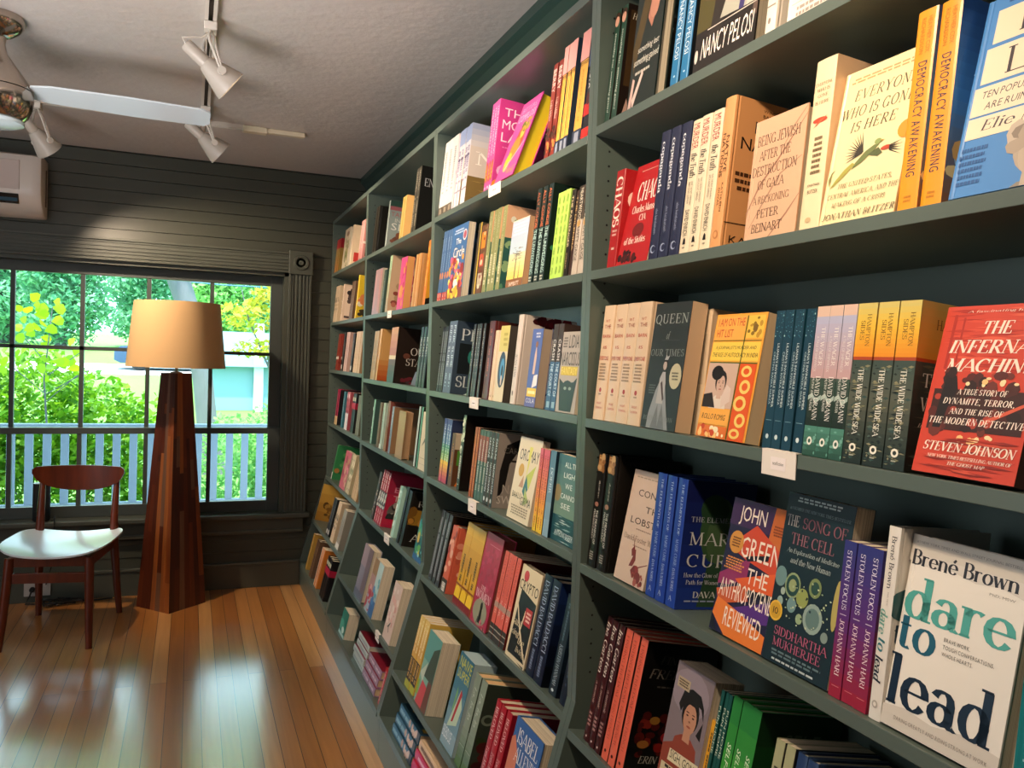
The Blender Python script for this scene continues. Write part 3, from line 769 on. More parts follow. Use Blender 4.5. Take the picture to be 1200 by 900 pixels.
for x in (-1.1, 1.05):
    for y in (-0.66, 0.66):
        bm = BM(); lathe(bm, [(0, -0.08), (0.24, -0.08), (0.26, -0.05), (0.26, 0.05), (0.24, 0.08), (0, 0.08)], 20, Matrix.Translation((x, y, 0.265)) @ Matrix.Rotation(math.pi / 2, 4, 'X')); obj('wheel', bm, M_BLACK, t, True)
t = thing('utility_line', 'thin overhead cable crossing behind the top window panes', 'cable', (-9.5, 16.0, gz(16.0)))
bm = BM(); tube(bm, [(0, 0, -0.05), (0, 0, 3.2)], 0.09, 10); obj('mast', bm, M_BARK, t, True)
bm = BM(); tube(bm, [(0, 0, 2.95), (5, 0, 2.72), (10, 0, 2.55), (18, 0, 2.6)], 0.014, 6); obj('cable', bm, mat('3f6f8f', 0.6), t, True)

# ================================================================== lettering
# serif face drawn with a broad nib: l line, t thin line, a arc (cx,cy,rx,ry,start,end), s foot serif
SERIF = {
'A': (.8, 't0,0,.4,1;l.4,1,.8,0;t.15,.34,.62,.34;s0,0;s.8,0'), 'B': (.64, 'l.12,0,.12,1;a.3,.76,.25,.24,90,-90;a.32,.26,.29,.26,90,-90;t.02,1,.3,1;t.12,.52,.3,.52;t.02,0,.32,0'),
'C': (.76, 'a.4,.5,.36,.5,48,312;t.66,.7,.66,.98'), 'D': (.76, 'l.12,0,.12,1;a.28,.5,.44,.5,90,-90;t.02,1,.28,1;t.02,0,.28,0'),
'E': (.64, 'l.12,0,.12,1;t.02,1,.58,1;t.12,.52,.42,.52;t.02,0,.62,0;t.58,1,.58,.8;t.62,0,.62,.22;t.42,.4,.42,.64'), 'F': (.6, 'l.12,0,.12,1;t.02,1,.58,1;t.12,.5,.42,.5;s.12,0;t.58,1,.58,.8;t.42,.38,.42,.62'),
'G': (.8, 'a.4,.5,.36,.5,48,330;l.7,.02,.7,.36;s.7,.38;t.66,.7,.66,.98'), 'H': (.78, 'l.12,0,.12,1;l.66,0,.66,1;t.12,.5,.66,.5;s.12,0;s.12,1;s.66,0;s.66,1'),
'I': (.26, 'l.13,0,.13,1;s.13,0;s.13,1'), 'J': (.44, 'l.3,.18,.3,1;a.15,.18,.15,.18,0,-170;s.3,1'), 'K': (.74, 'l.12,0,.12,1;t.14,.42,.62,1;l.28,.58,.68,0;s.12,0;s.12,1;s.62,1;s.68,0'),
'L': (.6, 'l.12,0,.12,1;t.02,0,.58,0;t.58,0,.58,.24;s.12,1'), 'M': (.94, 't.1,0,.1,1;l.1,1,.45,.02;t.45,.02,.8,1;l.82,1,.82,0;s.1,0;s.82,0;s.06,1;s.86,1'),
'N': (.8, 't.1,0,.1,1;l.1,1,.68,0;t.68,0,.68,1;s.1,0;s.68,1;s.06,1'), 'O': (.8, 'a.4,.5,.36,.5,0,360'), 'P': (.62, 'l.12,0,.12,1;a.3,.74,.28,.26,90,-90;t.02,1,.3,1;t.12,.48,.3,.48;s.12,0'),
'Q': (.8, 'a.4,.5,.36,.5,0,360;l.45,.12,.78,-.18'), 'R': (.72, 'l.12,0,.12,1;a.3,.75,.26,.25,90,-90;t.02,1,.3,1;t.12,.5,.3,.5;s.12,0;l.3,.5,.66,0;s.68,0'),
'S': (.56, 'a.28,.75,.22,.25,35,270;a.28,.26,.24,.26,90,-145;t.47,.72,.47,.98;t.05,.02,.05,.28'), 'T': (.72, 'l.36,0,.36,1;t.02,1,.7,1;t.02,1,.02,.78;t.7,1,.7,.78;s.36,0'),
'U': (.76, 'l.12,.3,.12,1;a.38,.3,.26,.3,180,360;t.64,.3,.64,1;s.12,1;s.64,1'), 'V': (.76, 'l.04,1,.39,0;t.39,0,.72,1;s.04,1;s.72,1'), 'W': (1.04, 'l.04,1,.28,0;t.28,0,.52,1;l.52,1,.76,0;t.76,0,1,1;s.04,1;s1,1;s.52,1'),
'X': (.74, 'l.06,1,.68,0;t.06,0,.66,1;s.06,1;s.66,1;s.06,0;s.68,0'), 'Y': (.74, 'l.04,1,.37,.46;t.37,.46,.7,1;l.37,.46,.37,0;s.37,0;s.04,1;s.7,1'), 'Z': (.66, 't.05,1,.6,1;l.6,1,.05,0;t.05,0,.62,0;t.05,1,.05,.8;t.62,0,.62,.22'),
'a': (.6, 'a.25,.19,.2,.19,0,360;l.46,.08,.46,.45;a.27,.44,.19,.2,0,160;a.54,.09,.08,.09,180,320'), 'b': (.6, 'l.1,0,.1,1;a.32,.32,.23,.32,0,360;s.06,1'), 'c': (.52, 'a.3,.32,.25,.32,45,320'),
'd': (.62, 'a.28,.32,.23,.32,0,360;l.5,0,.5,1;s.46,1;s.55,0'), 'e': (.58, 'a.3,.32,.25,.32,0,325;t.06,.34,.55,.34'), '\u00e9': (.58, 'a.3,.32,.25,.32,0,325;t.06,.34,.55,.34;l.28,.76,.42,.96'),
'f': (.38, 'l.18,0,.18,.8;a.31,.8,.13,.2,180,40;t.02,.62,.36,.62;s.18,0'), 'g': (.56, 'a.28,.38,.2,.25,0,360;a.28,-.1,.23,.17,0,360;t.42,.58,.56,.64'), 'h': (.64, 'l.1,0,.1,1;a.32,.42,.21,.22,180,0;l.53,0,.53,.42;s.1,0;s.53,0;s.06,1'),
'i': (.28, 'l.14,0,.14,.64;a.14,.88,.04,.04,0,360;s.14,0;s.1,.64'), 'j': (.28, 'l.14,-.15,.14,.64;a.02,-.15,.12,.15,0,-140;a.14,.88,.04,.04,0,360'), 'k': (.58, 'l.1,0,.1,1;t.1,.26,.46,.62;l.22,.38,.52,0;s.1,0;s.52,0;s.46,.62'),
'l': (.27, 'l.13,0,.13,1;s.13,0;s.08,1'), 'm': (.9, 'l.1,0,.1,.64;a.27,.42,.17,.22,180,0;l.44,0,.44,.42;a.61,.42,.17,.22,180,0;l.78,0,.78,.42;s.1,0;s.44,0;s.78,0'), 'n': (.62, 'l.1,0,.1,.64;a.3,.42,.21,.22,180,0;l.51,0,.51,.42;s.1,0;s.51,0;s.06,.64'),
'o': (.62, 'a.31,.32,.25,.32,0,360'), 'p': (.6, 'l.1,-.3,.1,.64;a.32,.32,.23,.32,0,360;s.1,-.3'), 'r': (.44, 'l.1,0,.1,.64;a.3,.4,.2,.23,165,50;s.1,0;s.06,.64'), 's': (.44, 'a.22,.48,.15,.16,30,270;a.22,.16,.17,.16,90,-150'),
't': (.38, 'l.16,.1,.16,.86;t.02,.62,.34,.62;a.28,.12,.12,.12,180,310'), 'u': (.62, 'l.1,.22,.1,.64;a.3,.22,.2,.22,180,360;l.51,0,.51,.64;s.06,.64;s.55,0'), 'v': (.54, 'l.03,.64,.27,0;t.27,0,.5,.64;s.03,.64;s.5,.64'),
'w': (.8, 'l.03,.64,.21,0;t.21,0,.39,.64;l.39,.64,.57,0;t.57,0,.75,.64;s.03,.64;s.75,.64'), 'x': (.54, 'l.05,.64,.48,0;t.05,0,.47,.64;s.05,.64;s.48,0'), 'y': (.54, 'l.03,.64,.27,0;t.12,-.3,.5,.64;s.03,.64;s.5,.64'), 'z': (.5, 't.05,.62,.44,.62;l.44,.62,.05,0;t.05,.02,.46,.02'),
'-': (.4, 'l.06,.34,.32,.34'), '.': (.2, 'l.1,0,.1,.1'), ',': (.2, 'l.1,-.12,.12,.1')}
def _serif_glyph(ch, W, Hn):
    adv, src = SERIF[ch]
    polys = []
    def seg(x0, y0, x1, y1, w, h):
        d = Vector((x1 - x0, y1 - y0)); L_ = d.length
        if L_ < 1e-6: return
        d /= L_; n = Vector((-d.y, d.x)); t = math.sqrt((w * n.x) ** 2 + (h * n.y) ** 2) / 2
        a, b = Vector((x0, y0)), Vector((x1, y1))
        polys.append([a - n * t, b - n * t, b + n * t, a + n * t])
    for it in src.split(';'):
        k = it[0]; p = [float(q) for q in it[1:].split(',')]
        if k == 'l': seg(*p, W, Hn)
        elif k == 't': seg(*p, Hn * 1.2, Hn)
        elif k == 's': polys.append([Vector((p[0] - .12, p[1] - Hn / 2)), Vector((p[0] + .12, p[1] - Hn / 2)), Vector((p[0] + .12, p[1] + Hn / 2)), Vector((p[0] - .12, p[1] + Hn / 2))])
        else:
            cx, cy, rx_, ry_, a0, a1 = p; n = max(5, int(abs(a1 - a0) / 24)); prev = None
            for i in range(n + 1):
                a = math.radians(a0 + (a1 - a0) * i / n); c, s = math.cos(a), math.sin(a)
                tx, ty = -rx_ * s, ry_ * c; l_ = math.hypot(tx, ty) or 1; nx, ny = -ty / l_, tx / l_
                t = math.sqrt((W * nx) ** 2 + (Hn * ny) ** 2) / 2
                px_, py_ = cx + rx_ * c, cy + ry_ * s
                cur = (Vector((px_ - nx * t, py_ - ny * t)), Vector((px_ + nx * t, py_ + ny * t)))
                if prev: polys.append([prev[0], cur[0], cur[1], prev[1]])
                prev = cur
    return adv + 0.08, polys
_SANS = {}
def build_sans():
    chars = sorted(set(''.join(op[1] for st in STYLES.values() for ops in st[2:4] for op in ops if op[0] in 'tv') + 'nofictio'))
    objs = []
    for ch in chars:
        if ch == ' ': continue
        c = bpy.data.curves.new('glyph', 'FONT'); c.body = ch; c.resolution_u = 2
        o = bpy.data.objects.new('glyph', c); COL.objects.link(o); objs.append((ch, o))
    dg = bpy.context.evaluated_depsgraph_get(); dg.update()
    for ch, o in objs:
        me = o.evaluated_get(dg).to_mesh()
        vs = [(v.co.x / 0.7, v.co.y / 0.7) for v in me.vertices]
        fs = [[vs[i] for i in p.vertices] for p in me.polygons]
        xm = max((v[0] for v in vs), default=0.3)
        _SANS[ch] = (xm + 0.07, [[Vector(q) for q in f] for f in fs])
    for ch, o in objs:
        c = o.data; bpy.data.objects.remove(o); bpy.data.curves.remove(c)
_SER = {}
def layout_text(s, font):
    """polygons in a box normalised to 0..1 by the lettering's own bounds"""
    k = (s, font)
    if k in _SER: return _SER[k]
    polys = []; x = 0
    for ch in s:
        if ch == ' ': x += 0.34; continue
        if font[0] in 'sibB' and ch in SERIF:
            W, Hn = {'s': (.13, .045), 'i': (.13, .045), 'b': (.19, .05), 'B': (.19, .05)}[font[0]]
            if font.endswith('l'): W, Hn = .10, .045
            adv, ps = _serif_glyph(ch, W, Hn)
        elif ch in _SANS: adv, ps = _SANS[ch]
        else: x += 0.4; continue
        for p in ps: polys.append([Vector((q.x + x, q.y)) for q in p])
        x += adv + (0.12 if 'w' in font else 0)
    if font[0] in 'iB' or 'o' in font:
        polys = [[Vector((q.x + 0.22 * q.y, q.y)) for q in p] for p in polys]
    if not polys: polys = [[Vector((0, 0)), Vector((1, 0)), Vector((1, 1))]]
    x0 = min(q.x for p in polys for q in p); x1 = max(q.x for p in polys for q in p)
    y0 = min(q.y for p in polys for q in p); y1 = max(q.y for p in polys for q in p)
    sx, sy = 1 / max(x1 - x0, 1e-6), 1 / max(y1 - y0, 1e-6)
    r = [[((q.x - x0) * sx, (q.y - y0) * sy) for q in p] for p in polys]
    _SER[k] = r
    return r

# ================================================================== cover printing
def mix_hex(a, b, t):
    return ''.join('%02x' % int(round(int(a[i:i + 2], 16) * (1 - t) + int(b[i:i + 2], 16) * t)) for i in (0, 2, 4))
def clip01(pts):
    for ax, lim, sg in ((0, 0.0, 1), (0, 1.0, -1), (1, 0.0, 1), (1, 1.0, -1)):
        res = []
        for a, c in zip(pts, pts[1:] + pts[:1]):
            da, dc = (a[ax] - lim) * sg, (c[ax] - lim) * sg
            if da >= 0: res.append(a)
            if (da > 0) != (dc > 0) and da != dc:
                t = da / (da - dc); res.append((a[0] + (c[0] - a[0]) * t, a[1] + (c[1] - a[1]) * t))
        pts = res
        if not pts: break
    return pts
def print_ops(ops, w, h, seed=0):
    """ops in 0..1 of the face -> list of (layer, polygon in metres, colour)"""
    out = []; rnd = random.Random(seed)
    lay = 0
    def poly(pts, c):
        if any(x < 0 or x > 1 or y < 0 or y > 1 for x, y in pts): pts = clip01(pts)
        if len(pts) > 2: out.append((lay, [(x * w, y * h) for x, y in pts], c))
    def ell(cx, cy, a, b, c, n=16): poly([(cx + a * math.cos(6.2832 * i / n), cy + b * math.sin(6.2832 * i / n)) for i in range(n)], c)
    for op in ops:
        k = op[0]
        lay += 1
        if k == 'r':
            _, x0, y0, x1, y1, c = op; poly([(x0, y0), (x1, y0), (x1, y1), (x0, y1)], c)
        elif k == 'e': ell(*op[1:])
        elif k == 'p':
            q = op[2:]; poly([(q[i], q[i + 1]) for i in range(0, len(q), 2)], op[1])
        elif k == 't':
            s, x0, y0, x1, y1, c = op[1:7]; f = op[7] if len(op) > 7 else 'n'
            for p in layout_text(s, f): poly([(x0 + x * (x1 - x0), y0 + y * (y1 - y0)) for x, y in p], c)
        elif k == 'v':
            s, x0, y0, x1, y1, c = op[1:7]; f = op[7] if len(op) > 7 else 'n'
            for p in layout_text(s, f): poly([(x0 + y * (x1 - x0), y1 - x * (y1 - y0)) for x, y in p], c)
        elif k == 'l':      # lines of print too small to read
            n, x0, y0, x1, y1, c = op[1:]
            for i in range(n):
                yy = y1 - (i + 0.5) * (y1 - y0) / n; hh = (y1 - y0) / n * 0.28
                x = x0 + rnd.uniform(0, .12) * (x1 - x0); xe = x1 - rnd.uniform(0, .15) * (x1 - x0)
                while x < xe:
                    ww = rnd.uniform(.05, .14) * (x1 - x0); poly([(x, yy - hh), (min(x + ww, xe), yy - hh), (min(x + ww, xe), yy + hh), (x, yy + hh)], c); x += ww + .025 * (x1 - x0)
        elif k == 'k':      # tiny running print down a spine
            x0, y0, x1, y1, c = op[1:]
            y = y1
            while y > y0:
                hh = rnd.uniform(.012, .03)
                if rnd.random() > 0.12: poly([(x0 + rnd.uniform(0, .2) * (x1 - x0), y - hh), (x1, y - hh), (x1 - rnd.uniform(0, .2) * (x1 - x0), y), (x0, y)], c)
                y -= hh + .006
        elif k == 'g':
            x0, y0, x1, y1, n, c0, c1 = op[1:]
            for i in range(n):
                poly([(x0, y0 + (y1 - y0) * i / n), (x1, y0 + (y1 - y0) * i / n), (x1, y0 + (y1 - y0) * (i + 1) / n), (x0, y0 + (y1 - y0) * (i + 1) / n)], mix_hex(c0, c1, (i + .5) / n))
        elif k == 'w':      # scattered spots, leaves, flowers
            n, x0, y0, x1, y1, s, cs = op[1:]
            for i in range(n):
                lay += 0.02
                cx, cy = rnd.uniform(x0, x1), rnd.uniform(y0, y1); a = s * rnd.uniform(.5, 1.2); b = a * w / h * rnd.uniform(.5, 1.3)
                a = min(a, cx - 0.001, 0.999 - cx) if 0.01 < cx < 0.99 else .005
                ell(cx, cy, max(a, .004), b, rnd.choice(cs), 8)
        elif k == 'h':      # rough horizontal strokes (waves, bark, grain)
            n, x0, y0, x1, y1, cs = op[1:]
            for i in range(n):
                lay += 0.01
                cy = rnd.uniform(y0, y1); a = rnd.uniform(x0, x0 + (x1 - x0) * .7); b = min(x1, a + rnd.uniform(.1, .5) * (x1 - x0)); d = rnd.uniform(.003, .010)
                poly([(a, cy), ((a + b) / 2, cy - d), (b, cy + rnd.uniform(-.004, .004)), ((a + b) / 2, cy + d)], rnd.choice(cs))
        elif k == 'f':      # a plain painted portrait: shoulders, neck, face, hair, features
            cx, cy, s, skin, hair, cloth = op[1:]
            r = w / h
            P = lambda pts, c: poly([(cx + x * s, cy + y * s * r) for x, y in pts], c)
            P([(-1.1, -2.2), (1.1, -2.2), (.85, -1.15), (.35, -.85), (-.35, -.85), (-.85, -1.15)], cloth); lay += .1
            P([(-.28, -1.1), (.28, -1.1), (.25, -.5), (-.25, -.5)], skin); lay += .1
            ell(cx, cy + .2 * s * r, .66 * s, .84 * s * r, hair, 18); lay += .1
            ell(cx + .02 * s, cy - .02 * s * r, .5 * s, .7 * s * r, skin, 18); lay += .1
            P([(-.55, .3), (-.3, .62), (.3, .62), (.56, .3), (.45, .85), (-.45, .85)], hair); lay += .1
            dk = mix_hex(skin, '1a0e08', .7)
            for sx in (-.22, .24):
                ell(cx + sx * s, cy + .1 * s * r, .09 * s, .045 * s * r, dk, 8); ell(cx + sx * s, cy + .24 * s * r, .14 * s, .025 * s * r, dk, 8)
            ell(cx + .02 * s, cy - .14 * s * r, .08 * s, .05 * s * r, mix_hex(skin, '3a1c10', .4), 8); ell(cx + .02 * s, cy - .38 * s * r, .17 * s, .05 * s * r, mix_hex(skin, '7a2018', .55), 10)
    return out

BOARD = {'h': 0.0026, 'p': 0.0006}
def book_meshes(style, kind, H, W, T):
    base, page, spine, front = STYLES[style][:4]
    th = BOARD[kind]; over = 0.003 if kind == 'h' else 0.0
    bul = min(0.0009, T * 0.1)
    # outline of the wrap, seen from above: front edge -> spine -> back edge
    if kind == 'h' and T > 0.014:
        outl = [(W, 0), (0.010, 0), (0.0075, 0.0009), (0.005, 0), (0.0016, 0.0006)]
        outl += [(bul * (1 - math.sin(math.pi * (i + .5) / 6)), 0.002 + (T - 0.004) * (i + .5) / 6) for i in range(6)]
        outl += [(0.0016, T - 0.0006), (0.005, T), (0.0075, T - 0.0009), (0.010, T), (W, T)]
    else:
        outl = [(W, 0), (0.0012, 0), (0.0, 0.001), (0.0, T - 0.001), (0.0012, T), (W, T)]
    inner = []
    for x, y in outl: inner.append((max(x, th + bul) if x < W else W, min(max(y, th + 0.0009), T - th - 0.0009) if 0 < x < W and x < 0.02 else (th if y < T / 2 else T - th)))
    verts, faces, mi, mats, midx = [], [], [], [], {}
    def slot(c):
        if c not in midx: midx[c] = len(mats); mats.append(mat(c, 0.32 if kind == 'h' else 0.4))
        return midx[c]
    n = len(outl)
    for z in (0, H):
        for x, y in outl: verts.append((x, y, z))
        for x, y in inner: verts.append((x, y, z))
    b0 = slot(base)
    for i in range(n - 1):
        for f in ((i, i + 1, 2 * n + i + 1, 2 * n + i), (n + i + 1, n + i, 3 * n + i, 3 * n + i + 1), (2 * n + i, 2 * n + i + 1, 3 * n + i + 1, 3 * n + i), (i + 1, i, n + i, n + i + 1)):
            faces.append(f); mi.append(b0)
    for i in (0, n - 1): faces.append((i, n + i, 3 * n + i, 2 * n + i)); mi.append(b0)
    def stamp(ops, w, h, fn, seed):
        for lay, pts, c in print_ops(ops, w, h, seed):
            k = len(verts)
            for u, v in pts: verts.append(fn(u, v, 0.00018 + lay * 0.00003))
            faces.append(tuple(range(k, k + len(pts)))); mi.append(slot(c))
    stamp(front, W, H, lambda u, v, d: (u, -d, v), hash_(style))
    stamp(spine, T, H, lambda u, v, d: (-d, T - u, v), hash_(style) + 1)
    me = bpy.data.meshes.new('cover'); me.from_pydata(verts, [], faces)
    for m in mats: me.materials.append(m)
    me.polygons.foreach_set('material_index', mi); me.update()
    bm = BM(); box(bm, (th + bul + 0.0004, th + 0.0003, over), (W - over - (0.0004 if kind == 'p' else 0.001), T - th - 0.0003, H - over - 0.0004))
    pm = bpy.data.meshes.new('page_block'); bm.to_mesh(pm); bm.free()
    pm.materials.append(M_PAGE if page == 'p' else mat(page, 0.8))
    return me, pm
def hash_(s): return sum((i + 1) * ord(c) for i, c in enumerate(s))

ORD = ['first', 'second', 'third', 'fourth', 'fifth', 'sixth', 'seventh', 'eighth']
NUM = ['', 'single', 'two', 'three', 'four', 'five', 'six', 'seven', 'eight']
SHELF = ['top shelf', 'second shelf', 'third shelf', 'fourth shelf', 'fifth shelf', 'sixth shelf', 'lowest shelf']
_BK = {}
_used = {}
def place_book(mtx, style, kind, H, W, T, label, group):
    k = (style, kind, H, W, T)
    nm = 'hardcover_book' if kind == 'h' else 'paperback_book'
    root = bpy.data.objects.new(nm, None); COL.objects.link(root); root.empty_display_size = 0.02
    if k not in _BK:
        me, pm = book_meshes(style, kind, H, W, T)
        c = link('cover', me, root); p = link('page_block', pm, root)
        _BK[k] = (c, p)
    else:
        for src in _BK[k]:
            o = src.copy(); COL.objects.link(o); o.parent = root
    root.matrix_world = mtx
    base = label
    n = _used.get(base, 0); _used[base] = n + 1
    tag(root, label, 'book', group)
    return root
def place_run(row):
    mode, bay, sh, n, X, Y, Z, H, W, T, style, desc, kind, deg = row
    H, W, T = H / 1000, W / 1000, T / 1000
    tilt = Matrix.Rotation(math.radians(deg), 4, 'Y')
    where = SHELF[sh] + ', ' + CASE_WORD[bay]
    group = 'books on the ' + SHELF[sh] + ' of the ' + CASE_WORD[bay]
    for i in range(n):
        # i = 0 stands nearest the window
        dj = random.Random(hash_(style) * 7 + i)
        if mode == 's':
            y = Y + (n - 1 - i) * T
            m = Matrix.Translation((X + dj.uniform(0, .003), y, Z)) @ tilt
            t_ = T - 0.0012
        else:
            m = Matrix.Translation((X, Y, Z)) @ tilt @ Matrix.Rotation(-math.pi / 2, 4, 'Z')
            t_ = T
        if n > 1:
            lab = '%s, %s from the window, %s' % (desc, ORD[i], where)
        else: lab = '%s, %s' % (desc, where)
        place_book(m, style, kind, H, W, round(t_, 5), lab, group)
def lay_flat(X, Y, Z, deg, style, kind, H, W, T, label, group):
    m = Matrix.Translation((X, Y, Z)) @ Matrix.Rotation(math.radians(deg), 4, 'Y') @ Matrix.Translation((0, 0, T)) @ Matrix.Rotation(-math.pi / 2, 4, 'X')
    return place_book(m, style, kind, H, W, T, label, group)

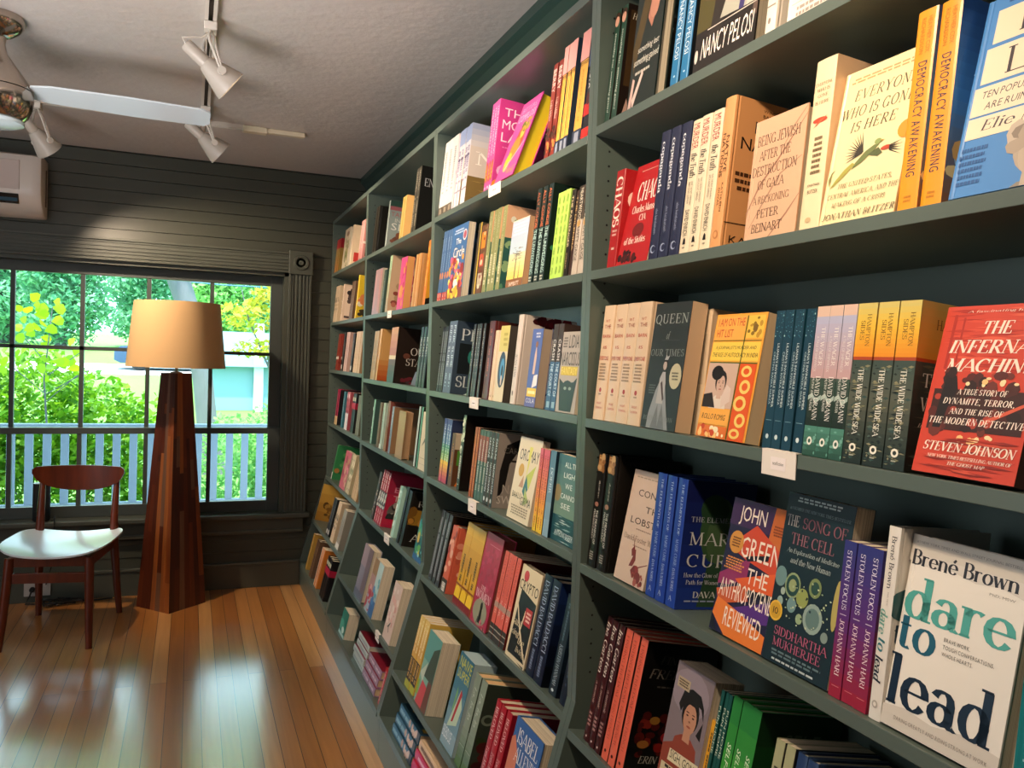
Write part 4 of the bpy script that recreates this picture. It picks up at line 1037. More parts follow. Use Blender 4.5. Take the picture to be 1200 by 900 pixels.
# ================================================================== the printed covers: (wrap colour, page colour or 'p', spine, front)
def seal(x, y, r, c, c2, w=.62): return [('e', x, y, r, r * w, c), ('l', 3, x - r * .6, y - r * .4 * w, x + r * .6, y + r * .4 * w, c2)]
def plain(base, lt, lo=.12, hi=.9, front=()): return (base, 'p', [('k', .35, lo, .65, hi, lt)], list(front))
STYLES = {
# nearest bookcase, top shelf
'hillary': ('1d3d2e', 'p', [('e', .5, .93, .42, .05, '3a2418'), ('e', .5, .9, .32, .045, 'd09a80'), ('v', 'something lost, something gained', .32, .1, .68, .8, 'd8dccb', 'o')],
            [('r', 0, 0, 1, 1, '1e140e'), ('r', .05, .3, .75, .95, '3b2a16'), ('e', .62, .72, .2, .16, '140d0a'), ('t', 'Hillary Rodham', .08, .86, .7, .93, 'cfc6b4', 'i'), ('l', 2, .1, .06, .6, .12, 'b9b2a0'), ('p', 'b08d80', .05, 0, .2, 0, .12, .2)]),
'hillaryf': ('15211c', 'p', [], [('r', 0, 0, 1, 1, '16211c'), ('p', '4a3a18', .0, .5, .3, 1, .62, 1, .1, .3), ('p', 'a9705c', .45, .72, .62, .62, .8, .8, .85, 1, .6, 1), ('e', .66, .8, .16, .11, 'b57d66'), ('t', 'something lost', .2, .44, .95, .51, 'd6d2c4', 'o'), ('t', 'something gained', .1, .34, .98, .42, 'd6d2c4', 'o'), ('l', 1, .15, .27, .8, .31, 'b8b4a8'),
             ('p', 'c9a79c', .02, 0, .14, 0, .2, .24, .12, .26), ('p', 'd6b9ae', .2, 0, .5, .26, .46, .3, .16, .08)]),
'npelosi': ('1f6f9f', 'p', [('v', 'NANCY PELOSI', .3, .22, .72, .66, 'e6ecef'), ('v', 'SPEAKER', .3, .76, .72, .98, 'e6ecef'), ('r', .82, 0, .9, 1, '8fb4d6'), ('e', .5, .09, .1, .008, 'c8d8e4')], [('r', 0, 0, 1, 1, '14181c'), ('r', .1, .2, .5, .9, '4b4320'), ('p', '1a1816', .3, 0, 1, 0, 1, 1, .55, 1), ('t', 'N', .3, .05, .45, .16, 'd9d5cd')]),
'pelosif': ('1b1714', 'p', [], [('r', 0, 0, 1, 1, '1d1813'), ('r', .0, .3, .28, 1, '4c451f'), ('p', '2a241e', .22, .16, .42, .16, .62, 1, .4, 1), ('p', 'a7a598', .4, .32, .85, .3, .98, .66, .62, .7), ('w', 26, .5, .66, .95, .95, .05, ['a9a93c', '6d7a2a', 'd0cf86']), ('p', '3b3566', .7, .3, .78, .3, .92, .9, .8, .9), ('p', 'b9b7aa', .82, .3, .97, .3, .97, .8, .9, .8), ('p', '5a4840', .93, .2, 1, .2, 1, .9, .98, .9), ('r', .2, .285, 1, .292, 'c8c2b4'), ('t', 'NANCY PELOSI', .12, .09, .97, .24, 'ece6dc', 'o'), ('e', .04, .13, .03, .05, 'cfc8bc')]),
'jones': ('e4d9cc', 'p', [('v', 'ALLEN', .52, .3, .74, .62, '3a302a'), ('v', 'JONES', .22, .3, .44, .62, '3a302a'), ('r', .1, .19, .9, .2, '8d8278'), ('e', .45, .1, .12, .02, '8d8278')], [('t', 'J.R.', .5, .2, .9, .27, '4a4038', 'o'), ('p', '2d2a63', .6, .5, 1, .42, 1, 1, .3, 1)]),
'whitef': ('e8ddd2', 'p', [], [('p', '2d2a63', 0, .45, .16, .4, .1, 1, 0, 1), ('t', 'J. R.', .14, .3, .36, .36, '5a4a44', 'o'), ('t', 'A. H.', .5, .3, .95, .38, '5a4a44', 'o'), ('r', .1, .2, 1, .206, '6a5a54'), ('r', .1, .12, 1, .124, '9a8a84'), ('l', 2, .15, .02, .95, .1, '9a8d84')]),
# nearest bookcase, second shelf
'chaos': ('a3161b', 'p', [('v', 'CHAOS', .12, .42, .88, .93, 'f0dccb', 'b'), ('l', 2, .2, .32, .8, .4, 'd9a99c'), ('l', 1, .3, .18, .7, .22, 'e0c0b0')], [('t', 'C', .1, .6, .42, .8, 'f0dccb', 'b'), ('t', 'Charles', .2, .48, .9, .55, 'eecfbd', 'b'), ('w', 12, .2, .06, .9, .2, .08, ['5a0d10', '2c0808'])]),
'chaosf': ('b3181d', 'p', [], [('t', 'CHAOS', .22, .62, .98, .82, 'f2ddcc', 'b'), ('t', 'Charles Manson,', .16, .5, .98, .585, 'f2ddcc', 'b'), ('t', 'CIA', .45, .42, .66, .485, 'f2ddcc', 'b'), ('e', .5, .33, .18, .07, '741012'), ('t', 'of the Sixties', .12, .2, .8, .27, 'f2ddcc', 'b'), ('w', 26, .06, .03, .62, .13, .06, ['2a0607', '4a0a0c', '160404']), ('r', .2, .93, .9, .936, 'd8a898')]),
'copa': ('262b45', 'p', [('v', 'copaganda', .2, .52, .66, .92, 'dfe0e6', 'b'), ('v', 'alec karakatsanis', .36, .2, .62, .4, '9aa0b8', 's'), ('e', .5, .085, .26, .032, '9aa3bd'), ('e', .56, .085, .2, .024, '262b45')], [('t', 'copaganda', .1, .7, .9, .8, 'dfe0e6', 'b')]),
'murder': ('e3d2b4', 'p', [('v', 'MURDER', .2, .78, .8, .97, 'a82a22'), ('v', 'the Truth', .26, .57, .84, .75, '1d1814', 'B'), ('v', 'FEAR, THE FIRST AMENDMENT', .55, .36, .72, .54, '7d6f5c'), ('v', 'AND A SECRET CAMPAIGN', .3, .38, .47, .54, '7d6f5c'), ('v', 'DAVID ENRICH', .28, .14, .68, .33, '2c2620'), ('p', '15110d', .35, .075, .65, .075, .6, .11, .5, .125, .4, .11), ('l', 1, .35, .04, .65, .06, '7d6f5c')], [('t', 'MURDER', .1, .7, .9, .85, 'a82a22')]),
'native': ('d99a63', 'p', [('v', 'NATIVE', .52, .5, .8, .74, '3a2312'), ('v', 'NATIONS', .2, .47, .48, .76, '3a2312'), ('v', 'KATHLEEN', .56, .24, .72, .43, '4a2d18'), ('v', 'DUVAL', .3, .28, .46, .4, '4a2d18'), ('e', .5, .09, .22, .03, 'b87a48'), ('e', .5, .09, .14, .018, 'd99a63')], [('t', 'WINNER OF THE', .35, .93, .8, .95, '4a2a14'), ('t', 'BANCROFT PRIZE', .35, .895, .85, .915, '4a2a14'), ('t', 'NATIVE', .27, .78, .95, .86, '1a110b'), ('t', 'NATIONS', .12, .66, .95, .74, '1a110b'), ('l', 3, .08, .38, .5, .52, '4a2a14'), ('p', '3a2010', .02, .165, .3, .17, .5, .18, .5, .19, .28, .178, .02, .172), ('p', '24140a', .34, .18, .44, .18, .4, .24), ('t', 'KATHLEEN', .1, .04, .9, .09, '2a180c')]),
'jewish': ('d8ac8b', 'p', [], [('p', 'a87a62', .0, .22, .25, .45, .55, .62, 1, .92, 1, .93, .53, .635, .22, .46, 0, .235), ('p', 'b38a70', .1, .1, .35, .3, .62, .5, .98, .6, .98, .606, .6, .51, .33, .31, .1, .108), ('p', 'a87a62', .5, 0, .8, .16, 1, .3, 1, .31, .78, .17, .48, 0), ('p', 'b38a70', .6, .7, .8, .86, .99, .98, .99, .99, .78, .87, .6, .71),
            ('t', 'BEING JEWISH', .1, .78, .9, .865, '3a2820', 'sl'), ('t', 'AFTER THE', .16, .655, .76, .735, '3a2820', 'sl'), ('t', 'DESTRUCTION', .06, .53, .9, .61, '3a2820', 'sl'), ('t', 'OF GAZA', .19, .415, .7, .49, '3a2820', 'sl'), ('t', 'A RECKONING', .12, .295, .82, .355, '4a352b', 'sl'), ('t', 'PETER', .24, .175, .66, .245, '3a2820', 'sl'), ('t', 'BEINART', .16, .06, .74, .13, '3a2820', 'sl')]),
'everyone': ('eed6ae', 'p', [('t', 'EVERYONE', .12, .845, .88, .865, '5a4a34', 's'), ('t', 'WHO IS', .2, .81, .8, .83, '5a4a34', 's'), ('t', 'GONE', .26, .775, .74, .795, '5a4a34', 's'), ('t', 'IS HERE', .18, .735, .82, .755, '5a4a34', 's'), ('e', .5, .64, .34, .016, 'c2452c'), ('p', 'd0643c', .2, .6, .5, .64, .85, .66, .5, .625), ('l', 7, .3, .32, .75, .55, '7a6648'), ('t', 'JONATHAN', .24, .25, .8, .27, '4a3c28'), ('t', 'BLITZER', .28, .215, .76, .235, '4a3c28'), ('e', .45, .06, .14, .016, 'c8ad84')], [('r', 0, 0, 1, 1, 'ecc9a4'), ('t', 'W', .3, .66, .46, .72, '5a4a34', 's'), ('l', 1, .6, .86, .95, .9, 'a58c68')]),
'everyonef': ('f0dcaa', 'p', [], [('l', 2, .1, .91, .96, .95, 'b59b68'), ('t', 'EVERYONE', .2, .79, 1.0, .86, '5d5138', 'ilw'), ('t', 'WHO IS GONE', .07, .68, 1.0, .75, '5d5138', 'ilw'), ('t', 'IS HERE', .22, .58, .82, .645, '5d5138', 'ilw'),
            *[('p', '3f3a30', .45 - .012 * math.sin(a), .425 + .007 * math.cos(a), .45 + .012 * math.sin(a), .425 - .007 * math.cos(a), .45 + .24 * math.cos(a), .425 + .15 * math.sin(a)) for a in [1.75 + .17 * q for q in range(11)]],
            ('p', '6f7a48', .34, .33, .46, .36, .6, .415, .66, .45, .6, .455, .5, .43, .38, .37), ('p', 'a8a04c', .08, .235, .14, .25, .26, .3, .38, .36, .34, .375, .24, .34, .14, .28), ('p', '8f8a50', .06, .25, .04, .3, .07, .34, .12, .355, .08, .33, .07, .29), ('p', '55603c', .52, .4, .66, .375, .72, .39, .66, .43), ('e', .64, .47, .045, .018, '8a9a5c'), ('p', 'b89a4c', .67, .475, .73, .47, .68, .465), ('e', .76, .415, .07, .014, 'b5442a'),
            *[('p', '26221e', .8, .40 + .006 * q, .8, .392 + .006 * q, .97 + .012 * (q % 2), .345 + .024 * q) for q in range(5)],
            ('e', .97, .5, .1, .055, 'dc9430'), ('t', 'THE UNITED STATES,', .2, .215, .9, .25, '6a5d40', 'ilw'), ('t', 'CENTRAL AMERICA, AND THE', .08, .155, 1.0, .19, '6a5d40', 'ilw'), ('t', 'MAKING OF A CRISIS', .16, .1, .86, .13, '6a5d40', 'ilw'), ('t', 'JONATHAN BLITZER', .06, .02, 1.0, .06, '5d5138', 'ilw')]),
'democ': ('f29a22', 'p', [('v', 'DEMOCRACY AWAKENING', .3, .17, .72, .74, '2c3350', 'w'), ('v', 'HEATHER COX', .56, .78, .76, .96, 'b8781e'), ('v', 'RICHARDSON', .26, .78, .46, .96, 'b8781e'), ('l', 2, .3, .04, .7, .08, 'c07f22')], [('g', 0, 0, 1, .5, 8, '8a5a3c', '3c78b8'), ('g', 0, .5, 1, 1, 8, '3c78b8', '1c3a70'), ('t', 'D', .3, .8, .46, .88, 'dfe6ee'), ('t', 'A', .18, .64, .36, .72, 'dfe6ee'), ('w', 14, .02, .1, .9, .3, .08, ['caa060', '8fb0cf', 'e0c890'])]),
'badlaw': ('4b86c6', 'p', [], [('l', 1, .1, .95, .95, .98, '2c568c'), ('r', .11, .76, .99, .93, 'ecd9bd'), ('t', 'Bad', .3, .785, .8, .91, '3a3338', 'sl'), ('r', .08, .56, .99, .74, 'ecd9bd'), ('t', 'Law', .25, .585, .85, .715, '3a3338', 'sl'), ('r', .05, .4, .99, .545, 'ecd9bd'), ('t', 'TEN POPULAR LAWS THAT', .12, .485, .92, .52, '4a4046', 'o'), ('t', 'ARE RUINING AMERICA', .15, .425, .88, .46, '4a4046', 'o'), ('r', .05, .285, .99, .39, 'ecd9bd'), ('t', 'Elie Mystal', .16, .305, .88, .37, '4a4046', 'i'), ('l', 6, .03, .05, .26, .25, '335f98'), ('f', .6, .16, .24, 'b9a896', 'b0a090', '8e8478'), ('w', 20, .42, .2, .8, .29, .07, ['a89888', 'bfb0a0', '8a7c70'])]),
# nearest bookcase, third shelf
'barn': ('dcbf9f', 'p', [('t', 'WT', .3, .85, .7, .875, 'b02a26'), ('t', 'THE', .25, .80, .8, .83, '8f2a26'), ('t', 'BARN', .2, .715, .85, .745, 'b02a26'), ('t', 'IS', .35, .62, .65, .645, 'b02a26'), ('t', 'EVERYONE', .1, .52, .9, .555, 'b02a26'), ('l', 6, .2, .34, .8, .5, 'a08468'), ('e', .5, .26, .1, .02, 'a8241f'), ('l', 1, .35, .215, .65, .235, '9a7a60'), ('t', 'WRIGHT', .3, .135, .72, .155, 'c2625a'), ('t', 'THOMPSON', .22, .095, .8, .115, 'c2625a')], [('t', 'THE', .14, .74, .9, .86, 'b3211d'), ('t', 'BARN', .12, .44, .9, .56, 'b3211d')]),
'queen': ('2a2f2f', 'd8b794', [], [('t', 'QUEEN', .05, .82, .95, .91, '9aa09a', 'slw'), ('t', 'of', .42, .71, .52, .77, '8a908a', 'i'), ('r', .3, .7, .8, .702, '4b5250'), ('t', 'OUR TIMES', .04, .575, .96, .63, '828a86', 'slw'), ('p', '8c9092', .2, .12, .32, .3, .4, .37, .56, .37, .66, .2, .8, .0, .18, .0), ('p', 'a9a6a4', .38, .2, .4, .4, .46, .45, .54, .45, .58, .36, .56, .2), ('e', .5, .5, .05, .035, 'b7a498'), ('p', '2d221c', .44, .5, .46, .55, .56, .55, .57, .48, .54, .53, .47, .53), ('p', 'a9a9a8', .47, .545, .56, .545, .6, .58, .54, .57, .51, .585), ('p', '4a3a3a', .44, .36, .55, .22, .58, .24, .48, .38), ('p', '6e7274', .3, 0, .44, .2, .5, .02, .56, .2, .7, 0), ('e', .82, .42, .16, .1, 'bcb494'), ('l', 3, .72, .385, .92, .455, '4b4a40'), ('l', 4, .12, .27, .32, .35, '5f6664'), ('t', 'ROBERT HARDMAN', .08, .065, .9, .1, '7f8684', 'slw')]),
'pageb': ('dfc3a0', 'd8b794', [], [('r', .3, .4, .9, .8, 'c8ae90')]),
'hitlist': ('e9a23a', 'e2c49c', [], [('r', .03, .79, .62, .98, 'f0a84c'), ('t', 'I AM ON THE', .07, .9, .6, .965, 'bf3a1c'), ('t', 'HIT LIST', .07, .81, .4, .875, 'bf3a1c'), ('r', .66, .8, .97, .98, 'e4bc4a'), ('w', 14, .7, .82, .93, .96, .03, ['b8882a', '8a6a20']), ('e', .82, .88, .04, .035, '7a5a24'), ('r', .03, .62, .97, .77, 'ecc64e'), ('t', "A JOURNALIST'S MURDER AND", .1, .705, .9, .74, '3a2a18', 'o'), ('t', 'THE RISE OF AUTOCRACY IN INDIA', .06, .65, .95, .685, '3a2a18', 'o'), ('r', .03, .78, .97, .785, '4f5a1c'), ('r', .03, .6, .97, .61, '4f5a1c'), ('r', .635, .0, .655, .98, '4f5a1c'),
             ('r', .03, .24, .63, .6, 'c9aa98'), ('f', .34, .43, .17, 'c9a795', '1d1412', 'd9cabb'), ('e', .24, .52, .12, .06, '17100e'), ('p', '2a201c', .03, .24, .3, .24, .2, .36, .03, .34), ('p', 'd6bfb2', .42, .24, .58, .3, .56, .4, .47, .43, .4, .33), ('r', .66, .0, .97, .6, 'd9541c'), ('e', .8, .54, .1, .045, 'e8c86a'), ('e', .8, .54, .055, .024, 'd9541c'), ('e', .82, .42, .1, .055, 'e8c86a'), ('e', .82, .42, .055, .03, 'd9541c'), ('e', .78, .29, .12, .06, 'e8c86a'), ('e', .78, .29, .07, .034, 'd9541c'), ('e', .84, .16, .1, .055, 'e8c86a'), ('e', .84, .16, .055, .03, 'd9541c'), ('e', .78, .055, .1, .04, 'e8c86a'), ('e', .78, .055, .055, .02, 'd9541c'),
             ('r', .03, .105, .63, .235, 'efaa4a'), ('t', 'ROLLO ROMIG', .08, .145, .56, .19, '4a3018', 'o'), ('r', .03, .0, .63, .095, 'd9702c'), ('w', 18, .08, .01, .58, .085, .04, ['f0c27a', 'c2401a', 'efe0b8'])]),
'liliana': ('123a4d', 'p', [('w', 26, .15, .8, .85, .99, .05, ['3f7a8c', '2a5a6c', '8fb4b8']), ('v', "LILIANA'S INVINCIBLE SUMMER", .54, .3, .76, .76, 'd6e2e0'), ('v', 'CRISTINA RIVERA GARZA', .24, .32, .42, .7, 'b8ccd0'), ('r', .2, .205, .8, .209, '7fa0a8'), ('e', .5, .09, .16, .018, 'c6d4d6')], [('g', 0, 0, 1, 1, 6, '0f3240', '1a5060')]),
'wager': ('2f5a4c', 'p', [('g', 0, .52, 1, 1, 8, 'c09a9a', 'aab2d4'), ('r', 0, .93, 1, 1, 'd6b6a4'), ('g', 0, .2, 1, .52, 6, '16261f', '3a4f44'), ('p', 'a8b9b0', 0, .4, .3, .42, .6, .38, 1, .41, 1, .38, .6, .35, .3, .39, 0, .37), ('g', 0, 0, 1, .2, 5, '24483c', '4f8a78'), ('w', 10, .05, .02, .95, .18, .12, ['6fa596', '3b6e60']), ('v', 'THE WAGER', .5, .6, .8, .86, 'ece6e0', 's'), ('v', 'DAVID GRANN', .46, .24, .82, .53, 'f0ece4', 's'), ('v', 'A TALE OF SHIPWRECK', .18, .56, .38, .8, 'd9cfcf'), ('v', 'MUTINY AND MURDER', .18, .3, .36, .52, 'd6d8d0'), ('e', .5, .1, .2, .028, 'e6e6dc'), ('e', .5, .1, .1, .014, '2f5a4c')], [('g', 0, .5, 1, 1, 5, 'c4a0a0', 'aab2d4'), ('g', 0, 0, 1, .5, 5, '1f3d33', '3a5f52')]),
'wide': ('26302b', 'p', [('g', 0, .66, 1, .86, 7, 'e08a1c', 'e4b83a'), ('g', 0, .86, 1, 1, 4, 'e4b83a', 'c9bb72'), ('r', 0, .645, 1, .665, 'a8421c'), ('g', 0, .4, 1, .645, 6, '55584a', '3a4a44'), ('g', 0, 0, 1, .4, 6, '172420', '55584a'), ('h', 90, .02, .02, .98, .63, ['7d7a5c', '1c2825', '4f6258', '8a8464', '10201e', '2f4a46']), ('v', 'HAMPTON', .54, .73, .76, .93, '6a4a18', 's'), ('v', 'SIDES', .24, .77, .46, .89, '6a4a18', 's'), ('v', 'THE WIDE WIDE SEA', .38, .18, .66, .59, 'f0eee2', 's'), ('e', .5, .1, .18, .026, 'e8e4d6'), ('e', .5, .1, .09, .013, '26302b'), ('l', 1, .36, .045, .6, .06, 'b8b8a8')],
         [('g', 0, .66, 1, 1, 8, 'c98a30', 'b59c58'), ('r', 0, .645, 1, .665, 'a8421c'), ('g', 0, 0, 1, .645, 8, '14201e', '3a4640'), ('h', 90, .02, .02, .98, .63, ['5d5c48', '1c2825', '3f5248']), ('t', 'HAMPTON SIDES', .2, .84, .96, .9, '5a3c18', 's'), ('t', 'THE WIDE', .1, .5, .9, .58, 'cfd0c8', 's'), ('t', 'WIDE SEA', .1, .36, .9, .44, 'cfd0c8', 's'), ('t', 'Imperial Ambition', .1, .26, .9, .29, 'b8bab0', 'i')]),
'infernal': ('c8402c', '3a1c16', [], [('h', 70, .02, .6, .98, .98, ['d9583e', 'b2301f', 'a8281a', 'd24a34']), ('p', 'a82c1e', .1, .62, .1, .95, .13, .95, .13, .62), ('p', 'a82c1e', .2, .66, .2, .93, .22, .93, .22, .66), ('t', 'A fascinating history', .22, .955, .95, .972, 'f0cfc0', 'i'), ('t', 'THE', .42, .83, .7, .905, 'f4e2d2', 'B'), ('t', 'INFERNAL', .12, .715, .99, .795, 'f4e2d2', 'B'), ('t', 'MACHINE', .12, .605, .99, .685, 'f4e2d2', 'B'),
             ('r', .06, .26, .97, .5, '3a1a14'), ('w', 46, .08, .26, .95, .6, .06, ['4a201a', '2c1410', '6b2c22', 'a83a28', '571f18']), ('p', '1a100e', .12, .27, .2, .27, .24, .4, .3, .5, .26, .58, .16, .58, .14, .45), ('e', .21, .6, .045, .035, '2a1612'), ('w', 7, .3, .52, .9, .57, .03, ['f4d9a8', 'efc080']), ('w', 6, .4, .2, .8, .24, .03, ['f4d9a8', 'efc080']), ('p', 'd45a40', .6, .3, .95, .42, .95, .44, .58, .32),
             ('t', 'A TRUE STORY OF', .3, .47, .78, .505, 'f4e6d8', 'Bw'), ('t', 'DYNAMITE, TERROR,', .18, .41, .86, .45, 'f4e6d8', 'Bw'), ('t', 'AND THE RISE OF', .26, .355, .78, .39, 'f4e6d8', 'Bw'), ('t', 'THE MODERN DETECTIVE', .08, .295, .99, .335, 'f4e6d8', 'Bw'), ('h', 40, .02, .02, .98, .22, ['b2301f', '8a2418', 'd2523a']), ('t', 'STEVEN JOHNSON', .08, .135, .97, .19, 'f4e2d2', 'B'), ('t', 'NEW YORK TIMES BESTSELLING AUTHOR OF', .14, .095, .95, .115, 'f0d6c6', 'B'), ('t', 'THE GHOST MAP', .36, .06, .72, .08, 'f0d6c6', 'B')]),
# nearest bookcase, fourth shelf
'mariah': ('15120f', 'p', [('r', .2, .84, .85, .985, 'a97a4a'), ('w', 8, .25, .85, .8, .97, .2, ['8a5c34', 'c29a68']), ('v', 'THE MEANING OF', .52, .2, .74, .5, 'e8e2d8'), ('v', 'MARIAH CAREY', .26, .24, .44, .5, 'cfc8bc'), ('v', 'Andrew', .5, .6, .68, .76, 'b8b0a4', 'o'), ('e', .5, .55, .22, .022, '9a6a58'), ('l', 4, .3, .06, .75, .14, 'a09a90')], [('t', 'MEANING', .3, .52, .98, .585, 'd0cac2'), ('t', 'PORTRAIT', .2, .92, .9, .955, '3a342e', 's'), ('e', .22, .06, .05, .02, 'c8c2ba')]),
'lobster': ('cdb19c', 'b9a48c', [], [('l', 1, .1, .93, .9, .95, 'a08a74'), ('t', 'CONS', .28, .775, .97, .835, '4a3630'), ('t', 'TH', .6, .645, .99, .7, '4a3630'), ('t', 'LOBST', .2, .525, .99, .585, '4a3630'), ('l', 1, .4, .475, .9, .495, '9a8070'), ('t', 'David Foster W', .1, .375, .98, .425, '6a5448', 'sl'), ('l', 1, .4, .33, .95, .345, '9a8070'),
            ('p', '7a2c28', .42, .15, .5, .24, .46, .3, .56, .31, .6, .22, .54, .16), ('p', '7a2c28', .46, .24, .42, .3, .5, .34, .56, .27), ('e', .66, .13, .1, .05, '8a3430'), ('e', .75, .08, .1, .05, '742a28'), ('p', '742a28', .5, .12, .6, .18, .66, .12, .56, .08), ('w', 9, .55, .03, .92, .14, .05, ['8f3c36', '6a2422', '9f5048']), ('p', '7a2c28', .7, .16, .98, .22, .98, .225, .7, .17), ('p', '7a2c28', .5, .3, .44, .4, .45, .4, .52, .3)]),
'curie': ('1f3f96', 'p', [('v', 'THE ELEMENTS OF', .5, .56, .7, .96, 'c0cde6', 's'), ('v', 'MARIE CURIE', .46, .32, .72, .53, '9fb4e0', 's'), ('v', 'DAVA SOBEL', .44, .12, .68, .3, 'b8c8ea', 's'), ('t', 'A', .34, .05, .66, .09, 'c8d4ee', 's')], [('g', 0, 0, 1, 1, 6, '24409a', '171d56'), ('e', .5, .62, .26, .26, '3f5f3c'), ('e', .52, .56, .18, .2, '4f6a46'), ('e', .42, .78, .2, .12, '2c4a30'), ('p', '33503a', .3, .02, .8, .02, .62, .36, .4, .36), ('t', 'THE ELEMENTS OF', .1, .68, .98, .72, 'c6c9d0', 'slw'), ('t', 'MARIE', .1, .5, .92, .6, 'e0e0de', 'slw'), ('t', 'CURIE', .1, .33, .95, .43, 'e0e0de', 'slw'), ('t', 'How the Glow of Radium Lit a', .08, .25, .95, .285, 'dcdce2', 's'), ('t', 'Path for Women in Science', .12, .195, .92, .23, 'dcdce2', 's'), ('t', 'DAVA SOBEL', .24, .09, .92, .14, 'e6e4de', 'b'), ('l', 1, .12, .055, .92, .075, 'a8b0d0')]),
'anthro': ('1c1638', 'p', [], [('r', 0, .8, 1, 1, '3a1f4a'), ('p', 'c2642a', .72, .7, 1, .68, 1, 1, .76, 1), ('p', 'c7452a', .08, .64, .5, .84, .98, .7, .98, .52, .4, .58), ('p', '8a2a5c', 0, .42, .5, .6, .5, .44, .2, .36, 0, .34), ('p', 'd95a2a', .3, .42, .98, .56, .98, .4, .5, .36), ('p', '12101e', .4, .6, .8, .66, .8, .62, .45, .57), ('p', '52287a', .3, .2, .98, .36, .98, .2, .55, .14), ('p', 'c4562c', 0, .3, .5, .4, .6, .3, .1, .2), ('p', 'e0762e', .02, .12, .3, .0, .98, .0, .98, .12, .5, .2, .06, .25), ('p', '12101e', .16, .0, .02, .02, .02, .12), ('p', '100e1c', .55, .38, .95, .4, .95, .36, .6, .33),
            ('t', 'JOHN', .16, .81, .64, .955, 'ecdccc'), ('t', 'GREEN', .3, .59, .98, .74, 'ecdccc'), ('t', 'THE', .5, .42, .86, .53, 'ecdccc'), ('t', 'ANTHROPOCENE', .06, .265, .99, .4, 'ecdccc'), ('t', 'REVIEWED', .24, .07, .9, .205, 'ecdccc'), ('e', .2, .68, .13, .085, 'c98a3a'), ('l', 4, .12, .64, .28, .72, '5a3018'), ('l', 5, .06, .47, .42, .57, 'd68a4a'), ('l', 4, .78, .8, .97, .88, '7a3a1c')]),
'cell': ('10262f', 'p', [], [('l', 2, .1, .95, .9, .985, 'a8b4b4'), ('t', '#1 NUMBER ONE NEW YORK TIMES BESTSELLER', .06, .9, .96, .92, '7f9094', 's'), ('t', 'THE', .05, .805, .24, .87, 'b0a8a4', 's'), ('t', 'SONG OF', .3, .805, .94, .87, '8c5560', 's'), ('t', 'THE CELL', .16, .705, .8, .77, '94606a', 's'), ('t', 'An Exploration of Medicine', .12, .645, .9, .68, 'a9b4b0', 'i'), ('t', 'and the New Human', .2, .595, .8, .63, 'a9b4b0', 'i'),
            ('e', .3, .47, .12, .075, '8a9a70'), ('e', .3, .47, .1, .062, '22443f'), ('e', .3, .47, .06, .037, '93a070'), ('e', .1, .5, .09, .06, '6a8a8a'), ('e', .63, .5, .09, .056, '7a8a58'), ('e', .63, .5, .06, .037, '2a4a40'), ('e', .47, .42, .09, .056, '8f9a55'), ('e', .33, .36, .07, .044, '6f9090'), ('e', .66, .33, .14, .085, '8fa39a'), ('e', .66, .33, .1, .06, '5f7a76'), ('e', .95, .45, .05, .14, 'b0a25a'), ('e', .47, .3, .05, .03, '93a880'), ('e', .17, .42, .035, .022, '9fb0a4'), ('e', .15, .36, .045, .028, '8fa8a0'), ('e', .86, .26, .05, .03, '7f9088'), ('w', 50, .24, .26, .9, .52, .012, ['c8cfa8', '10262f', 'a8b890']),
            ('e', .11, .295, .105, .06, 'e0b23c'), ('e', .11, .295, .085, .048, 'c99a2c'), ('t', '10', .07, .275, .15, .315, '2a2010'), ('t', 'SIDDHARTHA', .14, .165, .94, .215, 'b8607c', 's'), ('t', 'MUKHERJEE', .14, .1, .86, .15, 'b8607c', 's'), ('l', 2, .06, .045, .9, .085, '5f7478'), ('l', 1, .14, .015, .86, .035, 'b8c0c0')]),
'focus': ('4a2a70', 'p', [('g', 0, .5, 1, 1, 6, '5a2a72', '2c3478'), ('g', 0, 0, 1, .5, 6, 'a01c34', '5a2a72'), ('v', 'STOLEN FOCUS', .3, .56, .68, .94, 'e4dcec', 's'), ('v', 'JOHANN HARI', .3, .14, .68, .5, 'ecd6dc', 's'), ('r', .24, .527, .76, .531, 'd8c8dc'), ('r', .2, .07, .8, .074, 'd87a84')], [('g', 0, 0, 1, 1, 6, 'a01c34', '2c3478')]),
'dare': ('e4ddd4', 'p', [('v', 'Bren\u00e9 Brown', .4, .68, .78, .95, '3c3a3e', 's'), ('v', 'PhD, MSW', .5, .59, .62, .66, 'a09a94'), ('v', 'dare', .14, .44, .74, .57, '6fa99a', 'B'), ('v', 'to', .2, .35, .74, .42, '2f7680', 'B'), ('v', 'lead', .14, .19, .74, .33, '14283c', 'B'), ('e', .5, .08, .22, .02, 'b0a89e'), ('e', .5, .08, .12, .011, 'e4ddd4')], [('t', 'Bren\u00e9', .36, .84, .98, .91, '2c2c34', 'b'), ('e', .2, .6, .25, .09, '2f5a5c'), ('t', 'to', .05, .4, .3, .5, '1c3c50', 'b')]),
'daref': ('e9e2d8', 'p', [], [('r', 0, .9, 1, 1, 'cfc6ba'), ('p', 'd6cec4', 0, .86, .2, .845, .4, .86, .6, .835, .8, .85, 1, .82, 1, .9, 0, .9), ('p', 'd2c9be', 0, .1, .2, .12, .45, .1, .7, .13, 1, .11, 1, 0, 0, 0), ('t', '#1 NEW YORK TIMES AND WALL STREET JOURNAL BESTSELLER', .04, .955, .97, .972, '8a8078'), ('t', 'Bren\u00e9 Brown', .03, .845, .93, .925, '26262e', 'b'), ('t', 'PhD, MSW', .72, .8, .92, .815, 'a09a92'),
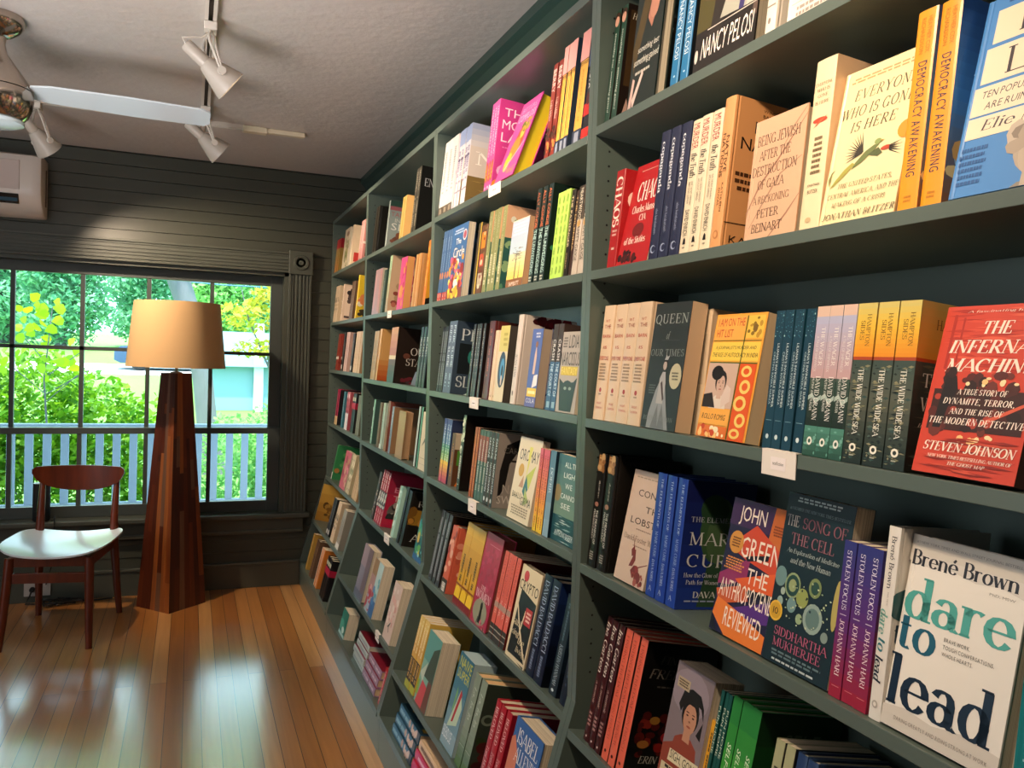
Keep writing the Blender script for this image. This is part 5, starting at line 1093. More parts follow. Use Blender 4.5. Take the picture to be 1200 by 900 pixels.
           ('t', 'dare', .03, .57, .97, .79, '4fa49a', 'b'), ('t', 'to', .03, .41, .37, .575, '1d5a70', 'b'), ('t', 'lead', .0, .115, .92, .375, '12263a', 'b'), ('t', 'BRAVE WORK.', .43, .515, .65, .535, '6a6560', 'w'), ('t', 'TOUGH CONVERSATIONS.', .43, .48, .85, .5, '6a6560', 'w'), ('t', 'WHOLE HEARTS.', .43, .445, .69, .465, '6a6560', 'w'), ('t', 'DARING GREATLY AND RISING STRONG AT WORK', .12, .045, .92, .065, '8a8078', 'w')]),
'ninety': ('13777c', 'p', [('v', 'FIRST', .2, .7, .8, .9, 'e8f0ee')], [('v', '90 DAYS', .09, .2, .27, .62, 'e8f0ee'), ('v', 'R', .1, .64, .26, .7, 'e8f0ee'), ('l', 1, .05, .16, .4, .18, '9cc8c8'), ('e', .25, .06, .1, .04, 'a8d0d0')]),
# nearest bookcase, fifth shelf
'ina': ('3c0f12', 'p', [('v', 'Ina Garten', .26, .55, .8, .96, 'ecdcd0', 'i'), ('v', 'a memoir', .36, .3, .62, .48, 'd0aca2', 'i'), ('l', 4, .25, .12, .75, .24, 'b88a84'), ('e', .5, .04, .1, .008, 'e0c8c0')], [('r', 0, 0, 1, 1, '1a0a0a')]),
'erin': ('e0654e', 'p', [('v', 'FINDING FREEDOM', .34, .48, .66, .95, 'a83c2e', 's'), ('v', 'ERIN FRENCH', .34, .16, .66, .45, 'b84a38', 's'), ('e', .5, .07, .14, .012, '4a1c16')], [('r', 0, 0, 1, 1, '0f0d0c'), ('t', 'FINDING', .22, .84, .8, .9, '4f4a46', 'i'), ('t', 'FREEDOM', .1, .73, .95, .8, '6a6560', 'i'), ('l', 1, .2, .66, .7, .68, '4f4a46'), ('w', 60, .1, .16, .95, .46, .06, ['3a100c', '5a1812', '7a241a', '2c0c0a', '4a1410']), ('e', .3, .42, .07, .03, '9a6a2a'), ('e', .2, .24, .08, .03, 'a5682e'), ('e', .42, .22, .07, .035, '8a1f1a'), ('e', .56, .2, .06, .03, 'c26a4a'), ('e', .5, .3, .08, .04, 'a3262a'), ('t', 'ERIN FRENCH', .18, .1, .9, .155, 'b8b2a6', 'i'), ('w', 16, .4, .02, .9, .1, .07, ['3a4a24', '5a5a30', '2a3a1c'])]),
'sigh': ('a08a7c', 'p', [], [('r', 0, 0, 1, 1, '7d6e72'), ('e', .45, .84, .5, .15, '8f8088'), ('p', '8a3c2c', 0, 0, .98, 0, .98, .42, .78, .5, .3, .5, 0, .44), ('p', 'd6ccbe', .34, .5, .55, .38, .86, .46, .74, .55, .42, .57), ('f', .56, .69, .34, 'b98468', '14100f', '8a3c2c'), ('p', '120e0d', .22, .74, .3, .84, .5, .875, .74, .865, .86, .8, .9, .72, .8, .79, .6, .805, .4, .79, .3, .7), ('p', '14100f', .78, .62, .9, .72, .9, .6), ('r', .08, .84, .42, .91, 'b09c80'), ('l', 3, .1, .85, .4, .9, '4a3828'), ('p', 'd8c8a4', .2, .36, .96, .38, .98, .46, .22, .44), ('t', 'SIGH, GONE', .25, .375, .96, .44, '1a1412'), ('p', 'c9b894', .06, .25, .94, .27, .94, .35, .06, .33), ('l', 2, .1, .265, .88, .335, '2c2018'), ('p', 'c9b894', .14, .13, .9, .14, .9, .22, .14, .21), ('l', 1, .18, .145, .86, .205, '2c2018')]),
'yellowsp': ('d99a24', 'p', [('k', .35, .1, .65, .9, '6a4a18')], []),
'funhome': ('0d4a44', 'p', [('v', 'FUN HOME', .26, .6, .76, .9, 'c8d0b8'), ('v', 'ALISON', .26, .16, .76, .42, 'a8d0d0')], [('r', 0, 0, 1, 1, '0d3f3a')]),
'selfs': ('2f9a3a', 'p', [('g', 0, 0, 1, 1, 6, '58b838', '24783a'), ('v', 'SELF-SABOTAGE', .3, .2, .7, .72, 'e0ecd0', 'o')], [('g', 0, 0, 1, 1, 5, '1f7a30', '0c2c14'), ('e', .2, .1, .5, .3, '3f9a34'), ('t', 'SELF-', .3, .78, .8, .88, '5a6a58', 'o'), ('p', 'b8c8a8', .12, .3, .2, .46, .3, .5, .28, .53, .16, .48, .09, .32)]),
'becom': ('a3a27c', 'p', [('v', 'BECOMING', .3, .3, .7, .84, '26261c')], [('r', 0, 0, 1, 1, '1c1e22')]),
'bluesp': ('243a63', 'p', [('k', .4, .2, .6, .85, '6a7fa6')], []),
'greysp': ('5b5a55', 'p', [('k', .4, .2, .6, .85, '9a988e')], []),
# second bookcase, top shelf
'whitea': ('c9c5c2', 'p', [('k', .3, .3, .7, .86, '8a8c90'), ('r', 0, 0, 1, .12, '4d4238'), ('r', .25, .03, .75, .1, '8d8272')], [('r', 0, 0, 1, 1, 'cfc4c6')]),
'mauvea': ('c7b6bb', 'p', [('e', .6, .5, .3, .03, '6a4a74')], [('e', .4, .5, .2, .05, '6a4a74')]),
'nav': ('cfcbd2', 'p', [('r', 0, .8, 1, 1, '8d9cc0'), ('k', .2, .34, .8, .74, '8f86a0'), ('r', 0, .2, 1, .22, '8a8090'), ('e', .5, .62, .4, .02, '4f4468')], [('g', 0, .72, 1, 1, 4, 'd0c8c4', '93a0c0'), ('r', 0, .3, 1, .72, 'cbbfb4'), ('t', 'Na', .12, .5, .9, .66, 'f2ece2', 's'), ('r', 0, 0, 1, .35, '7a6438'), ('h', 20, .02, .05, .98, .33, ['9a8248', '5a4828', 'b89a5a']), ('e', .85, .72, .14, .05, 'cf5a2a'), ('w', 9, .5, .38, .95, .48, .08, ['5a3a80', '7a5a9c'])]),
'mother': ('cf4f96', 'p', [('v', 'THIS MOTHERLAND', .3, .4, .72, .94, 'f4dfe8'), ('r', .2, .12, .8, .32, 'e0722c'), ('w', 8, .2, .1, .8, .35, .2, ['e8a030', 'd4402c']), ('e', .5, .05, .2, .015, 'f4dfe8')], [('r', 0, 0, 1, 1, 'bf3c86'), ('t', 'THIS', .1, .82, .6, .91, 'f6e4ec'), ('t', 'MOTHER', .08, .68, .98, .78, 'f6e4ec'), ('t', 'LAND', .08, .54, .8, .64, 'f6e4ec'), ('l', 1, .1, .47, .6, .49, 'e090ba'), ('e', .3, .22, .24, .09, 'e0b0d0'), ('e', .3, .22, .19, .07, '8a4f9a'), ('e', .1, .06, .1, .06, 'e8902c')]),
'pinkf': ('cf3f8c', 'e8c81c', [], [('r', 0, 0, 1, 1, 'd2529a'), ('t', 'BITTERS', .14, .86, .86, .92, 'e8b8d4'), ('t', 'COMPLOSS', .08, .74, .95, .83, 'f2d4e4'), ('e', .6, .46, .24, .2, 'e0542a'), ('e', .5, .36, .24, .16, 'ee8a2c'), ('e', .36, .22, .16, .12, 'f0c02c'), ('e', .66, .58, .12, .1, 'e8b83c'), ('w', 24, .5, .58, .9, .72, .06, ['7a8a2c', 'b8962c', '5a6a20']), ('p', 'e8a8c8', .3, .1, .95, .4, .95, .43, .3, .14), ('t', 'WHIT', .5, .05, .95, .13, 'f0a03c')]),
'redbr': ('7a2c24', 'p', [('v', 'BERRY', .26, .7, .8, .94, 'e8dcd0'), ('v', 'Lulu Miller', .3, .4, .7, .62, 'd8c0b0', 's'), ('w', 16, .1, .05, .9, .35, .25, ['a8843c', '4a2c1c', 'c86a3c', '2c1c18'])], [('r', 0, 0, 1, 1, '6a241e')]),
'pencil': ('dca045', 'p', [('r', 0, .74, 1, 1, 'e09a94'), ('r', 0, .735, 1, .742, '2c1c14'), ('r', 0, .715, 1, .722, '2c1c14'), ('r', 0, .7, 1, .705, '2c1c14'), ('k', .42, .2, .58, .66, 'b8802c'), ('r', 0, 0, 1, .13, '2c3448'), ('r', .25, .02, .75, .11, '8a90a0')], [('r', 0, 0, 1, 1, '25384e')]),
'sank': ('1d1c22', 'p', [('r', 0, .72, 1, 1, '3a4468'), ('r', 0, .24, 1, .36, 'b32422'), ('r', 0, 0, 1, .12, 'c02a24'), ('v', 'SANKOFA', .3, .5, .74, .86, 'e0dcd8'), ('e', .5, .4, .3, .06, '4a1c1c')], [('r', 0, 0, 1, 1, '262a48')]),
'bluea': ('3f5f88', 'p', [('k', .4, .45, .6, .92, '8fa8c8'), ('r', 0, .0, 1, .12, 'b0443a'), ('e', .5, .36, .35, .05, 'c87a4a'), ('k', .4, .01, .6, .1, 'e8d0c0')], []),
'bluef': ('3a6496', 'p', [], [('l', 2, .1, .88, .8, .95, 'b8c8e0'), ('t', 'The', .3, .74, .62, .82, 'f0ece0'), ('t', 'Circle', .2, .56, .9, .7, 'efe0c8'), ('e', .84, .84, .12, .075, 'd8d0d0'), ('e', .84, .84, .09, .056, 'a04858'), ('w', 46, .06, .14, .9, .56, .1, ['e0913c', 'd8483c', 'f0d060', 'efe4d4', '2c3c6c', 'b8587c', '8a3030']), ('r', 0, 0, 1, .14, '7a4038'), ('w', 16, .05, .02, .7, .14, .08, ['e8c83c', 'd8a030'])]),
'yelth': ('4a4030', 'd8a83c', [('r', .7, 0, 1, 1, 'd8b03c')], []),
'orab': ('6a4430', 'p', [('r', .1, .66, .9, .9, 'd8842c'), ('r', .1, .4, .9, .58, 'c05038'), ('r', .1, .12, .9, .3, 'b8a890'), ('w', 10, .1, .05, .9, .95, .2, ['d8c8a8', '7a2c24', '8a6a3c'])], []),
'sage': ('8f9160', 'c9a57c', [('v', 'GARDEN', .3, .7, .7, .94, 'c8c49a', 's'), ('k', .3, .12, .7, .46, 'd8d4b0'), ('k', .4, .5, .6, .66, 'b8b688')], [('r', 0, 0, 1, .62, '2f5a52'), ('r', 0, .62, 1, 1, 'd8a884'), ('w', 40, .02, .03, .9, .9, .07, ['5a8a6a', 'c9d0a8', '3a6a5c', '8aa878', 'e0dcc8'])]),
'sunset': ('d8ccc0', 'c89a70', [], [('g', 0, .1, 1, .5, 6, 'e8c860', 'cfd0b0'), ('g', 0, .5, 1, .98, 6, 'b8cbd4', 'b0b8d0'), ('l', 4, .06, .76, .96, .96, 'e8e4e4'), ('p', '4a4438', .44, .12, .5, .12, .49, .5, .46, .5), ('h', 30, .2, .4, .85, .62, ['6a6458', '8a8478']), ('p', '4a4438', .7, .1, .74, .1, .72, .42), ('r', 0, 0, 1, .12, '8a5c3c'), ('t', 'SAM BUTT', .2, .02, .8, .08, 'f0e0d0')]),
'condie': ('1b2a2a', 'p', [('v', 'ALLY CONDIE', .26, .58, .74, .96, 'd8744c'), ('v', 'THE UNWEDDING', .22, .1, .8, .56, 'bfe0d8'), ('r', 0, .56, 1, .565, '7a9a94'), ('l', 2, .2, .02, .8, .08, 'c8c8b8')], [('r', 0, 0, 1, 1, '14261f'), ('e', .5, .5, .3, .15, '1f4a34'), ('w', 20, .1, .2, .9, .7, .08, ['244f38', '3a8a5c', '1a3826'])]),
'lime': ('a9cf5a', 'p', [('v', 'SSSSSSSS', .32, .05, .68, .95, '3f5c24')], []),
'passen': ('1c1510', 'p', [('v', 'THE PASSENGER', .3, .34, .72, .93, 'd8c49a'), ('v', 'JOHN M', .34, .1, .66, .28, 'b8a078')], []),
'darkcr': ('33201a', 'p', [('v', 'THE DILEMMA', .3, .3, .72, .94, 'd0b078')], []),
'amity': ('b3a698', 'p', [('r', 0, .62, 1, 1, '3a332c'), ('v', 'HEARTWOOD', .26, .6, .78, .97, 'd8ccb8'), ('v', 'AMITY GAIGE', .26, .16, .78, .56, '26211c'), ('e', .5, .58, .3, .04, 'b08a50')], []),
'blackth': ('17191a', 'p', [('k', .3, .1, .7, .92, '8a9090')], []),
'slime': ('4d5a70', 'p', [('v', 'PINK SLIME', .3, .36, .74, .94, 'd0dce2'), ('k', .36, .1, .64, .3, 'a8bcc8')], [('r', 0, 0, 1, 1, '31404f'), ('r', .1, .28, .95, .7, '10181c'), ('e', .6, .52, .3, .16, '2c7a70'), ('e', .62, .46, .2, .12, 'c8b82c'), ('t', 'PINK', .12, .74, .9, .9, 'c8d0d0', 's'), ('t', 'SLIME', .1, .1, .9, .25, 'c0c8c8', 's'), ('p', 'd0e4e0', .3, .0, .6, .0, .5, .08)]),
'darkfour': ('241f1b', 'p', [('v', 'HISTORY OF THE', .34, .4, .68, .93, 'b8b0a4', 's'), ('k', .4, .1, .6, .34, '7a746a')], [('r', 0, 0, 1, 1, '170f0e'), ('e', .6, .5, .3, .2, '3a1210')]),
'redart': ('521a18', 'p', [('k', .4, .3, .6, .9, 'a8583c')], [('e', .55, .5, .14, .1, 'b89a4c'), ('e', .55, .5, .11, .08, '521a18'), ('p', 'b89a4c', .5, .62, .6, .9, .62, .9, .52, .62)]),
'creamth': ('d6c0a2', 'p', [('k', .4, .5, .6, .92, 'e8dcc4'), ('e', .5, .06, .2, .015, '9a8468')], []),
'eyef': ('d8c8a8', '3a332c', [], [('r', 0, .66, 1, 1, 'cfc06c'), ('l', 3, .4, .72, .9, .92, 'a8983c'), ('e', .55, .42, .4, .24, '23344c'), ('e', .6, .42, .24, .15, '4f90b8'), ('e', .62, .4, .12, .08, '1a2a3c'), ('e', .6, .28, .08, .07, 'e0c8b8')]),
'whitebig': ('cfc0b4', 'p', [('v', 'JEAN HAN', .3, .3, .7, .56, '5a4c48', 's'), ('e', .5, .12, .12, .03, '4a3c38')], [('w', 16, .25, .88, .85, .97, .08, ['5a1018', '3a0c12', '7a1820']), ('r', .4, .78, .8, .79, '8a7c74'), ('t', 'R', .7, .56, .8, .61, '2c2624', 's'), ('t', 'M', .52, .44, .74, .5, '2c2624', 's'), ('t', 'JEAN', .35, .1, .9, .2, '241e1c')]),
'bluewom': ('4c5f9f', 'b5a08a', [], [('r', 0, .0, 1, .22, '5a5a94'), ('l', 2, .35, .88, .85, .96, 'd0d0e0'), ('p', 'd0b0a0', .42, .42, .62, .42, .66, .66, .56, .8, .46, .66), ('e', .56, .8, .12, .04, '8a5a40'), ('p', 'e0d8d8', .5, .24, .95, .28, .95, .42, .6, .4), ('r', .1, .13, .98, .24, 'd8b83c'), ('l', 1, .15, .15, .95, .22, 'f0e4a8'), ('t', 'COLA', .12, .05, .9, .11, 'e0dce8')]),
'crash': ('3a2c28', 'p', [('r', 0, 0, 1, .56, '2c5478'), ('v', 'CRASH', .26, .58, .76, .82, 'e0d8d0'), ('v', 'THE COURT OF', .26, .16, .76, .54, 'd0e0ea'), ('r', .2, .03, .8, .1, '8aa8b8')], []),
'catf': ('a79c92', 'p', [], [('t', 'LIDIA', .36, .8, .86, .96, '3a3638'), ('l', 4, .06, .8, .3, .94, '5a5450'), ('t', 'NARCISSUS', .02, .58, .98, .75, '44403e'), ('r', .1, .46, .92, .57, 'c0a83c'), ('t', 'FANTASY', .12, .47, .9, .56, 'e0cc6a'), ('p', '2c3834', .2, .02, .8, .02, .95, .44, .78, .38, .3, .36, .06, .42), ('e', .5, .22, .36, .18, '2f3c38'), ('e', .4, .3, .07, .02, '8a988c'), ('e', .64, .3, .07, .02, '8a988c')]),
'rainbow': ('2c3c7a', 'p', [('g', 0, 0, 1, .34, 6, 'a82c5c', 'e8c83c'), ('g', 0, .34, 1, .6, 5, '9ab84c', '2c7a6c'), ('g', 0, .6, 1, 1, 5, '2c6c94', '3c3c7c'), ('v', 'THE MINISTRY OF TIME', .3, .34, .72, .92, 'e8ecec')], [('r', 0, 0, 1, 1, '1f2c4c')]),
'brownd': ('5a3820', 'p', [('k', .4, .2, .6, .8, 'c87a2c')], [('r', 0, .7, 1, 1, 'b8a890'), ('r', .1, .4, 1, .68, '4f8a34'), ('p', 'd8782c', .1, .0, .4, .0, .9, .6, .6, .6)]),
'tallblack': ('1d1712', 'p', [('w', 24, .2, .5, .8, .98, .3, ['c8c8b0', '7a8a70', 'e0dcc8']), ('k', .3, .08, .7, .46, 'c8c4b8')], [('r', 0, 0, 1, 1, '0e0b09'), ('t', 'P', .3, .5, .7, .66, '9a7430'), ('t', 'E', .3, .1, .7, .26, '9a7430')]),
'orfr': ('98491f', 'p', [('k', .35, .1, .65, .9, 'c87c3c')], [('r', 0, 0, 1, 1, '1d110c'), ('r', .1, .9, .95, .96, 'a8542c')]),
'redgr': ('3d5a50', 'p', [('r', 0, .56, 1, .92, '8a3a30'), ('k', .35, .14, .65, .86, 'b8b8a8')], []),
'naomi': ('1a1c1c', 'p', [('v', 'CAROLINE', .26, .64, .76, .92, 'd8dcdc'), ('v', 'NAOMI SWANN', .26, .18, .76, .58, 'd8dcdc'), ('e', .5, .08, .24, .03, 'c8cccc')], [('r', 0, 0, 1, 1, '8a8078'), ('p', '120f0e', .1, .5, .2, .85, .5, .95, .98, .96, .98, .8, .5, .82, .3, .6, .25, .3, .1, .1), ('t', 'CAROLINE', .15, .74, .9, .82, '5a544e'), ('e', .4, .64, .1, .015, '2a2422'), ('p', '241f1c', .5, .4, .7, .52, .66, .36), ('t', 'NAOMI', .2, .2, .9, .32, 'a89c90'), ('t', 'SWANN', .1, .06, .9, .17, 'c0b4a8')]),
'oromay': ('d9c9ac', 'p', [], [('t', 'OROMAY', .12, .72, .96, .86, '2c2a28'), ('p', 'b8c050', .55, .55, .9, .7, .75, .4), ('p', 'd8d060', .5, .9, .56, .5, .64, .9), ('e', .3, .6, .12, .08, 'c89a3c'), ('p', 'b88a6a', .3, .4, .45, .55, .5, .4), ('p', '2c6a70', .5, .36, .58, .56, .72, .4, .62, .3), ('p', 'a8b46a', .62, .2, .6, .42, .84, .26), ('t', 'BAALU', .1, .26, .5, .33, '2c2a28'), ('t', 'GIRMA', .5, .2, .95, .3, '2c2a28'), ('l', 4, .12, .06, .9, .18, '8a7c64')]),
'pinkyel': ('d8783c', 'p', [('g', 0, 0, 1, .4, 4, 'e0c02c', 'e08a3c'), ('g', 0, .4, 1, 1, 5, 'e08a4c', 'c8506c'), ('v', 'HOW TO READ NOW', .28, .34, .74, .92, '8a2424'), ('k', .36, .06, .64, .28, 'b05a24')], [('r', 0, 0, 1, 1, '3a1f22')]),
'lightsp': ('5c7f98', 'p', [('g', 0, 0, 1, 1, 5, '8aa4b4', '4f748c'), ('v', 'DOERR', .3, .5, .7, .8, 'd0dce0', 's')], [('r', 0, 0, 1, 1, '0f2434')]),
'lightf': ('3a6a70', 'p', [], [('g', 0, .3, 1, 1, 6, '6f8a78', '3f6870'), ('e', .1, .55, .16, .1, '8a7c58'), ('t', 'ALL THE', .3, .86, .9, .92, 'dfe6e0'), ('t', 'LIGHT', .3, .74, .9, .8, 'dfe6e0'), ('t', 'WE', .4, .62, .7, .68, 'dfe6e0'), ('t', 'CANNOT', .25, .5, .95, .56, 'dfe6e0'), ('t', 'SEE', .3, .39, .7, .45, 'dfe6e0'), ('r', 0, 0, 1, .3, '1f4a52'), ('h', 30, .02, .02, .98, .3, ['7a9a98', '2c5a60', 'a8bab4']), ('t', 'ANTHONY DOERR', .15, .07, .95, .13, 'c8d4d0')]),
'greyd': ('35373a', 'p', [('k', .3, .1, .7, .9, '8f9396')], [('r', 0, 0, 1, 1, '1f150f'), ('w', 30, .2, .1, .9, .7, .1, ['8a6a2c', '4a3418', 'a8843c', '2a1c10'])]),
'coralsp': ('c25a44', 'p', [('w', 12, .1, .3, .9, .95, .3, ['e0a890', 'd88a74', '8a3428']), ('r', 0, 0, 1, .2, '3a342e'), ('k', .2, .02, .8, .16, 'd8d0c4')], [('w', 20, .1, .3, .9, .9, .1, ['e0a890', 'd88a74', 'b05040'])]),
'yelpen': ('c9992c', 'p', [('g', 0, .45, 1, 1, 4, 'b8842c', 'd8ac3c'), ('k', .36, .3, .64, .62, '4a3a20'), ('r', 0, 0, 1, .13, '7a1f24'), ('p', 'e8c02c', .05, .09, .95, .09, .9, .2, .5, .235, .1, .2), ('r', 0, .235, 1, .26, '8a4a20')], [('r', 0, 0, 1, 1, 'a8802c')]),
'women': ('a32a48', '8a4a44', [], [('r', .3, .88, .9, .884, 'd8a0a8'), ('w', 60, .1, .4, .9, .85, .06, ['93263f', 'b0385a', '9a3450']), ('t', 'THE', .3, .38, .6, .43, 'e8c8c8', 's'), ('t', 'WOMEN', .08, .28, .92, .37, 'ecd0d0', 's'), ('e', .5, .15, .4, .14, '8f9078'), ('e', .55, .22, .07, .045, '14120f'), ('p', '1c1a16', .46, .04, .64, .04, .6, .19, .5, .19), ('p', '2a2c24', .4, .0, .5, .1, .44, .1), ('w', 8, .5, .0, .9, .06, .05, ['c06a70', '5a2c30'])]),
'coralc': ('cf5a4c', 'p', [('v', 'SALLY ROONEY', .3, .5, .7, .96, 'a83a30'), ('v', 'NOVEL', .34, .28, .66, .46, 'e8b8a8'), ('r', 0, .36, 1, .42, 'a88a7c'), ('r', 0, 0, 1, .18, '34302c'), ('r', 0, .06, 1, .07, 'a89c8c'), ('r', 0, .12, 1, .13, 'a89c8c')], [('r', 0, 0, 1, 1, '5a1814')]),
'blackcr': ('d8c6a4', 'p', [], [('p', '1d2224', .1, .05, .95, .0, .98, .68, .2, .75), ('e', .3, .9, .12, .06, 'c0404c'), ('t', 'CRYPTO', .06, .74, .96, .85, '1c1814'), ('p', 'd8c6a4', .1, .6, .5, .3, .53, .32, .12, .63), ('p', 'd8c6a4', .5, .3, .95, .05, .95, .09, .52, .34), ('p', 'd8c6a4', .5, .3, .6, .55, .56, .56, .46, .31), ('r', .58, .42, .9, .6, 'b0343c'), ('l', 3, .62, .45, .86, .57, 'e8c8b8'), ('t', 'saint', .1, .36, .5, .44, 'd8c6a4', 'i'), ('t', 'sing', .14, .24, .5, .32, 'd8c6a4', 'i'), ('t', 'the', .5, .2, .8, .28, 'd8c6a4', 'i'), ('t', 'living', .46, .09, .9, .17, 'd8c6a4', 'i'), ('r', .2, .02, .96, .05, 'd8c6a4')]),
'bald': ('10182f', 'p', [('v', 'DAVID BALDACCI', .3, .3, .74, .94, 'a8b4cc', 's'), ('k', .36, .08, .64, .26, '6a7690')], [('g', 0, 0, 1, 1, 5, '04060c', '182c5c')]),
'teald': ('1e2c36', 'p', [('v', 'KRISTIN HANNAH', .3, .1, .72, .5, '9fb0ba', 's'), ('k', .4, .55, .6, .92, '4f6470'), ('e', .5, .05, .16, .014, 'c8d0d4')], [('g', 0, 0, 1, 1, 4, '0a1018', '1c3348')]),
'navyd': ('0f1a2c', 'p', [('k', .4, .2, .6, .8, '3a4a60')], [('w', 8, .6, .02, .9, .1, .06, ['a89c70', '6a644c'])]),
'yelblk': ('d0a84c', 'p', [('g', 0, .45, 1, 1, 4, 'c8984c', 'd8bc70'), ('r', 0, .1, 1, .42, '23222c'), ('k', .2, .14, .8, .4, 'c8a050'), ('r', 0, 0, 1, .1, 'a8a83c'), ('k', .3, .5, .7, .95, 'e8d8a8')], []),
'tealred': ('7aa898', 'p', [], [('r', 0, .6, .98, 1, '5a948c'), ('p', '3a4a3c', .3, .4, .98, .4, .98, .9, .6, .8), ('p', 'b8c4b0', .02, .4, .4, .6, .3, .3), ('p', 'c8484c', .1, .0, .6, .0, .7, .3, .3, .34), ('p', '8aa83c', .0, .1, .16, .1, .14, .3, 0, .3), ('p', '6a3c2c', .6, .0, .98, .0, .98, .4, .7, .4)]),
'bluered': ('2a6278', '9fb4b8', [], [('g', 0, 0, 1, 1, 5, '8fa8b0', '1f5c74'), ('t', 'NAIVE', .1, .86, .96, .97, 'c8c03c'), ('t', 'SUPER', .1, .74, .96, .84, 'c8c03c'), ('p', 'b8ccb0', .2, .2, .8, .3, .9, .5, .6, .66), ('p', 'b0242c', .4, .28, .62, .66, .74, .62, .52, .3), ('p', '7ab05c', .3, .4, .36, .66, .42, .6, .36, .38), ('t', 'ERLEND LOE', .06, .08, .7, .2, 'e8ecec')]),
'sageth': ('82907f', 'd8b080', [('v', 'La, la, la', .34, .5, .72, .86, 'c8d0c4', 'i'), ('g', 0, .1, 1, .4, 4, '4f6a48', '82907f'), ('r', 0, 0, 1, .1, '4a6a34'), ('r', .1, .22, .9, .224, 'b8c0b0')], [('r', 0, 0, 1, 1, '2f3a30'), ('w', 26, .05, .05, .9, .5, .12, ['3a1414', '5a2020', '2a3c20', '4a1a1a']), ('e', .15, .62, .12, .06, '6a7a6a'), ('e', .15, .62, .07, .035, '2f3a30')]),
'beloved': ('a3182a', 'p', [('v', 'BELOVED', .3, .6, .72, .93, 'ecd0cc', 's'), ('v', 'Toni Morrison', .3, .14, .72, .52, 'e0b8b4', 'i')], [('r', 0, 0, 1, 1, '8a1222')]),
'allende': ('33609c', 'p', [], [('p', 'd07a60', .0, .0, .4, .0, .3, .7, .1, .84, .0, .8), ('t', 'ISABEL', .18, .8, .92, .93, 'e8e4e0', 's'), ('t', 'ALLENDE', .2, .64, .98, .77, 'e8e4e0', 's'), ('f', .5, .4, .22, 'c08a70', '241410', '7a3040'), ('l', 2, .2, .02, .9, .1, 'e0d0c0')]),
# third bookcase
'darkbr': ('221e17', 'p', [('k', .4, .2, .6, .8, '4a4030')], [('e', .6, .84, .14, .06, '6a5038'), ('p', '3a4a34', .5, .4, .6, .4, .7, .62, .64, .62), ('r', .3, .3, .8, .31, '5a4030')]),
'skyf': ('8f9a94', 'p', [], [('r', 0, .86, 1, 1, '2f4a40'), ('r', 0, .8, 1, .88, 'a05a60'), ('t', 'TALES OF', .06, .67, .95, .76, 'a86060'), ('t', 'IN THE', .2, .55, .8, .63, 'd0ccc4'), ('t', 'SKY', .1, .38, .9, .53, 'e0ddd4'), ('e', .5, .15, .36, .14, '6a4438'), ('w', 10, .15, .05, .85, .3, .1, ['7a4a38', '4a2c24', '9a6a54'])]),
'yelb': ('d9b43a', 'd8b870', [('r', .4, 0, .9, 1, 'e0c880')], [('r', 0, 0, 1, 1, 'dcae6a')]),
'tallgr': ('3f3d35', 'p', [('v', 'NATURE', .26, .62, .74, .95, 'c0b8a4', 's'), ('k', .3, .1, .7, .55, '9a9280')], [('r', 0, 0, 1, 1, '131312'), ('t', 'ENCHANT', .1, .7, .95, .82, 'a8a8a8', 's'), ('e', .6, .4, .2, .2, '1f1f22')]),
'mauvef': ('9a8288', 'p', [('k', .4, .2, .6, .8, '7a6468')], [('r', .1, .1, .3, .9, 'b08a90'), ('r', .7, .05, .98, .95, 'a87a78')]),
'tealsp': ('33463f', 'p', [('k', .4, .2, .6, .8, '8a9a8a')], [('r', .1, .1, .9, .2, 'b8a090')]),
'mint': ('a3b894', 'p', [('g', 0, 0, 1, 1, 4, '9a8468', 'a8c8a4'), ('k', .3, .55, .7, .9, '6a9a80')], [('r', 0, 0, 1, 1, 'b89a7c'), ('e', .45, .62, .2, .14, '8a4438'), ('w', 24, .15, .1, .9, .5, .1, ['7a3a30', 'a86050', '9a8060']), ('e', .4, .86, .16, .06, '7ab09a')]),
'pinkb': ('d04a86', 'c88a4c', [], [('w', 20, .1, .1, .9, .9, .14, ['e08a3c', 'b8285c', 'e0a04c', 'd8548c'])]),
'tanb': ('b8824a', 'c08a50', [('r', .35, 0, .5, 1, 'e0c090')], []),
'firea': ('c8742c', 'p', [('k', .3, .3, .7, .9, 'e0a04c')], [('r', 0, 0, 1, 1, '17100c'), ('p', 'd8982c', .0, .1, .4, .2, .5, .5, .2, .6, .4, .8, 0, 1), ('p', 'b04a24', .4, .5, .8, .6, .6, .72), ('w', 10, .4, .05, .9, .3, .08, ['6a2c34', '8a5c5c', 'b8742c'])]),
'tanth': ('a98a62', 'p', [('k', .4, .2, .6, .8, '5a4428')], []),
'tanf': ('c29458', 'p', [('k', .4, .3, .6, .85, 'a8763c')], [('g', 0, 0, 1, .4, 4, 'a84a20', 'c08a4c'), ('e', .7, .5, .14, .12, '4a3018'), ('e', .68, .5, .09, .08, 'a87844')]),
'salmon': ('b8684c', 'p', [('g', 0, .5, 1, 1, 4, 'a8584c', 'c08858'), ('r', 0, .42, 1, .49, 'd8c0a0'), ('g', 0, .0, 1, .42, 4, '1f2a3c', '6a3a44')], [('r', 0, 0, 1, 1, '1f1510'), ('t', 'OUR', .4, .52, .98, .66, 'b0a8a0', 's'), ('t', 'STARS', .3, .33, .98, .46, 'b0a8a0', 's'), ('e', .3, .5, .1, .05, '5a3428'), ('p', '8a9aac', .5, .0, .9, .0, .85, .3, .6, .24), ('w', 6, .1, .02, .5, .12, .08, ['5a1c24', '3a2c30'])]),
'blkspine': ('17181a', 'p', [('v', 'ISLANDS', .26, .5, .74, .82, 'c8c8c4'), ('k', .34, .1, .66, .4, '6a6c6c')], [('r', 0, 0, 1, 1, '101214')]),
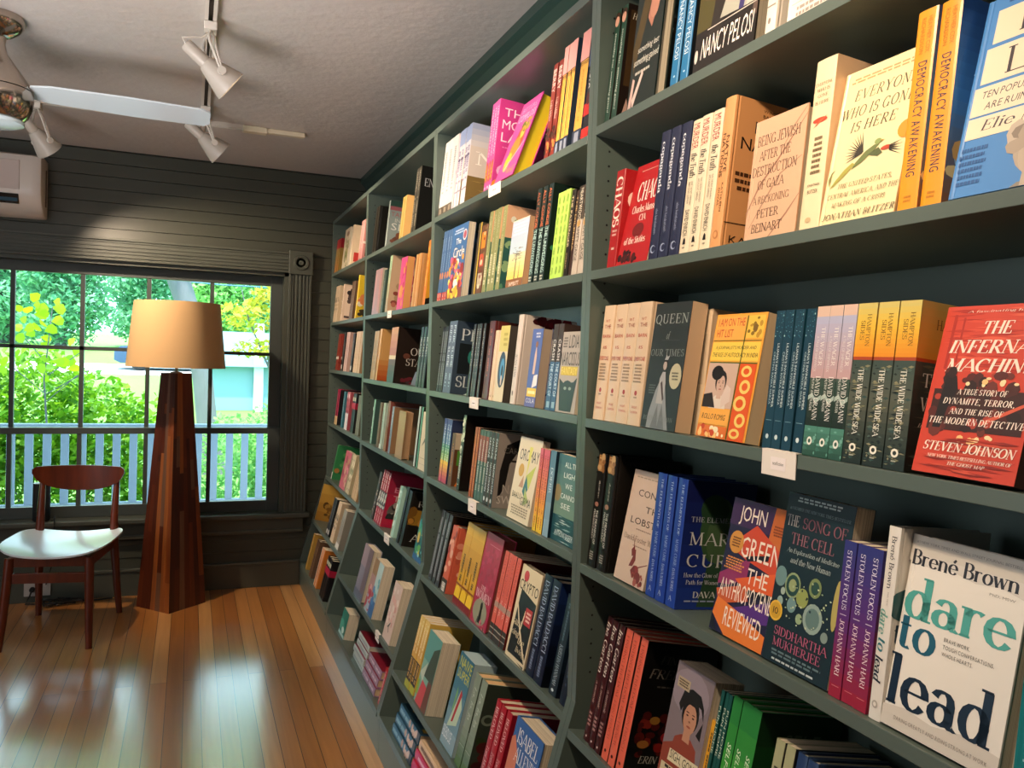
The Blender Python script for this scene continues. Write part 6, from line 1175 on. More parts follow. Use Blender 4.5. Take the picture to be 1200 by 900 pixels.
'mintsp': ('7fae9c', 'p', [('w', 10, .2, .1, .8, .9, .2, ['c8dcd0', '5f8f80']), ('k', .4, .3, .6, .7, 'c8e0d4')], [('r', 0, 0, 1, 1, '3f5a54')]),
'brownth': ('6b5440', 'p', [('k', .4, .2, .6, .8, '9a8468')], []),
'mintgr': ('a9bfb2', 'p', [('k', .35, .2, .65, .85, '7a9088'), ('r', 0, 0, 1, .1, 'd0dcd4')], []),
'redbrn': ('7a4438', 'p', [('g', 0, 0, 1, .5, 3, '9a7450', '7a4438')], []),
'greyblue': ('7c8aa0', 'p', [('v', 'La Serre', .3, .6, .74, .82, 'e0e4e8', 'i'), ('k', .3, .1, .7, .5, '5a6a84'), ('e', .55, .88, .2, .03, 'a8b4c8')], [('r', 0, 0, 1, 1, '8a6a4c')]),
'cardb': ('9c7a58', '9c7a58', [], [('r', .05, .05, .95, .95, 'a88460')]),
'whiteth': ('b8beb8', 'p', [], [('r', 0, 0, 1, 1, '1a2420')]),
'greenth': ('4f8a70', 'p', [], [('r', 0, 0, 1, 1, '16221c')]),
'creamf': ('d0bfa4', 'p', [], [('p', '6a6050', .2, .4, .5, .55, .8, .6, .6, .5), ('r', .1, .2, .9, .21, '9a8a70'), ('r', .1, .1, .9, .105, '9a8a70')]),
'floral': ('3a3432', 'p', [('w', 14, .1, .1, .9, .9, .25, ['c8b49a', '7a5a54', '5a3c40'])], [('e', .5, .8, .3, .1, 'c8b090'), ('w', 12, .1, .1, .9, .6, .15, ['8a6a64', '4a3438'])]),
'redwb': ('a31f3c', 'p', [('r', 0, .3, 1, .62, '23201f'), ('w', 12, .1, .32, .9, .6, .25, ['e0d8d0', 'b8b0a8']), ('k', .3, .66, .7, .95, 'e8c8cc'), ('k', .3, .05, .7, .26, 'e0a8b0')], [('r', 0, .62, 1, 1, '8f1c38'), ('t', 'BE', .2, .66, .6, .76, 'c8788c'), ('t', 'TR', .2, .5, .6, .6, 'b89a9c'), ('e', .5, .3, .4, .2, '5a544e'), ('w', 14, .1, .15, .9, .45, .12, ['2a2624', '8a8078', '4a3c38']), ('r', 0, .05, .5, .16, 'b01c3c')]),
'mintb': ('9fc4b6', 'p', [('w', 22, .1, .05, .9, .95, .25, ['c8e0d8', '6aa090', 'e0ece6']), ('r', 0, 0, .12, 1, 'd0b88a')], []),
'blkth': ('15191a', 'c8d0cc', [], []),
'goldblk': ('16120e', 'p', [], [('t', 'RAE', .25, .74, .8, .85, 'a8a29a', 's'), ('r', .05, .4, .9, .68, '8a6420'), ('w', 16, .08, .42, .85, .66, .12, ['c8962c', '6a4818', 'a8742c']), ('t', 'A', .2, .1, .5, .24, 'c8c2b8', 's'), ('e', .75, .16, .1, .08, 'd0c8a0')]),
'jungle': ('1f6a68', 'p', [], [('w', 50, .05, .1, .95, .95, .14, ['2c8a6a', '1a4a50', '5aa04c', '3a8a8c', '164038', 'c8b83c']), ('e', .2, .4, .1, .1, 'd0a83c'), ('r', 0, 0, 1, .1, '2c5a8a'), ('w', 8, .1, .1, .9, .2, .06, ['8ac0c8', '4aa04c'])]),
'greymauve': ('8c8a98', 'p', [], [('r', 0, .6, 1, 1, 'a8949c'), ('r', .6, 0, .98, 1, '7a6a70'), ('r', 0, 0, 1, .15, '6a7080')]),
'candy': ('a9b8bc', 'p', [], [('r', 0, .7, .5, 1, '9a7a58'), ('r', .5, .4, 1, 1, 'b8d0cc'), ('r', 0, .3, .5, .7, 'b08a84'), ('w', 14, .05, .1, .6, .5, .14, ['c8606c', 'd8a8a4', 'b04858', 'a8b8c8']), ('r', .5, 0, 1, .3, '3f6a9c'), ('w', 8, .55, .2, .95, .7, .1, ['6aa8b0', '4f80b0'])]),
'branch': ('d2b8aa', 'p', [], [('w', 22, .05, .3, .95, .95, .12, ['d8a89c', 'e0ccc0', 'c89488']), ('p', '3a3430', .3, .22, .6, .34, .62, .32, .5, .24, .6, .16, .56, .15, .44, .23)]),
# bookcase by the wall
'redgold': ('a87c3c', 'p', [('r', 0, .72, 1, 1, 'a8282c'), ('g', 0, 0, 1, .72, 3, 'a8682c', '9a8448')], [('r', 0, .72, 1, 1, '8f1c24'), ('r', 0, 0, 1, .72, '94783c')]),
'vinef': ('c9b9a0', 'p', [('k', .4, .2, .6, .8, 'e0d4c0')], [('e', .6, .86, .24, .06, '7a5a40'), ('w', 26, .3, .05, .9, .7, .1, ['6a743c', '3a4424', '8a8a50', '94845c'])]),
'manf': ('d8c0a0', 'p', [('k', .4, .2, .6, .8, 'c8a888')], [('f', .55, .62, .22, '8a5c3c', '4a3020', 'd8c0a0'), ('r', .1, .12, .95, .34, 'c0342c'), ('r', .1, .02, .95, .1, 'e0b0a0')]),
'pinkw': ('cf8a84', 'p', [('r', 0, .3, .5, .9, 'e0a8a0')], [('r', .1, .5, .9, .9, '3a2c28'), ('r', .0, .4, 1, .46, 'e8dcd0'), ('r', .1, .1, .9, .34, '4a5a3c')]),
'cream1': ('c0aa8c', 'p', [('w', 6, .2, .2, .8, .8, .3, ['3a3024', '8a744c'])], [('w', 10, .1, .1, .9, .9, .15, ['3a3024', '6a5a44', 'd0c0a4'])]),
'sketchf': ('c9b09a', 'p', [('k', .3, .2, .7, .9, '3a302c')], [('r', .1, .1, .96, .96, 'd0b8a4'), ('w', 9, .2, .5, .9, .85, .14, ['241c1c', '4a3c38']), ('r', .1, .1, .96, .16, '4a3c38')]),
'brown1': ('5e4634', 'p', [('k', .4, .2, .6, .8, '9a7c5c')], []),
'yelf': ('d9b62c', 'p', [('k', .4, .2, .6, .8, 'b8942c')], [('w', 14, .05, .2, .7, .6, .16, ['f0e8d8', 'e8dcc0', 'd8804c']), ('w', 6, .1, .05, .6, .2, .1, ['3a3020'])]),
'rust': ('7a2c20', 'p', [('r', .1, .3, .9, .38, 'd8ccc0')], [('r', .1, .3, .9, .38, 'd8ccc0')]),
'black1': ('1c1816', 'p', [('k', .3, .3, .7, .8, '6a6058'), ('r', .1, .05, .9, .16, 'b8b0a8')], []),
'pinkb1': ('b08f84', 'p', [('k', .4, .3, .6, .8, '8a6a60')], [('r', .2, .2, .8, .8, 'b89a90')]),
'tan1': ('b3926e', 'p', [('k', .4, .2, .6, .8, '8a6a48'), ('r', 0, 0, .2, 1, 'd0b894')], [('r', 0, 0, 1, 1, 'a8845f')]),
'magcr': ('a8244c', 'p', [('r', 0, 0, 1, .24, 'd8b88a'), ('k', .4, .3, .6, .9, 'd87a94')], [('r', 0, 0, 1, 1, '1f1c20')]),
'teal1': ('356a78', 'p', [('k', .4, .2, .6, .8, 'a8c0c4')], [('r', .1, .2, .9, .3, '8aa8b4')]),
'redwh': ('a04a54', 'p', [('r', 0, 0, 1, .44, 'c0c0c4'), ('w', 8, .1, .1, .9, .9, .25, ['e0c8c8', '6a2c34'])], []),
'blkred': ('191516', 'p', [('r', 0, .6, 1, .76, 'a8203c'), ('r', .1, .8, .9, .9, 'b8b49c')], [('r', 0, .6, 1, .76, 'a8203c')]),
'olive1': ('5f5f4c', 'p', [('k', .4, .2, .6, .8, '94947c')], []),
'greenf': ('2f7a48', 'p', [('r', 0, 0, 1, .2, 'd0d4cc')], [('e', .6, .5, .3, .3, '3a8a54'), ('w', 12, .1, .2, .9, .9, .12, ['5a9a5c', '1f5a34', 'a8743c'])]),
'pinkfl': ('b85c6c', 'p', [('k', .4, .2, .6, .8, 'e0a8b0')], [('w', 16, .1, .1, .9, .9, .15, ['d88a94', 'c8a484', '8a3444', 'a8905c'])]),
'creamgr': ('b8aa88', 'p', [('w', 10, .1, .1, .9, .9, .3, ['5a6a48', 'e0d8c0', '7a6a4c'])], []),
'wheat': ('c2923c', 'p', [('k', .4, .2, .6, .8, 'e0b45c')], [('g', 0, 0, 1, 1, 4, 'a8742c', 'd0a44c'), ('w', 18, .3, .05, .9, .5, .14, ['7a5420', '5a3c18', 'a8803c'])]),
'grey1': ('8a8478', 'p', [('k', .4, .2, .6, .8, '5a544c'), ('r', 0, 0, 1, .14, 'c8c4bc')], []),
'goldth': ('a8843c', 'p', [('k', .4, .2, .6, .8, 'd0b468')], []),
'orange1': ('c2722c', 'p', [('r', 0, 0, .25, 1, 'd8d0c8'), ('k', .4, .2, .7, .8, '8a4a1c')], []),
# lying stacks
'stackwh': ('b9c4c0', 'c8bfae', [('k', .35, .1, .65, .9, '8f9aa0')], [('g', 0, 0, 1, 1, 3, '8a1f34', '6a1828')]),
'stackpur': ('9c7f96', 'd8bc94', [('k', .35, .1, .65, .9, 'e0d0dc'), ('r', 0, .46, 1, .5, '6a4a60')], [('g', 0, 0, 1, 1, 3, '8a1f34', '7a1a2c'), ('t', 'A', .4, .5, .6, .62, 'd0a0a8', 's')]),
'stackred': ('b0202c', 'p', [('k', .35, .1, .65, .9, 'e0a8a8')], [('r', .2, .4, .8, .6, 'd8c8b0')]),
'stackblue': ('3a6a88', 'c8b08a', [('k', .3, .4, .7, .95, '8ab4c8'), ('w', 6, .1, .1, .9, .6, .4, ['d8b8a8', 'c8a090']), ('r', 0, 0, 1, .1, '3a3c48')], [('r', 0, 0, 1, 1, '1f3c4c'), ('e', .5, .5, .34, .22, 'c07a5c'), ('e', .52, .5, .22, .15, '3a1c2c'), ('w', 10, .1, .1, .9, .9, .1, ['3a7a8c', 'b88a2c', '1a2c3c']), ('r', .1, .05, .9, .16, 'b8902c')]),
'stackpink': ('c83c6c', 'p', [('k', .35, .1, .65, .9, 'f0c0d0')], [('r', 0, 0, 1, 1, 'b8203c'), ('w', 3, .3, .5, .7, .8, .08, ['e87a8c'])]),
'creambk': ('d8b896', 'p', [('k', .3, .1, .7, .9, '6a4a3c')], [('r', .1, .1, .9, .9, 'd8bc9c')]),
'tealbk': ('1f7a6c', 'p', [], [('e', .3, .4, .4, .2, '3fa08c'), ('e', .6, .25, .2, .12, 'd0e4dc'), ('r', 0, 0, 1, .12, 'a8c8c0')]),
}

# mode (s spine out, f face out), bookcase, shelf, copies, x, y, z (m), height, width, thickness (mm), print, look, binding, lean
BOOKS = [
    ('s', 4, 0, 2, 0.778, 1.4445, 1.8658, 236, 155, 27.1, 'hillary', 'dark green hardcover with pale spine script', 'h', 5.0),
    ('f', 4, 0, 1, 0.778, 1.3968, 1.8658, 236, 100, 24, 'hillaryf', 'dark hardcover facing out with a pale blouse and script', 'h', 5.0),
    ('s', 4, 0, 2, 0.778, 1.1926, 1.8658, 236, 155, 30.7, 'npelosi', 'bright blue hardcover with white spine capitals', 'h', 5.0),
    ('f', 4, 0, 1, 0.778, 1.1749, 1.8658, 236, 160, 24, 'pelosif', 'black hardcover facing out showing a grey suit and white capitals', 'h', 5.0),
    ('s', 4, 0, 1, 0.778, 0.972, 1.8658, 236, 155, 24.7, 'jones', 'white hardcover with small black spine capitals', 'h', 5.0),
    ('f', 4, 0, 1, 0.778, 0.9429, 1.8658, 210, 90, 20, 'whitef', 'white paperback facing out with a blue patch', 'p', 5.0),
    ('s', 4, 1, 1, 0.778, 1.4258, 1.5678, 200, 131, 34.6, 'chaos', 'red paperback with white spine capitals', 'p', 5.0),
    ('f', 4, 1, 1, 0.782, 1.425, 1.57, 206, 117, 20, 'chaosf', 'red paperback facing out with white capitals', 'p', 12.3),
    ('s', 4, 1, 3, 0.778, 1.2036, 1.5678, 238, 156, 32.1, 'copa', 'navy hardcover with white lowercase spine title', 'h', 5.0),
    ('s', 4, 1, 3, 0.778, 1.1104, 1.5678, 234, 153, 30.7, 'murder', 'cream hardcover with red and black spine lettering', 'h', 5.0),
    ('s', 4, 1, 1, 0.778, 1.0795, 1.5678, 246, 161, 29.7, 'native', 'thick peach hardcover with black spine lettering', 'h', 5.0),
    ('f', 4, 1, 1, 0.778, 1.0206, 1.5678, 183, 114, 22, 'jewish', 'pale pink hardcover facing out with grey cracks', 'h', 5.0),
    ('s', 4, 1, 1, 0.778, 0.8634, 1.5678, 238, 156, 41.2, 'everyone', 'cream hardcover with a red bird on its spine', 'h', 5.0),
    ('f', 4, 1, 1, 0.778, 0.8618, 1.5701, 209, 126, 24, 'everyonef', 'cream hardcover facing out with a feathered creature', 'h', 10.4),
    ('s', 4, 1, 2, 0.778, 0.6727, 1.5678, 240, 157, 30.8, 'democ', 'bright orange hardcover with navy spine capitals', 'h', 5.0),
    ('f', 4, 1, 1, 0.778, 0.6628, 1.5709, 231, 158, 24, 'badlaw', 'blue hardcover facing out with cream title boxes', 'h', 12.3),
    ('s', 4, 2, 4, 0.778, 1.309, 1.2608, 236, 155, 46.7, 'barn', 'cream hardcover with small red spine lettering', 'h', 5.0),
    ('f', 4, 2, 1, 0.778, 1.3013, 1.2619, 230, 116, 34, 'queen', 'black paperback facing out with a figure in a white gown', 'p', 6.8),
    ('f', 4, 2, 1, 0.8218, 1.2499, 1.257, 222, 75, 60, 'pageb', 'cream paperback facing out behind the black one', 'p', 5.0),
    ('f', 4, 2, 1, 0.778, 1.1235, 1.2632, 203, 128, 28, 'hitlist', 'orange paperback facing out with a portrait photo', 'p', 9.9),
    ('s', 4, 2, 4, 0.778, 0.877, 1.2608, 202, 132, 20.9, 'liliana', 'deep blue paperback with white spine capitals', 'p', 5.0),
    ('s', 4, 2, 3, 0.778, 0.8023, 1.2608, 204, 134, 24.6, 'wager', 'pale sky over green waves paperback', 'p', 5.0),
    ('s', 4, 2, 3, 0.778, 0.705, 1.2608, 204, 134, 32.1, 'wide', 'thick paperback, yellow sky over dark sea', 'p', 5.0),
    ('f', 4, 2, 1, 0.778, 0.6929, 1.2654, 196, 126, 30, 'infernal', 'red paperback facing out with white italic capitals', 'p', 13.8),
    ('s', 4, 3, 2, 0.778, 1.4228, 0.9548, 236, 155, 37.8, 'mariah', 'black hardcover with a gold spine top', 'h', 5.0),
    ('f', 4, 3, 1, 0.7859, 1.3927, 0.9568, 216, 112, 26, 'lobster', 'cream paperback facing out with a red lobster', 'p', 10.9),
    ('s', 4, 3, 3, 0.7859, 1.1784, 0.9541, 226, 148, 33.1, 'curie', 'royal blue hardcover with silver spine lettering', 'h', 5.0),
    ('f', 4, 3, 1, 0.7859, 1.0766, 0.9568, 214, 132, 24, 'anthro', 'orange and purple paperback facing out with white capitals', 'p', 11.5),
    ('f', 4, 3, 1, 0.7839, 0.9438, 0.9566, 244, 130, 34, 'cell', 'dark teal paperback facing out with round green cells', 'p', 9.0),
    ('s', 4, 3, 3, 0.782, 0.7458, 0.9545, 203, 133, 21.6, 'focus', 'purple to red paperback with white spine capitals', 'p', 5.0),
    ('s', 4, 3, 1, 0.78, 0.7227, 0.9546, 236, 155, 19.9, 'dare', 'white hardcover with teal and navy spine title', 'h', 5.0),
    ('f', 4, 3, 1, 0.78, 0.7214, 0.9575, 229, 150, 30, 'daref', 'white hardcover facing out with large teal and navy title', 'h', 10.4),
    ('f', 4, 3, 1, 0.78, 0.5565, 0.9546, 228, 150, 30, 'ninety', 'teal hardcover facing out with white capitals', 'h', 5.0),
    ('s', 4, 4, 3, 0.7633, 1.3825, 0.604, 256, 165, 25.9, 'ina', 'maroon hardcover with white script spine', 'h', 11.0),
    ('s', 4, 4, 3, 0.7633, 1.2982, 0.604, 256, 165, 27.5, 'erin', 'coral hardcover with dark spine lettering', 'h', 11.0),
    ('f', 4, 4, 1, 0.7633, 1.1925, 0.604, 259, 106, 60, 'sigh', 'paperback facing out with a child portrait', 'p', 11.0),
    ('s', 4, 4, 1, 0.7673, 1.0712, 0.6032, 200, 131, 14.5, 'yellowsp', 'orange yellow paperback spine', 'p', 11.0),
    ('s', 4, 4, 3, 0.7633, 1.0404, 0.604, 255, 165, 10.0, 'funhome', 'dark green paperback with pale spine capitals', 'p', 11.0),
    ('s', 4, 4, 3, 0.7633, 0.971, 0.604, 258, 165, 22.9, 'selfs', 'bright green hardcover with white handwritten spine title', 'h', 11.0),
    ('s', 4, 4, 2, 0.7633, 0.8931, 0.604, 238, 156, 20.0, 'becom', 'pale olive paperback with black spine capitals', 'p', 11.0),
    ('s', 4, 4, 2, 0.7633, 0.8492, 0.604, 237, 155, 21.0, 'bluesp', 'dark blue hardcover', 'h', 11.0),
    ('s', 4, 4, 3, 0.7633, 0.7613, 0.604, 200, 131, 24.9, 'greysp', 'grey paperback', 'p', 11.0),
    ('s', 3, 0, 3, 0.778, 2.543, 1.8578, 256, 165, 50.4, 'whitea', 'thin white paperback with black foot band', 'p', 5.0),
    ('s', 3, 0, 1, 0.778, 2.5326, 1.8578, 250, 164, 9.6, 'mauvea', 'pale mauve paperback', 'p', 5.0),
    ('s', 3, 0, 4, 0.778, 2.4044, 1.8578, 255, 165, 30.9, 'nav', 'white hardcover with violet flower on spine', 'h', 5.0),
    ('s', 3, 0, 3, 0.778, 2.1643, 1.8578, 261, 165, 23.3, 'mother', 'hot pink paperback with white spine capitals', 'p', 5.0),
    ('f', 3, 0, 1, 0.78, 2.1398, 1.8689, 245, 136, 45, 'pinkf', 'pink hardcover facing out with orange fruit and yellow page edges', 'h', 19.6),
    ('s', 3, 0, 2, 0.778, 1.744, 1.8578, 234, 154, 29.8, 'redbr', 'red and brown hardcover with white spine capitals', 'h', 5.0),
    ('s', 3, 0, 3, 0.778, 1.6697, 1.8578, 256, 165, 24.3, 'pencil', 'pencil-look hardcover with pink top and navy foot', 'h', 5.0),
    ('s', 3, 0, 1, 0.778, 1.6048, 1.8578, 256, 165, 42.8, 'pencil', 'pencil-look hardcover standing apart beside the navy cover', 'h', 5.0),
    ('s', 3, 0, 1, 0.778, 1.5678, 1.8578, 229, 150, 35.3, 'sank', 'black and red hardcover with white spine capitals', 'h', 5.0),
    ('s', 3, 1, 4, 0.778, 2.5771, 1.5678, 241, 158, 25.1, 'bluea', 'blue paperback with red foot band on spine', 'p', 5.0),
    ('f', 3, 1, 1, 0.778, 2.5675, 1.5678, 240, 160, 24, 'bluef', 'blue paperback facing out with colourful cartoon shapes', 'p', 5.0),
    ('s', 3, 1, 1, 0.778, 2.2813, 1.5678, 218, 143, 31.6, 'yelth', 'thin dark paperback with yellow edges', 'p', 5.0),
    ('s', 3, 1, 1, 0.778, 2.2277, 1.5678, 205, 134, 45.7, 'orab', 'brown and orange patterned paperback', 'p', 5.0),
    ('s', 3, 1, 4, 0.778, 2.0797, 1.5678, 237, 155, 36.1, 'sage', 'sage green floral hardcover', 'h', 5.0),
    ('f', 3, 1, 1, 0.778, 2.0214, 1.5681, 180, 114, 24, 'sunset', 'paperback facing out with bare tree at sunset', 'p', 5.7),
    ('s', 3, 1, 3, 0.778, 1.7781, 1.5678, 240, 157, 32.7, 'condie', 'dark hardcover with orange and teal spine capitals', 'h', 5.0),
    ('s', 3, 1, 3, 0.778, 1.6723, 1.5678, 206, 135, 23.6, 'lime', 'lime green paperback with dark wavy spine lines', 'p', 5.0),
    ('s', 3, 1, 1, 0.778, 1.6466, 1.5678, 200, 131, 23.4, 'passen', 'black hardcover with cream spine capitals', 'h', 5.0),
    ('s', 3, 1, 1, 0.778, 1.6277, 1.5678, 194, 127, 17.6, 'darkcr', 'dark brown hardcover with cream lettering', 'h', 5.0),
    ('s', 3, 1, 2, 0.778, 1.5685, 1.5678, 200, 131, 28.5, 'amity', 'black over white hardcover with bold spine capitals', 'h', 5.0),
    ('s', 3, 2, 3, 0.778, 2.5809, 1.2628, 221, 145, 21.9, 'blackth', 'thin black paperback with pale lettering', 'p', 5.0),
    ('s', 3, 2, 2, 0.778, 2.4901, 1.2628, 237, 155, 44.4, 'slime', 'slate blue paperback with white spine capitals', 'p', 5.0),
    ('s', 3, 2, 4, 0.778, 2.2175, 1.2628, 220, 144, 28.2, 'darkfour', 'dark hardcover with silver spine lettering', 'h', 5.0),
    ('s', 3, 2, 1, 0.778, 2.1393, 1.2628, 225, 147, 50.6, 'redart', 'dark red hardcover with gold ring', 'h', 5.0),
    ('s', 3, 2, 3, 0.778, 2.0886, 1.2628, 197, 129, 15.7, 'creamth', 'slim cream hardcover', 'h', 5.0),
    ('f', 3, 2, 1, 0.778, 2.0838, 1.2628, 208, 66, 28, 'eyef', 'cream and yellow paperback facing out with blue oval', 'p', 5.0),
    ('s', 3, 2, 1, 0.778, 1.9376, 1.2628, 235, 154, 33.3, 'whitebig', 'tall white hardcover with red blot on cover', 'h', 5.0),
    ('f', 3, 2, 1, 0.778, 1.8626, 1.263, 194, 65, 26, 'bluewom', 'blue paperback facing out with slim standing figure', 'p', 5.4),
    ('s', 3, 2, 2, 0.778, 1.6815, 1.2628, 203, 133, 27.5, 'crash', 'blue and brown paperback with white spine capitals', 'p', 5.0),
    ('f', 3, 2, 1, 0.778, 1.6787, 1.2628, 183, 101, 24, 'catf', 'grey paperback facing out with dark cat and yellow word', 'p', 5.0),
    ('s', 3, 3, 3, 0.782, 2.5148, 0.9645, 210, 138, 29.5, 'rainbow', 'rainbow striped paperback with white spine lettering', 'p', 5.0),
    ('s', 3, 3, 1, 0.782, 2.468, 0.9645, 170, 111, 37.3, 'brownd', 'brown paperback with orange and green front', 'p', 5.0),
    ('s', 3, 3, 1, 0.782, 2.3788, 0.9645, 236, 155, 35.0, 'tallblack', 'tall black hardcover with white spotted spine', 'h', 5.0),
    ('s', 3, 3, 2, 0.782, 2.245, 0.9645, 209, 137, 21.0, 'orfr', 'orange-brown paperback', 'p', 5.0),
    ('s', 3, 3, 3, 0.782, 2.1641, 0.9645, 206, 135, 25.1, 'redgr', 'red and green banded paperback', 'p', 5.0),
    ('s', 3, 3, 3, 0.782, 2.0882, 0.9645, 208, 136, 24.6, 'naomi', 'black paperback with white spine capitals', 'p', 5.0),
    ('f', 3, 3, 1, 0.782, 1.9686, 0.9661, 214, 145, 20, 'oromay', 'cream paperback facing out with coloured triangles', 'p', 9.7),
    ('s', 3, 3, 3, 0.782, 1.7393, 0.9645, 201, 131, 19.9, 'pinkyel', 'pink to yellow paperback with red spine lettering', 'p', 5.0),
    ('s', 3, 3, 1, 0.782, 1.7046, 0.9645, 203, 133, 32.1, 'lightsp', 'misty blue paperback', 'p', 5.0),
    ('f', 3, 3, 1, 0.7899, 1.7038, 0.9638, 200, 119, 26, 'lightf', 'teal paperback facing out with white capitals', 'p', 5.0),
    ('s', 3, 4, 3, 0.7681, 2.523, 0.621, 239, 156, 43.1, 'greyd', 'charcoal hardcover with pale lettering', 'h', 11.0),
    ('s', 3, 4, 1, 0.7681, 2.4522, 0.621, 215, 141, 56, 'coralsp', 'coral hardcover with pale birds', 'h', 11.0),
    ('s', 3, 4, 3, 0.7681, 2.2026, 0.621, 253, 165, 55.3, 'yelpen', 'yellow hardcover with maroon pencil foot', 'h', 11.0),
    ('f', 3, 4, 1, 0.7681, 2.1988, 0.621, 260, 136, 40, 'women', 'raspberry hardcover facing out with grey medallion', 'h', 11.0),
    ('s', 3, 4, 4, 0.7681, 1.9282, 0.621, 239, 157, 28.5, 'coralc', 'coral paperback with dark checkered foot', 'p', 11.0),
    ('f', 3, 4, 1, 0.7681, 1.9129, 0.621, 234, 127, 20, 'blackcr', 'black and cream hardcover facing out with white lines', 'h', 11.0),
    ('s', 3, 4, 2, 0.7681, 1.6826, 0.621, 244, 159, 50.4, 'bald', 'navy hardcover with white spine capitals', 'h', 11.0),
    ('s', 3, 4, 1, 0.774, 1.6195, 0.6198, 228, 149, 42.2, 'teald', 'dark slate hardcover with pale spine capitals', 'h', 11.0),
    ('s', 3, 4, 1, 0.774, 1.5659, 0.6198, 225, 147, 35.4, 'navyd', 'plain midnight blue hardcover', 'h', 11.0),
    ('s', 3, 5, 4, 0.6774, 2.4638, 0.2957, 233, 153, 25.7, 'yelblk', 'yellow over black paperback', 'p', 13.0),
    ('f', 3, 5, 1, 0.6774, 2.4455, 0.2957, 224, 131, 60, 'tealred', 'teal and red paperback facing out on thick pages', 'p', 13.0),
    ('f', 3, 5, 1, 0.6774, 2.1558, 0.2957, 256, 111, 70, 'bluered', 'blue paperback facing out with red feather and yellow title', 'p', 13.0),
    ('s', 3, 5, 2, 0.6774, 1.9346, 0.2957, 244, 160, 45.6, 'sageth', 'thick sage hardcover with pale script spine', 'h', 13.0),
    ('s', 3, 5, 3, 0.6774, 1.7574, 0.2957, 238, 156, 35.4, 'beloved', 'crimson hardcover with white spine capitals', 'h', 13.0),
    ('f', 3, 5, 1, 0.6774, 1.7298, 0.2957, 252, 153, 60, 'allende', 'blue hardcover facing out with white serif capitals', 'h', 13.0),
    ('s', 2, 0, 2, 0.778, 3.7164, 1.8508, 222, 145, 42, 'darkbr', 'dark brown hardcover with faint gold ornament', 'h', 5.0),
    ('s', 2, 0, 1, 0.778, 3.4917, 1.8508, 207, 137, 28, 'skyf', 'paperback with pale letters and red band', 'p', 5.0),
    ('s', 2, 0, 2, 0.778, 3.1836, 1.8508, 176, 116, 42, 'yelb', 'yellow and cream hardcover', 'h', 5.0),
    ('s', 2, 0, 2, 0.778, 2.9954, 1.8508, 254, 165, 42, 'tallgr', 'tall charcoal hardcover with pale ornate lettering', 'h', 5.0),
    ('f', 2, 1, 1, 0.778, 3.7505, 1.5648, 210, 148, 20, 'mauvef', 'mauve paperback facing out', 'p', 5.0),
    ('s', 2, 1, 1, 0.778, 3.5339, 1.5648, 195, 128, 42, 'tealsp', 'dark teal paperback', 'p', 5.0),
    ('s', 2, 1, 1, 0.778, 3.4311, 1.5648, 248, 162, 42, 'mint', 'mint and tan hardcover with red ornaments on cover', 'h', 5.0),
    ('f', 2, 1, 1, 0.778, 3.2608, 1.5648, 215, 101, 30, 'pinkb', 'hot pink paperback facing out with orange blots', 'p', 5.0),
    ('s', 2, 1, 2, 0.778, 2.954, 1.5648, 205, 134, 42, 'tanb', 'tan hardcover', 'h', 5.0),
    ('s', 2, 1, 1, 0.778, 2.8346, 1.5648, 240, 157, 42, 'firea', 'orange and black hardcover with yellow flames', 'h', 5.0),
    ('s', 2, 2, 3, 0.778, 3.652, 1.2658, 226, 148, 31.6, 'tanth', 'slim tan paperback', 'p', 5.0),
    ('s', 2, 2, 1, 0.778, 3.6008, 1.2658, 234, 153, 42, 'tanf', 'tan hardcover with a dark face and orange glow', 'h', 5.0),
    ('s', 2, 2, 3, 0.778, 3.2826, 1.2658, 234, 153, 42, 'salmon', 'salmon over navy hardcover with cream band', 'h', 5.0),
    ('s', 2, 2, 3, 0.778, 2.8123, 1.2658, 225, 147, 42, 'blkspine', 'black hardcover with white spine capitals', 'h', 5.0),
    ('s', 2, 3, 1, 0.782, 3.7013, 0.9675, 205, 134, 42, 'mintsp', 'mint green hardcover with white marks', 'h', 5.0),
    ('s', 2, 3, 1, 0.782, 3.5507, 0.9675, 200, 131, 42, 'brownth', 'slim brown paperback', 'p', 5.0),
    ('s', 2, 3, 1, 0.782, 3.4901, 0.9675, 202, 132, 42, 'mintgr', 'pale mint hardcover with grey lettering', 'h', 5.0),
    ('s', 2, 3, 1, 0.782, 3.4058, 0.9675, 215, 141, 42, 'redbrn', 'red-brown hardcover', 'h', 5.0),
    ('s', 2, 3, 1, 0.782, 3.322, 0.9675, 197, 129, 42, 'greyblue', 'grey-blue hardcover with white script spine', 'h', 5.0),
    ('f', 2, 3, 1, 0.782, 3.2308, 0.9675, 190, 116, 30, 'cardb', 'cardboard brown hardcover facing out', 'h', 5.0),
    ('s', 2, 3, 1, 0.782, 2.9176, 0.9675, 225, 147, 25.0, 'whiteth', 'thin white paperback', 'p', 5.0),
    ('s', 2, 3, 1, 0.782, 2.8807, 0.9675, 225, 147, 24.5, 'greenth', 'thin green paperback', 'p', 5.0),
    ('f', 2, 3, 1, 0.782, 2.8687, 0.9675, 210, 105, 20, 'creamf', 'cream paperback facing out with grey marks', 'p', 5.0),
    ('s', 2, 4, 1, 0.7731, 3.583, 0.639, 215, 141, 42, 'floral', 'dark floral hardcover with cream flowers', 'h', 11.0),
    ('s', 2, 4, 4, 0.7731, 3.4192, 0.639, 233, 152, 35.2, 'redwb', 'red hardcover with white and black zigzag spine', 'h', 11.0),
    ('s', 2, 4, 1, 0.7731, 3.1995, 0.639, 210, 138, 42, 'mintb', 'mint hardcover with white foliage on spine', 'h', 11.0),
    ('s', 2, 4, 1, 0.7731, 3.1024, 0.639, 222, 145, 28.7, 'blkth', 'thin black paperback with white edge', 'p', 11.0),
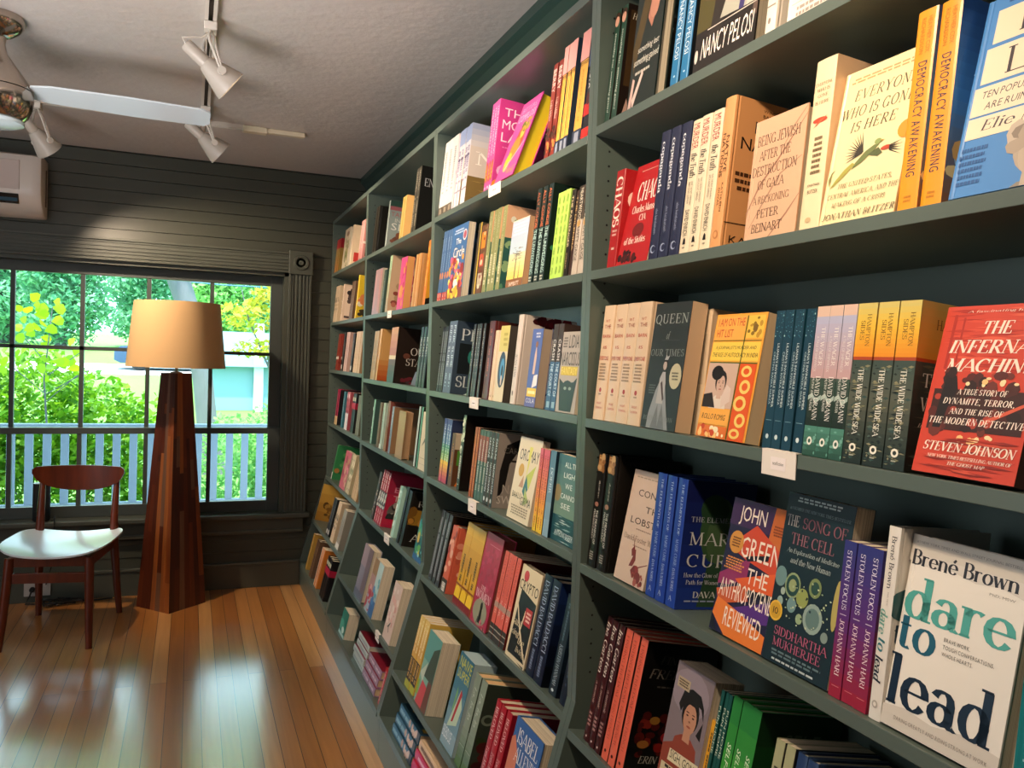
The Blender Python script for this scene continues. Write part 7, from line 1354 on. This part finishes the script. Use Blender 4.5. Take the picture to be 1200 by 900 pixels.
    ('s', 2, 4, 1, 0.7731, 3.0519, 0.639, 215, 141, 42, 'goldblk', 'black hardcover with gold harvest picture', 'h', 11.0),
    ('f', 2, 4, 1, 0.7731, 2.8692, 0.639, 200, 133, 24, 'jungle', 'teal paperback facing out with green leaves', 'p', 11.0),
    ('f', 2, 5, 1, 0.6866, 3.5213, 0.3287, 225, 160, 40, 'greymauve', 'mauve and grey hardcover facing out', 'h', 13.0),
    ('f', 2, 5, 1, 0.6866, 3.2972, 0.3287, 215, 153, 45, 'candy', 'paperback facing out with pink and blue blocks', 'p', 13.0),
    ('f', 2, 5, 1, 0.6866, 2.9476, 0.3287, 212, 112, 60, 'branch', 'cream and rose paperback facing out with a dark branch', 'p', 13.0),
    ('s', 1, 0, 3, 0.778, 4.7367, 1.8528, 200, 131, 44, 'redgold', 'gold hardcover with red top band', 'h', 5.0),
    ('f', 1, 0, 1, 0.778, 4.603, 1.8528, 225, 160, 22, 'vinef', 'cream paperback facing out with green vine', 'p', 5.0),
    ('s', 1, 0, 1, 0.778, 4.3622, 1.8528, 225, 148, 28, 'manf', 'cream paperback with bearded face and red block', 'p', 5.0),
    ('s', 1, 0, 2, 0.778, 4.038, 1.8528, 205, 134, 44, 'pinkw', 'pink and white paperback', 'p', 5.0),
    ('s', 1, 1, 3, 0.778, 4.7367, 1.5638, 215, 141, 44, 'cream1', 'cream paperback with black strokes', 'p', 5.0),
    ('s', 1, 1, 1, 0.778, 4.5839, 1.5638, 210, 139, 28, 'sketchf', 'cream paperback with black ink figures', 'p', 5.0),
    ('s', 1, 1, 2, 0.778, 4.2569, 1.5638, 205, 134, 44, 'brown1', 'brown paperback', 'p', 5.0),
    ('s', 1, 1, 1, 0.778, 4.1466, 1.5638, 225, 148, 28, 'yelf', 'yellow paperback with white flowers', 'p', 5.0),
    ('s', 1, 2, 2, 0.778, 4.6525, 1.2858, 210, 138, 44, 'rust', 'rust red hardcover with white mark', 'h', 5.0),
    ('s', 1, 2, 1, 0.778, 4.5084, 1.2858, 215, 141, 44, 'black1', 'black paperback', 'p', 5.0),
    ('s', 1, 2, 2, 0.778, 4.3875, 1.2858, 215, 141, 44, 'pinkb1', 'dusty pink hardcover', 'h', 5.0),
    ('s', 1, 2, 1, 0.778, 4.2324, 1.2858, 205, 134, 44, 'black1', 'black paperback beside the cream row', 'p', 5.0),
    ('s', 1, 2, 4, 0.778, 4.0152, 1.2858, 212, 139, 44, 'tan1', 'cream and tan paperback', 'p', 5.0),
    ('s', 1, 3, 2, 0.782, 4.6539, 0.9715, 205, 134, 44, 'magcr', 'magenta hardcover with cream foot', 'h', 5.0),
    ('s', 1, 3, 1, 0.782, 4.4804, 0.9715, 200, 131, 44, 'teal1', 'teal paperback', 'p', 5.0),
    ('s', 1, 3, 2, 0.782, 4.3277, 0.9715, 205, 134, 44, 'redwh', 'red and white striped paperback', 'p', 5.0),
    ('s', 1, 3, 2, 0.782, 4.1612, 0.9715, 205, 134, 44, 'blkred', 'black hardcover with red band', 'h', 5.0),
    ('s', 1, 3, 2, 0.782, 4.0178, 0.9715, 200, 131, 44, 'olive1', 'olive grey paperback', 'p', 5.0),
    ('s', 1, 4, 1, 0.7753, 4.7403, 0.647, 205, 135, 28, 'greenf', 'green paperback with white foot', 'p', 11.0),
    ('f', 1, 4, 1, 0.7753, 4.4737, 0.647, 205, 161, 20, 'pinkfl', 'pink floral paperback facing out', 'p', 11.0),
    ('s', 1, 4, 2, 0.7753, 4.199, 0.647, 205, 134, 44, 'creamgr', 'cream and green speckled paperback', 'p', 11.0),
    ('s', 1, 4, 3, 0.7753, 3.9821, 0.647, 205, 134, 44, 'tan1', 'tan hardcover', 'h', 11.0),
    ('s', 1, 5, 1, 0.7041, 4.8407, 0.3917, 215, 142, 28, 'wheat', 'golden hardcover with wheat picture', 'h', 13.0),
    ('s', 1, 5, 2, 0.7041, 4.3619, 0.3917, 205, 134, 44, 'black1', 'black paperback with white foot', 'p', 13.0),
    ('s', 1, 5, 2, 0.7041, 4.215, 0.3917, 210, 138, 44, 'cream1', 'cream and gold paperback', 'p', 13.0),
    ('s', 1, 5, 2, 0.7041, 4.0504, 0.3917, 200, 131, 44, 'grey1', 'grey paperback', 'p', 13.0),
    ('s', 1, 6, 1, 0.6358, 4.6777, 0.1387, 205, 134, 44, 'goldth', 'gold paperback', 'p', 13.0),
    ('s', 1, 6, 2, 0.6358, 4.4873, 0.1387, 205, 134, 44, 'brown1', 'brown hardcover', 'h', 13.0),
    ('s', 1, 6, 2, 0.6358, 4.2833, 0.1387, 205, 134, 44, 'orange1', 'orange paperback with white edge', 'p', 13.0),
    ('s', 1, 6, 3, 0.6358, 4.0518, 0.1387, 205, 134, 44, 'blkred', 'black and plum hardcover', 'h', 13.0),
]
build_sans()
G2, G3 = 'books lying in stacks on the lowest shelf of the third bookcase', 'books lying in stacks on the lowest shelf of the second bookcase'
# (style, binding, height, width, thickness, label, dx, dy) from the bottom up; then x, y, z, lean, group
_n = ['lowest', 'second from the bottom', 'third from the bottom', 'topmost']
STACKS = [
    ([('stackwh', 'h', 0.196, 0.14, 0.026, 'white-spined book lying %s in the stack beside the teal book' % _n[i], (0.004, 0.0, 0.006, 0.008)[i], (0, .003, -.003, .002)[i]) for i in range(4)], 0.640, 3.085, 0.1375, 13, G2),
    ([('stackpur', 'h', 0.212, 0.14, 0.031, 'mauve-spined book lying %s in the stack beside the white-spined ones' % _n[i], (0.0, 0.004, 0.008)[i], (0, .003, -.003)[i]) for i in range(3)], 0.640, 2.858, 0.1375, 13, G2),
    ([('stackblue', 'h', 0.236, 0.16, 0.032, 'blue patterned book lying %s in its stack of three' % _n[i], (0.0, 0.004, 0.008)[i], (0, .003, -.003)[i]) for i in range(3)], 0.640, 2.335, 0.1375, 13, G3),
    ([('stackpink', 'h', 0.215, 0.15, 0.030, 'pink-spined book lying %s in the stack under a cream book' % _n[i], (0.0, 0.004)[i], (0, .003)[i]) for i in range(2)] + [('creambk', 'h', 0.21, 0.14, 0.030, 'cream book lying on top of the pink-spined ones', 0.006, 0.0)], 0.640, 2.105, 0.1375, 13, G3),
]
place_book(Matrix.Translation((0.640, 3.60, 0.1375)) @ Matrix.Rotation(math.radians(13), 4, 'Y') @ Matrix.Rotation(-math.pi / 2, 4, 'Z') @ Matrix.Rotation(0.0, 4, 'Z'), 'tealbk', 'p', 0.11, 0.12, 0.05, 'small teal book facing out beside the white-spined stack', G2)
for k, yy in enumerate((2.78, 2.745)):
    place_book(Matrix.Translation((0.645, yy, 0.1365)) @ Matrix.Rotation(math.radians(13), 4, 'Y'), 'stackred', 'h', 0.13, 0.11, 0.032, 'small red hardcover standing %s beside the mauve-spined stack' % ('first', 'second')[k], G2)

for row in BOOKS: place_run(row)
def stack(items, X, Y, Zs, deg, group):
    a = math.radians(deg); h = 0.001
    for style, kind, H, W, T, label, dx, dy in items:
        lay_flat(X + dx + h * math.sin(a), Y + dy, Zs + h * math.cos(a) - dx * math.tan(a), deg, style, kind, H, W, T, label, group)
        h += T + 0.0008
for row in STACKS: stack(*row)
for c in CARDS:
    t_, w_, h_ = card(*c)
    if c[0] == 4:
        st = [o for o in t_.children if o.name.startswith('sticker')][0]
        vs, fs = [], []
        for p in layout_text('nonfiction', 'n'):
            k = len(vs); vs += [(-0.0021, 0.011 - 0.022 * x, -h_ * 0.56 + 0.005 * y) for x, y in p]; fs.append(tuple(range(k, k + len(p))))
        me = bpy.data.meshes.new('lettering'); me.from_pydata(vs, [], fs); link('lettering', me, st, mat('2a2422', 0.6))
    else:
        st = [o for o in t_.children if o.name.startswith('sticker')][0]
        bm = BM(); box(bm, (-0.0021, -w_ * 0.14, -h_ * 0.53), (-0.00195, w_ * 0.14, -h_ * 0.47)); obj('lettering', bm, mat('5a524e', 0.6), st)
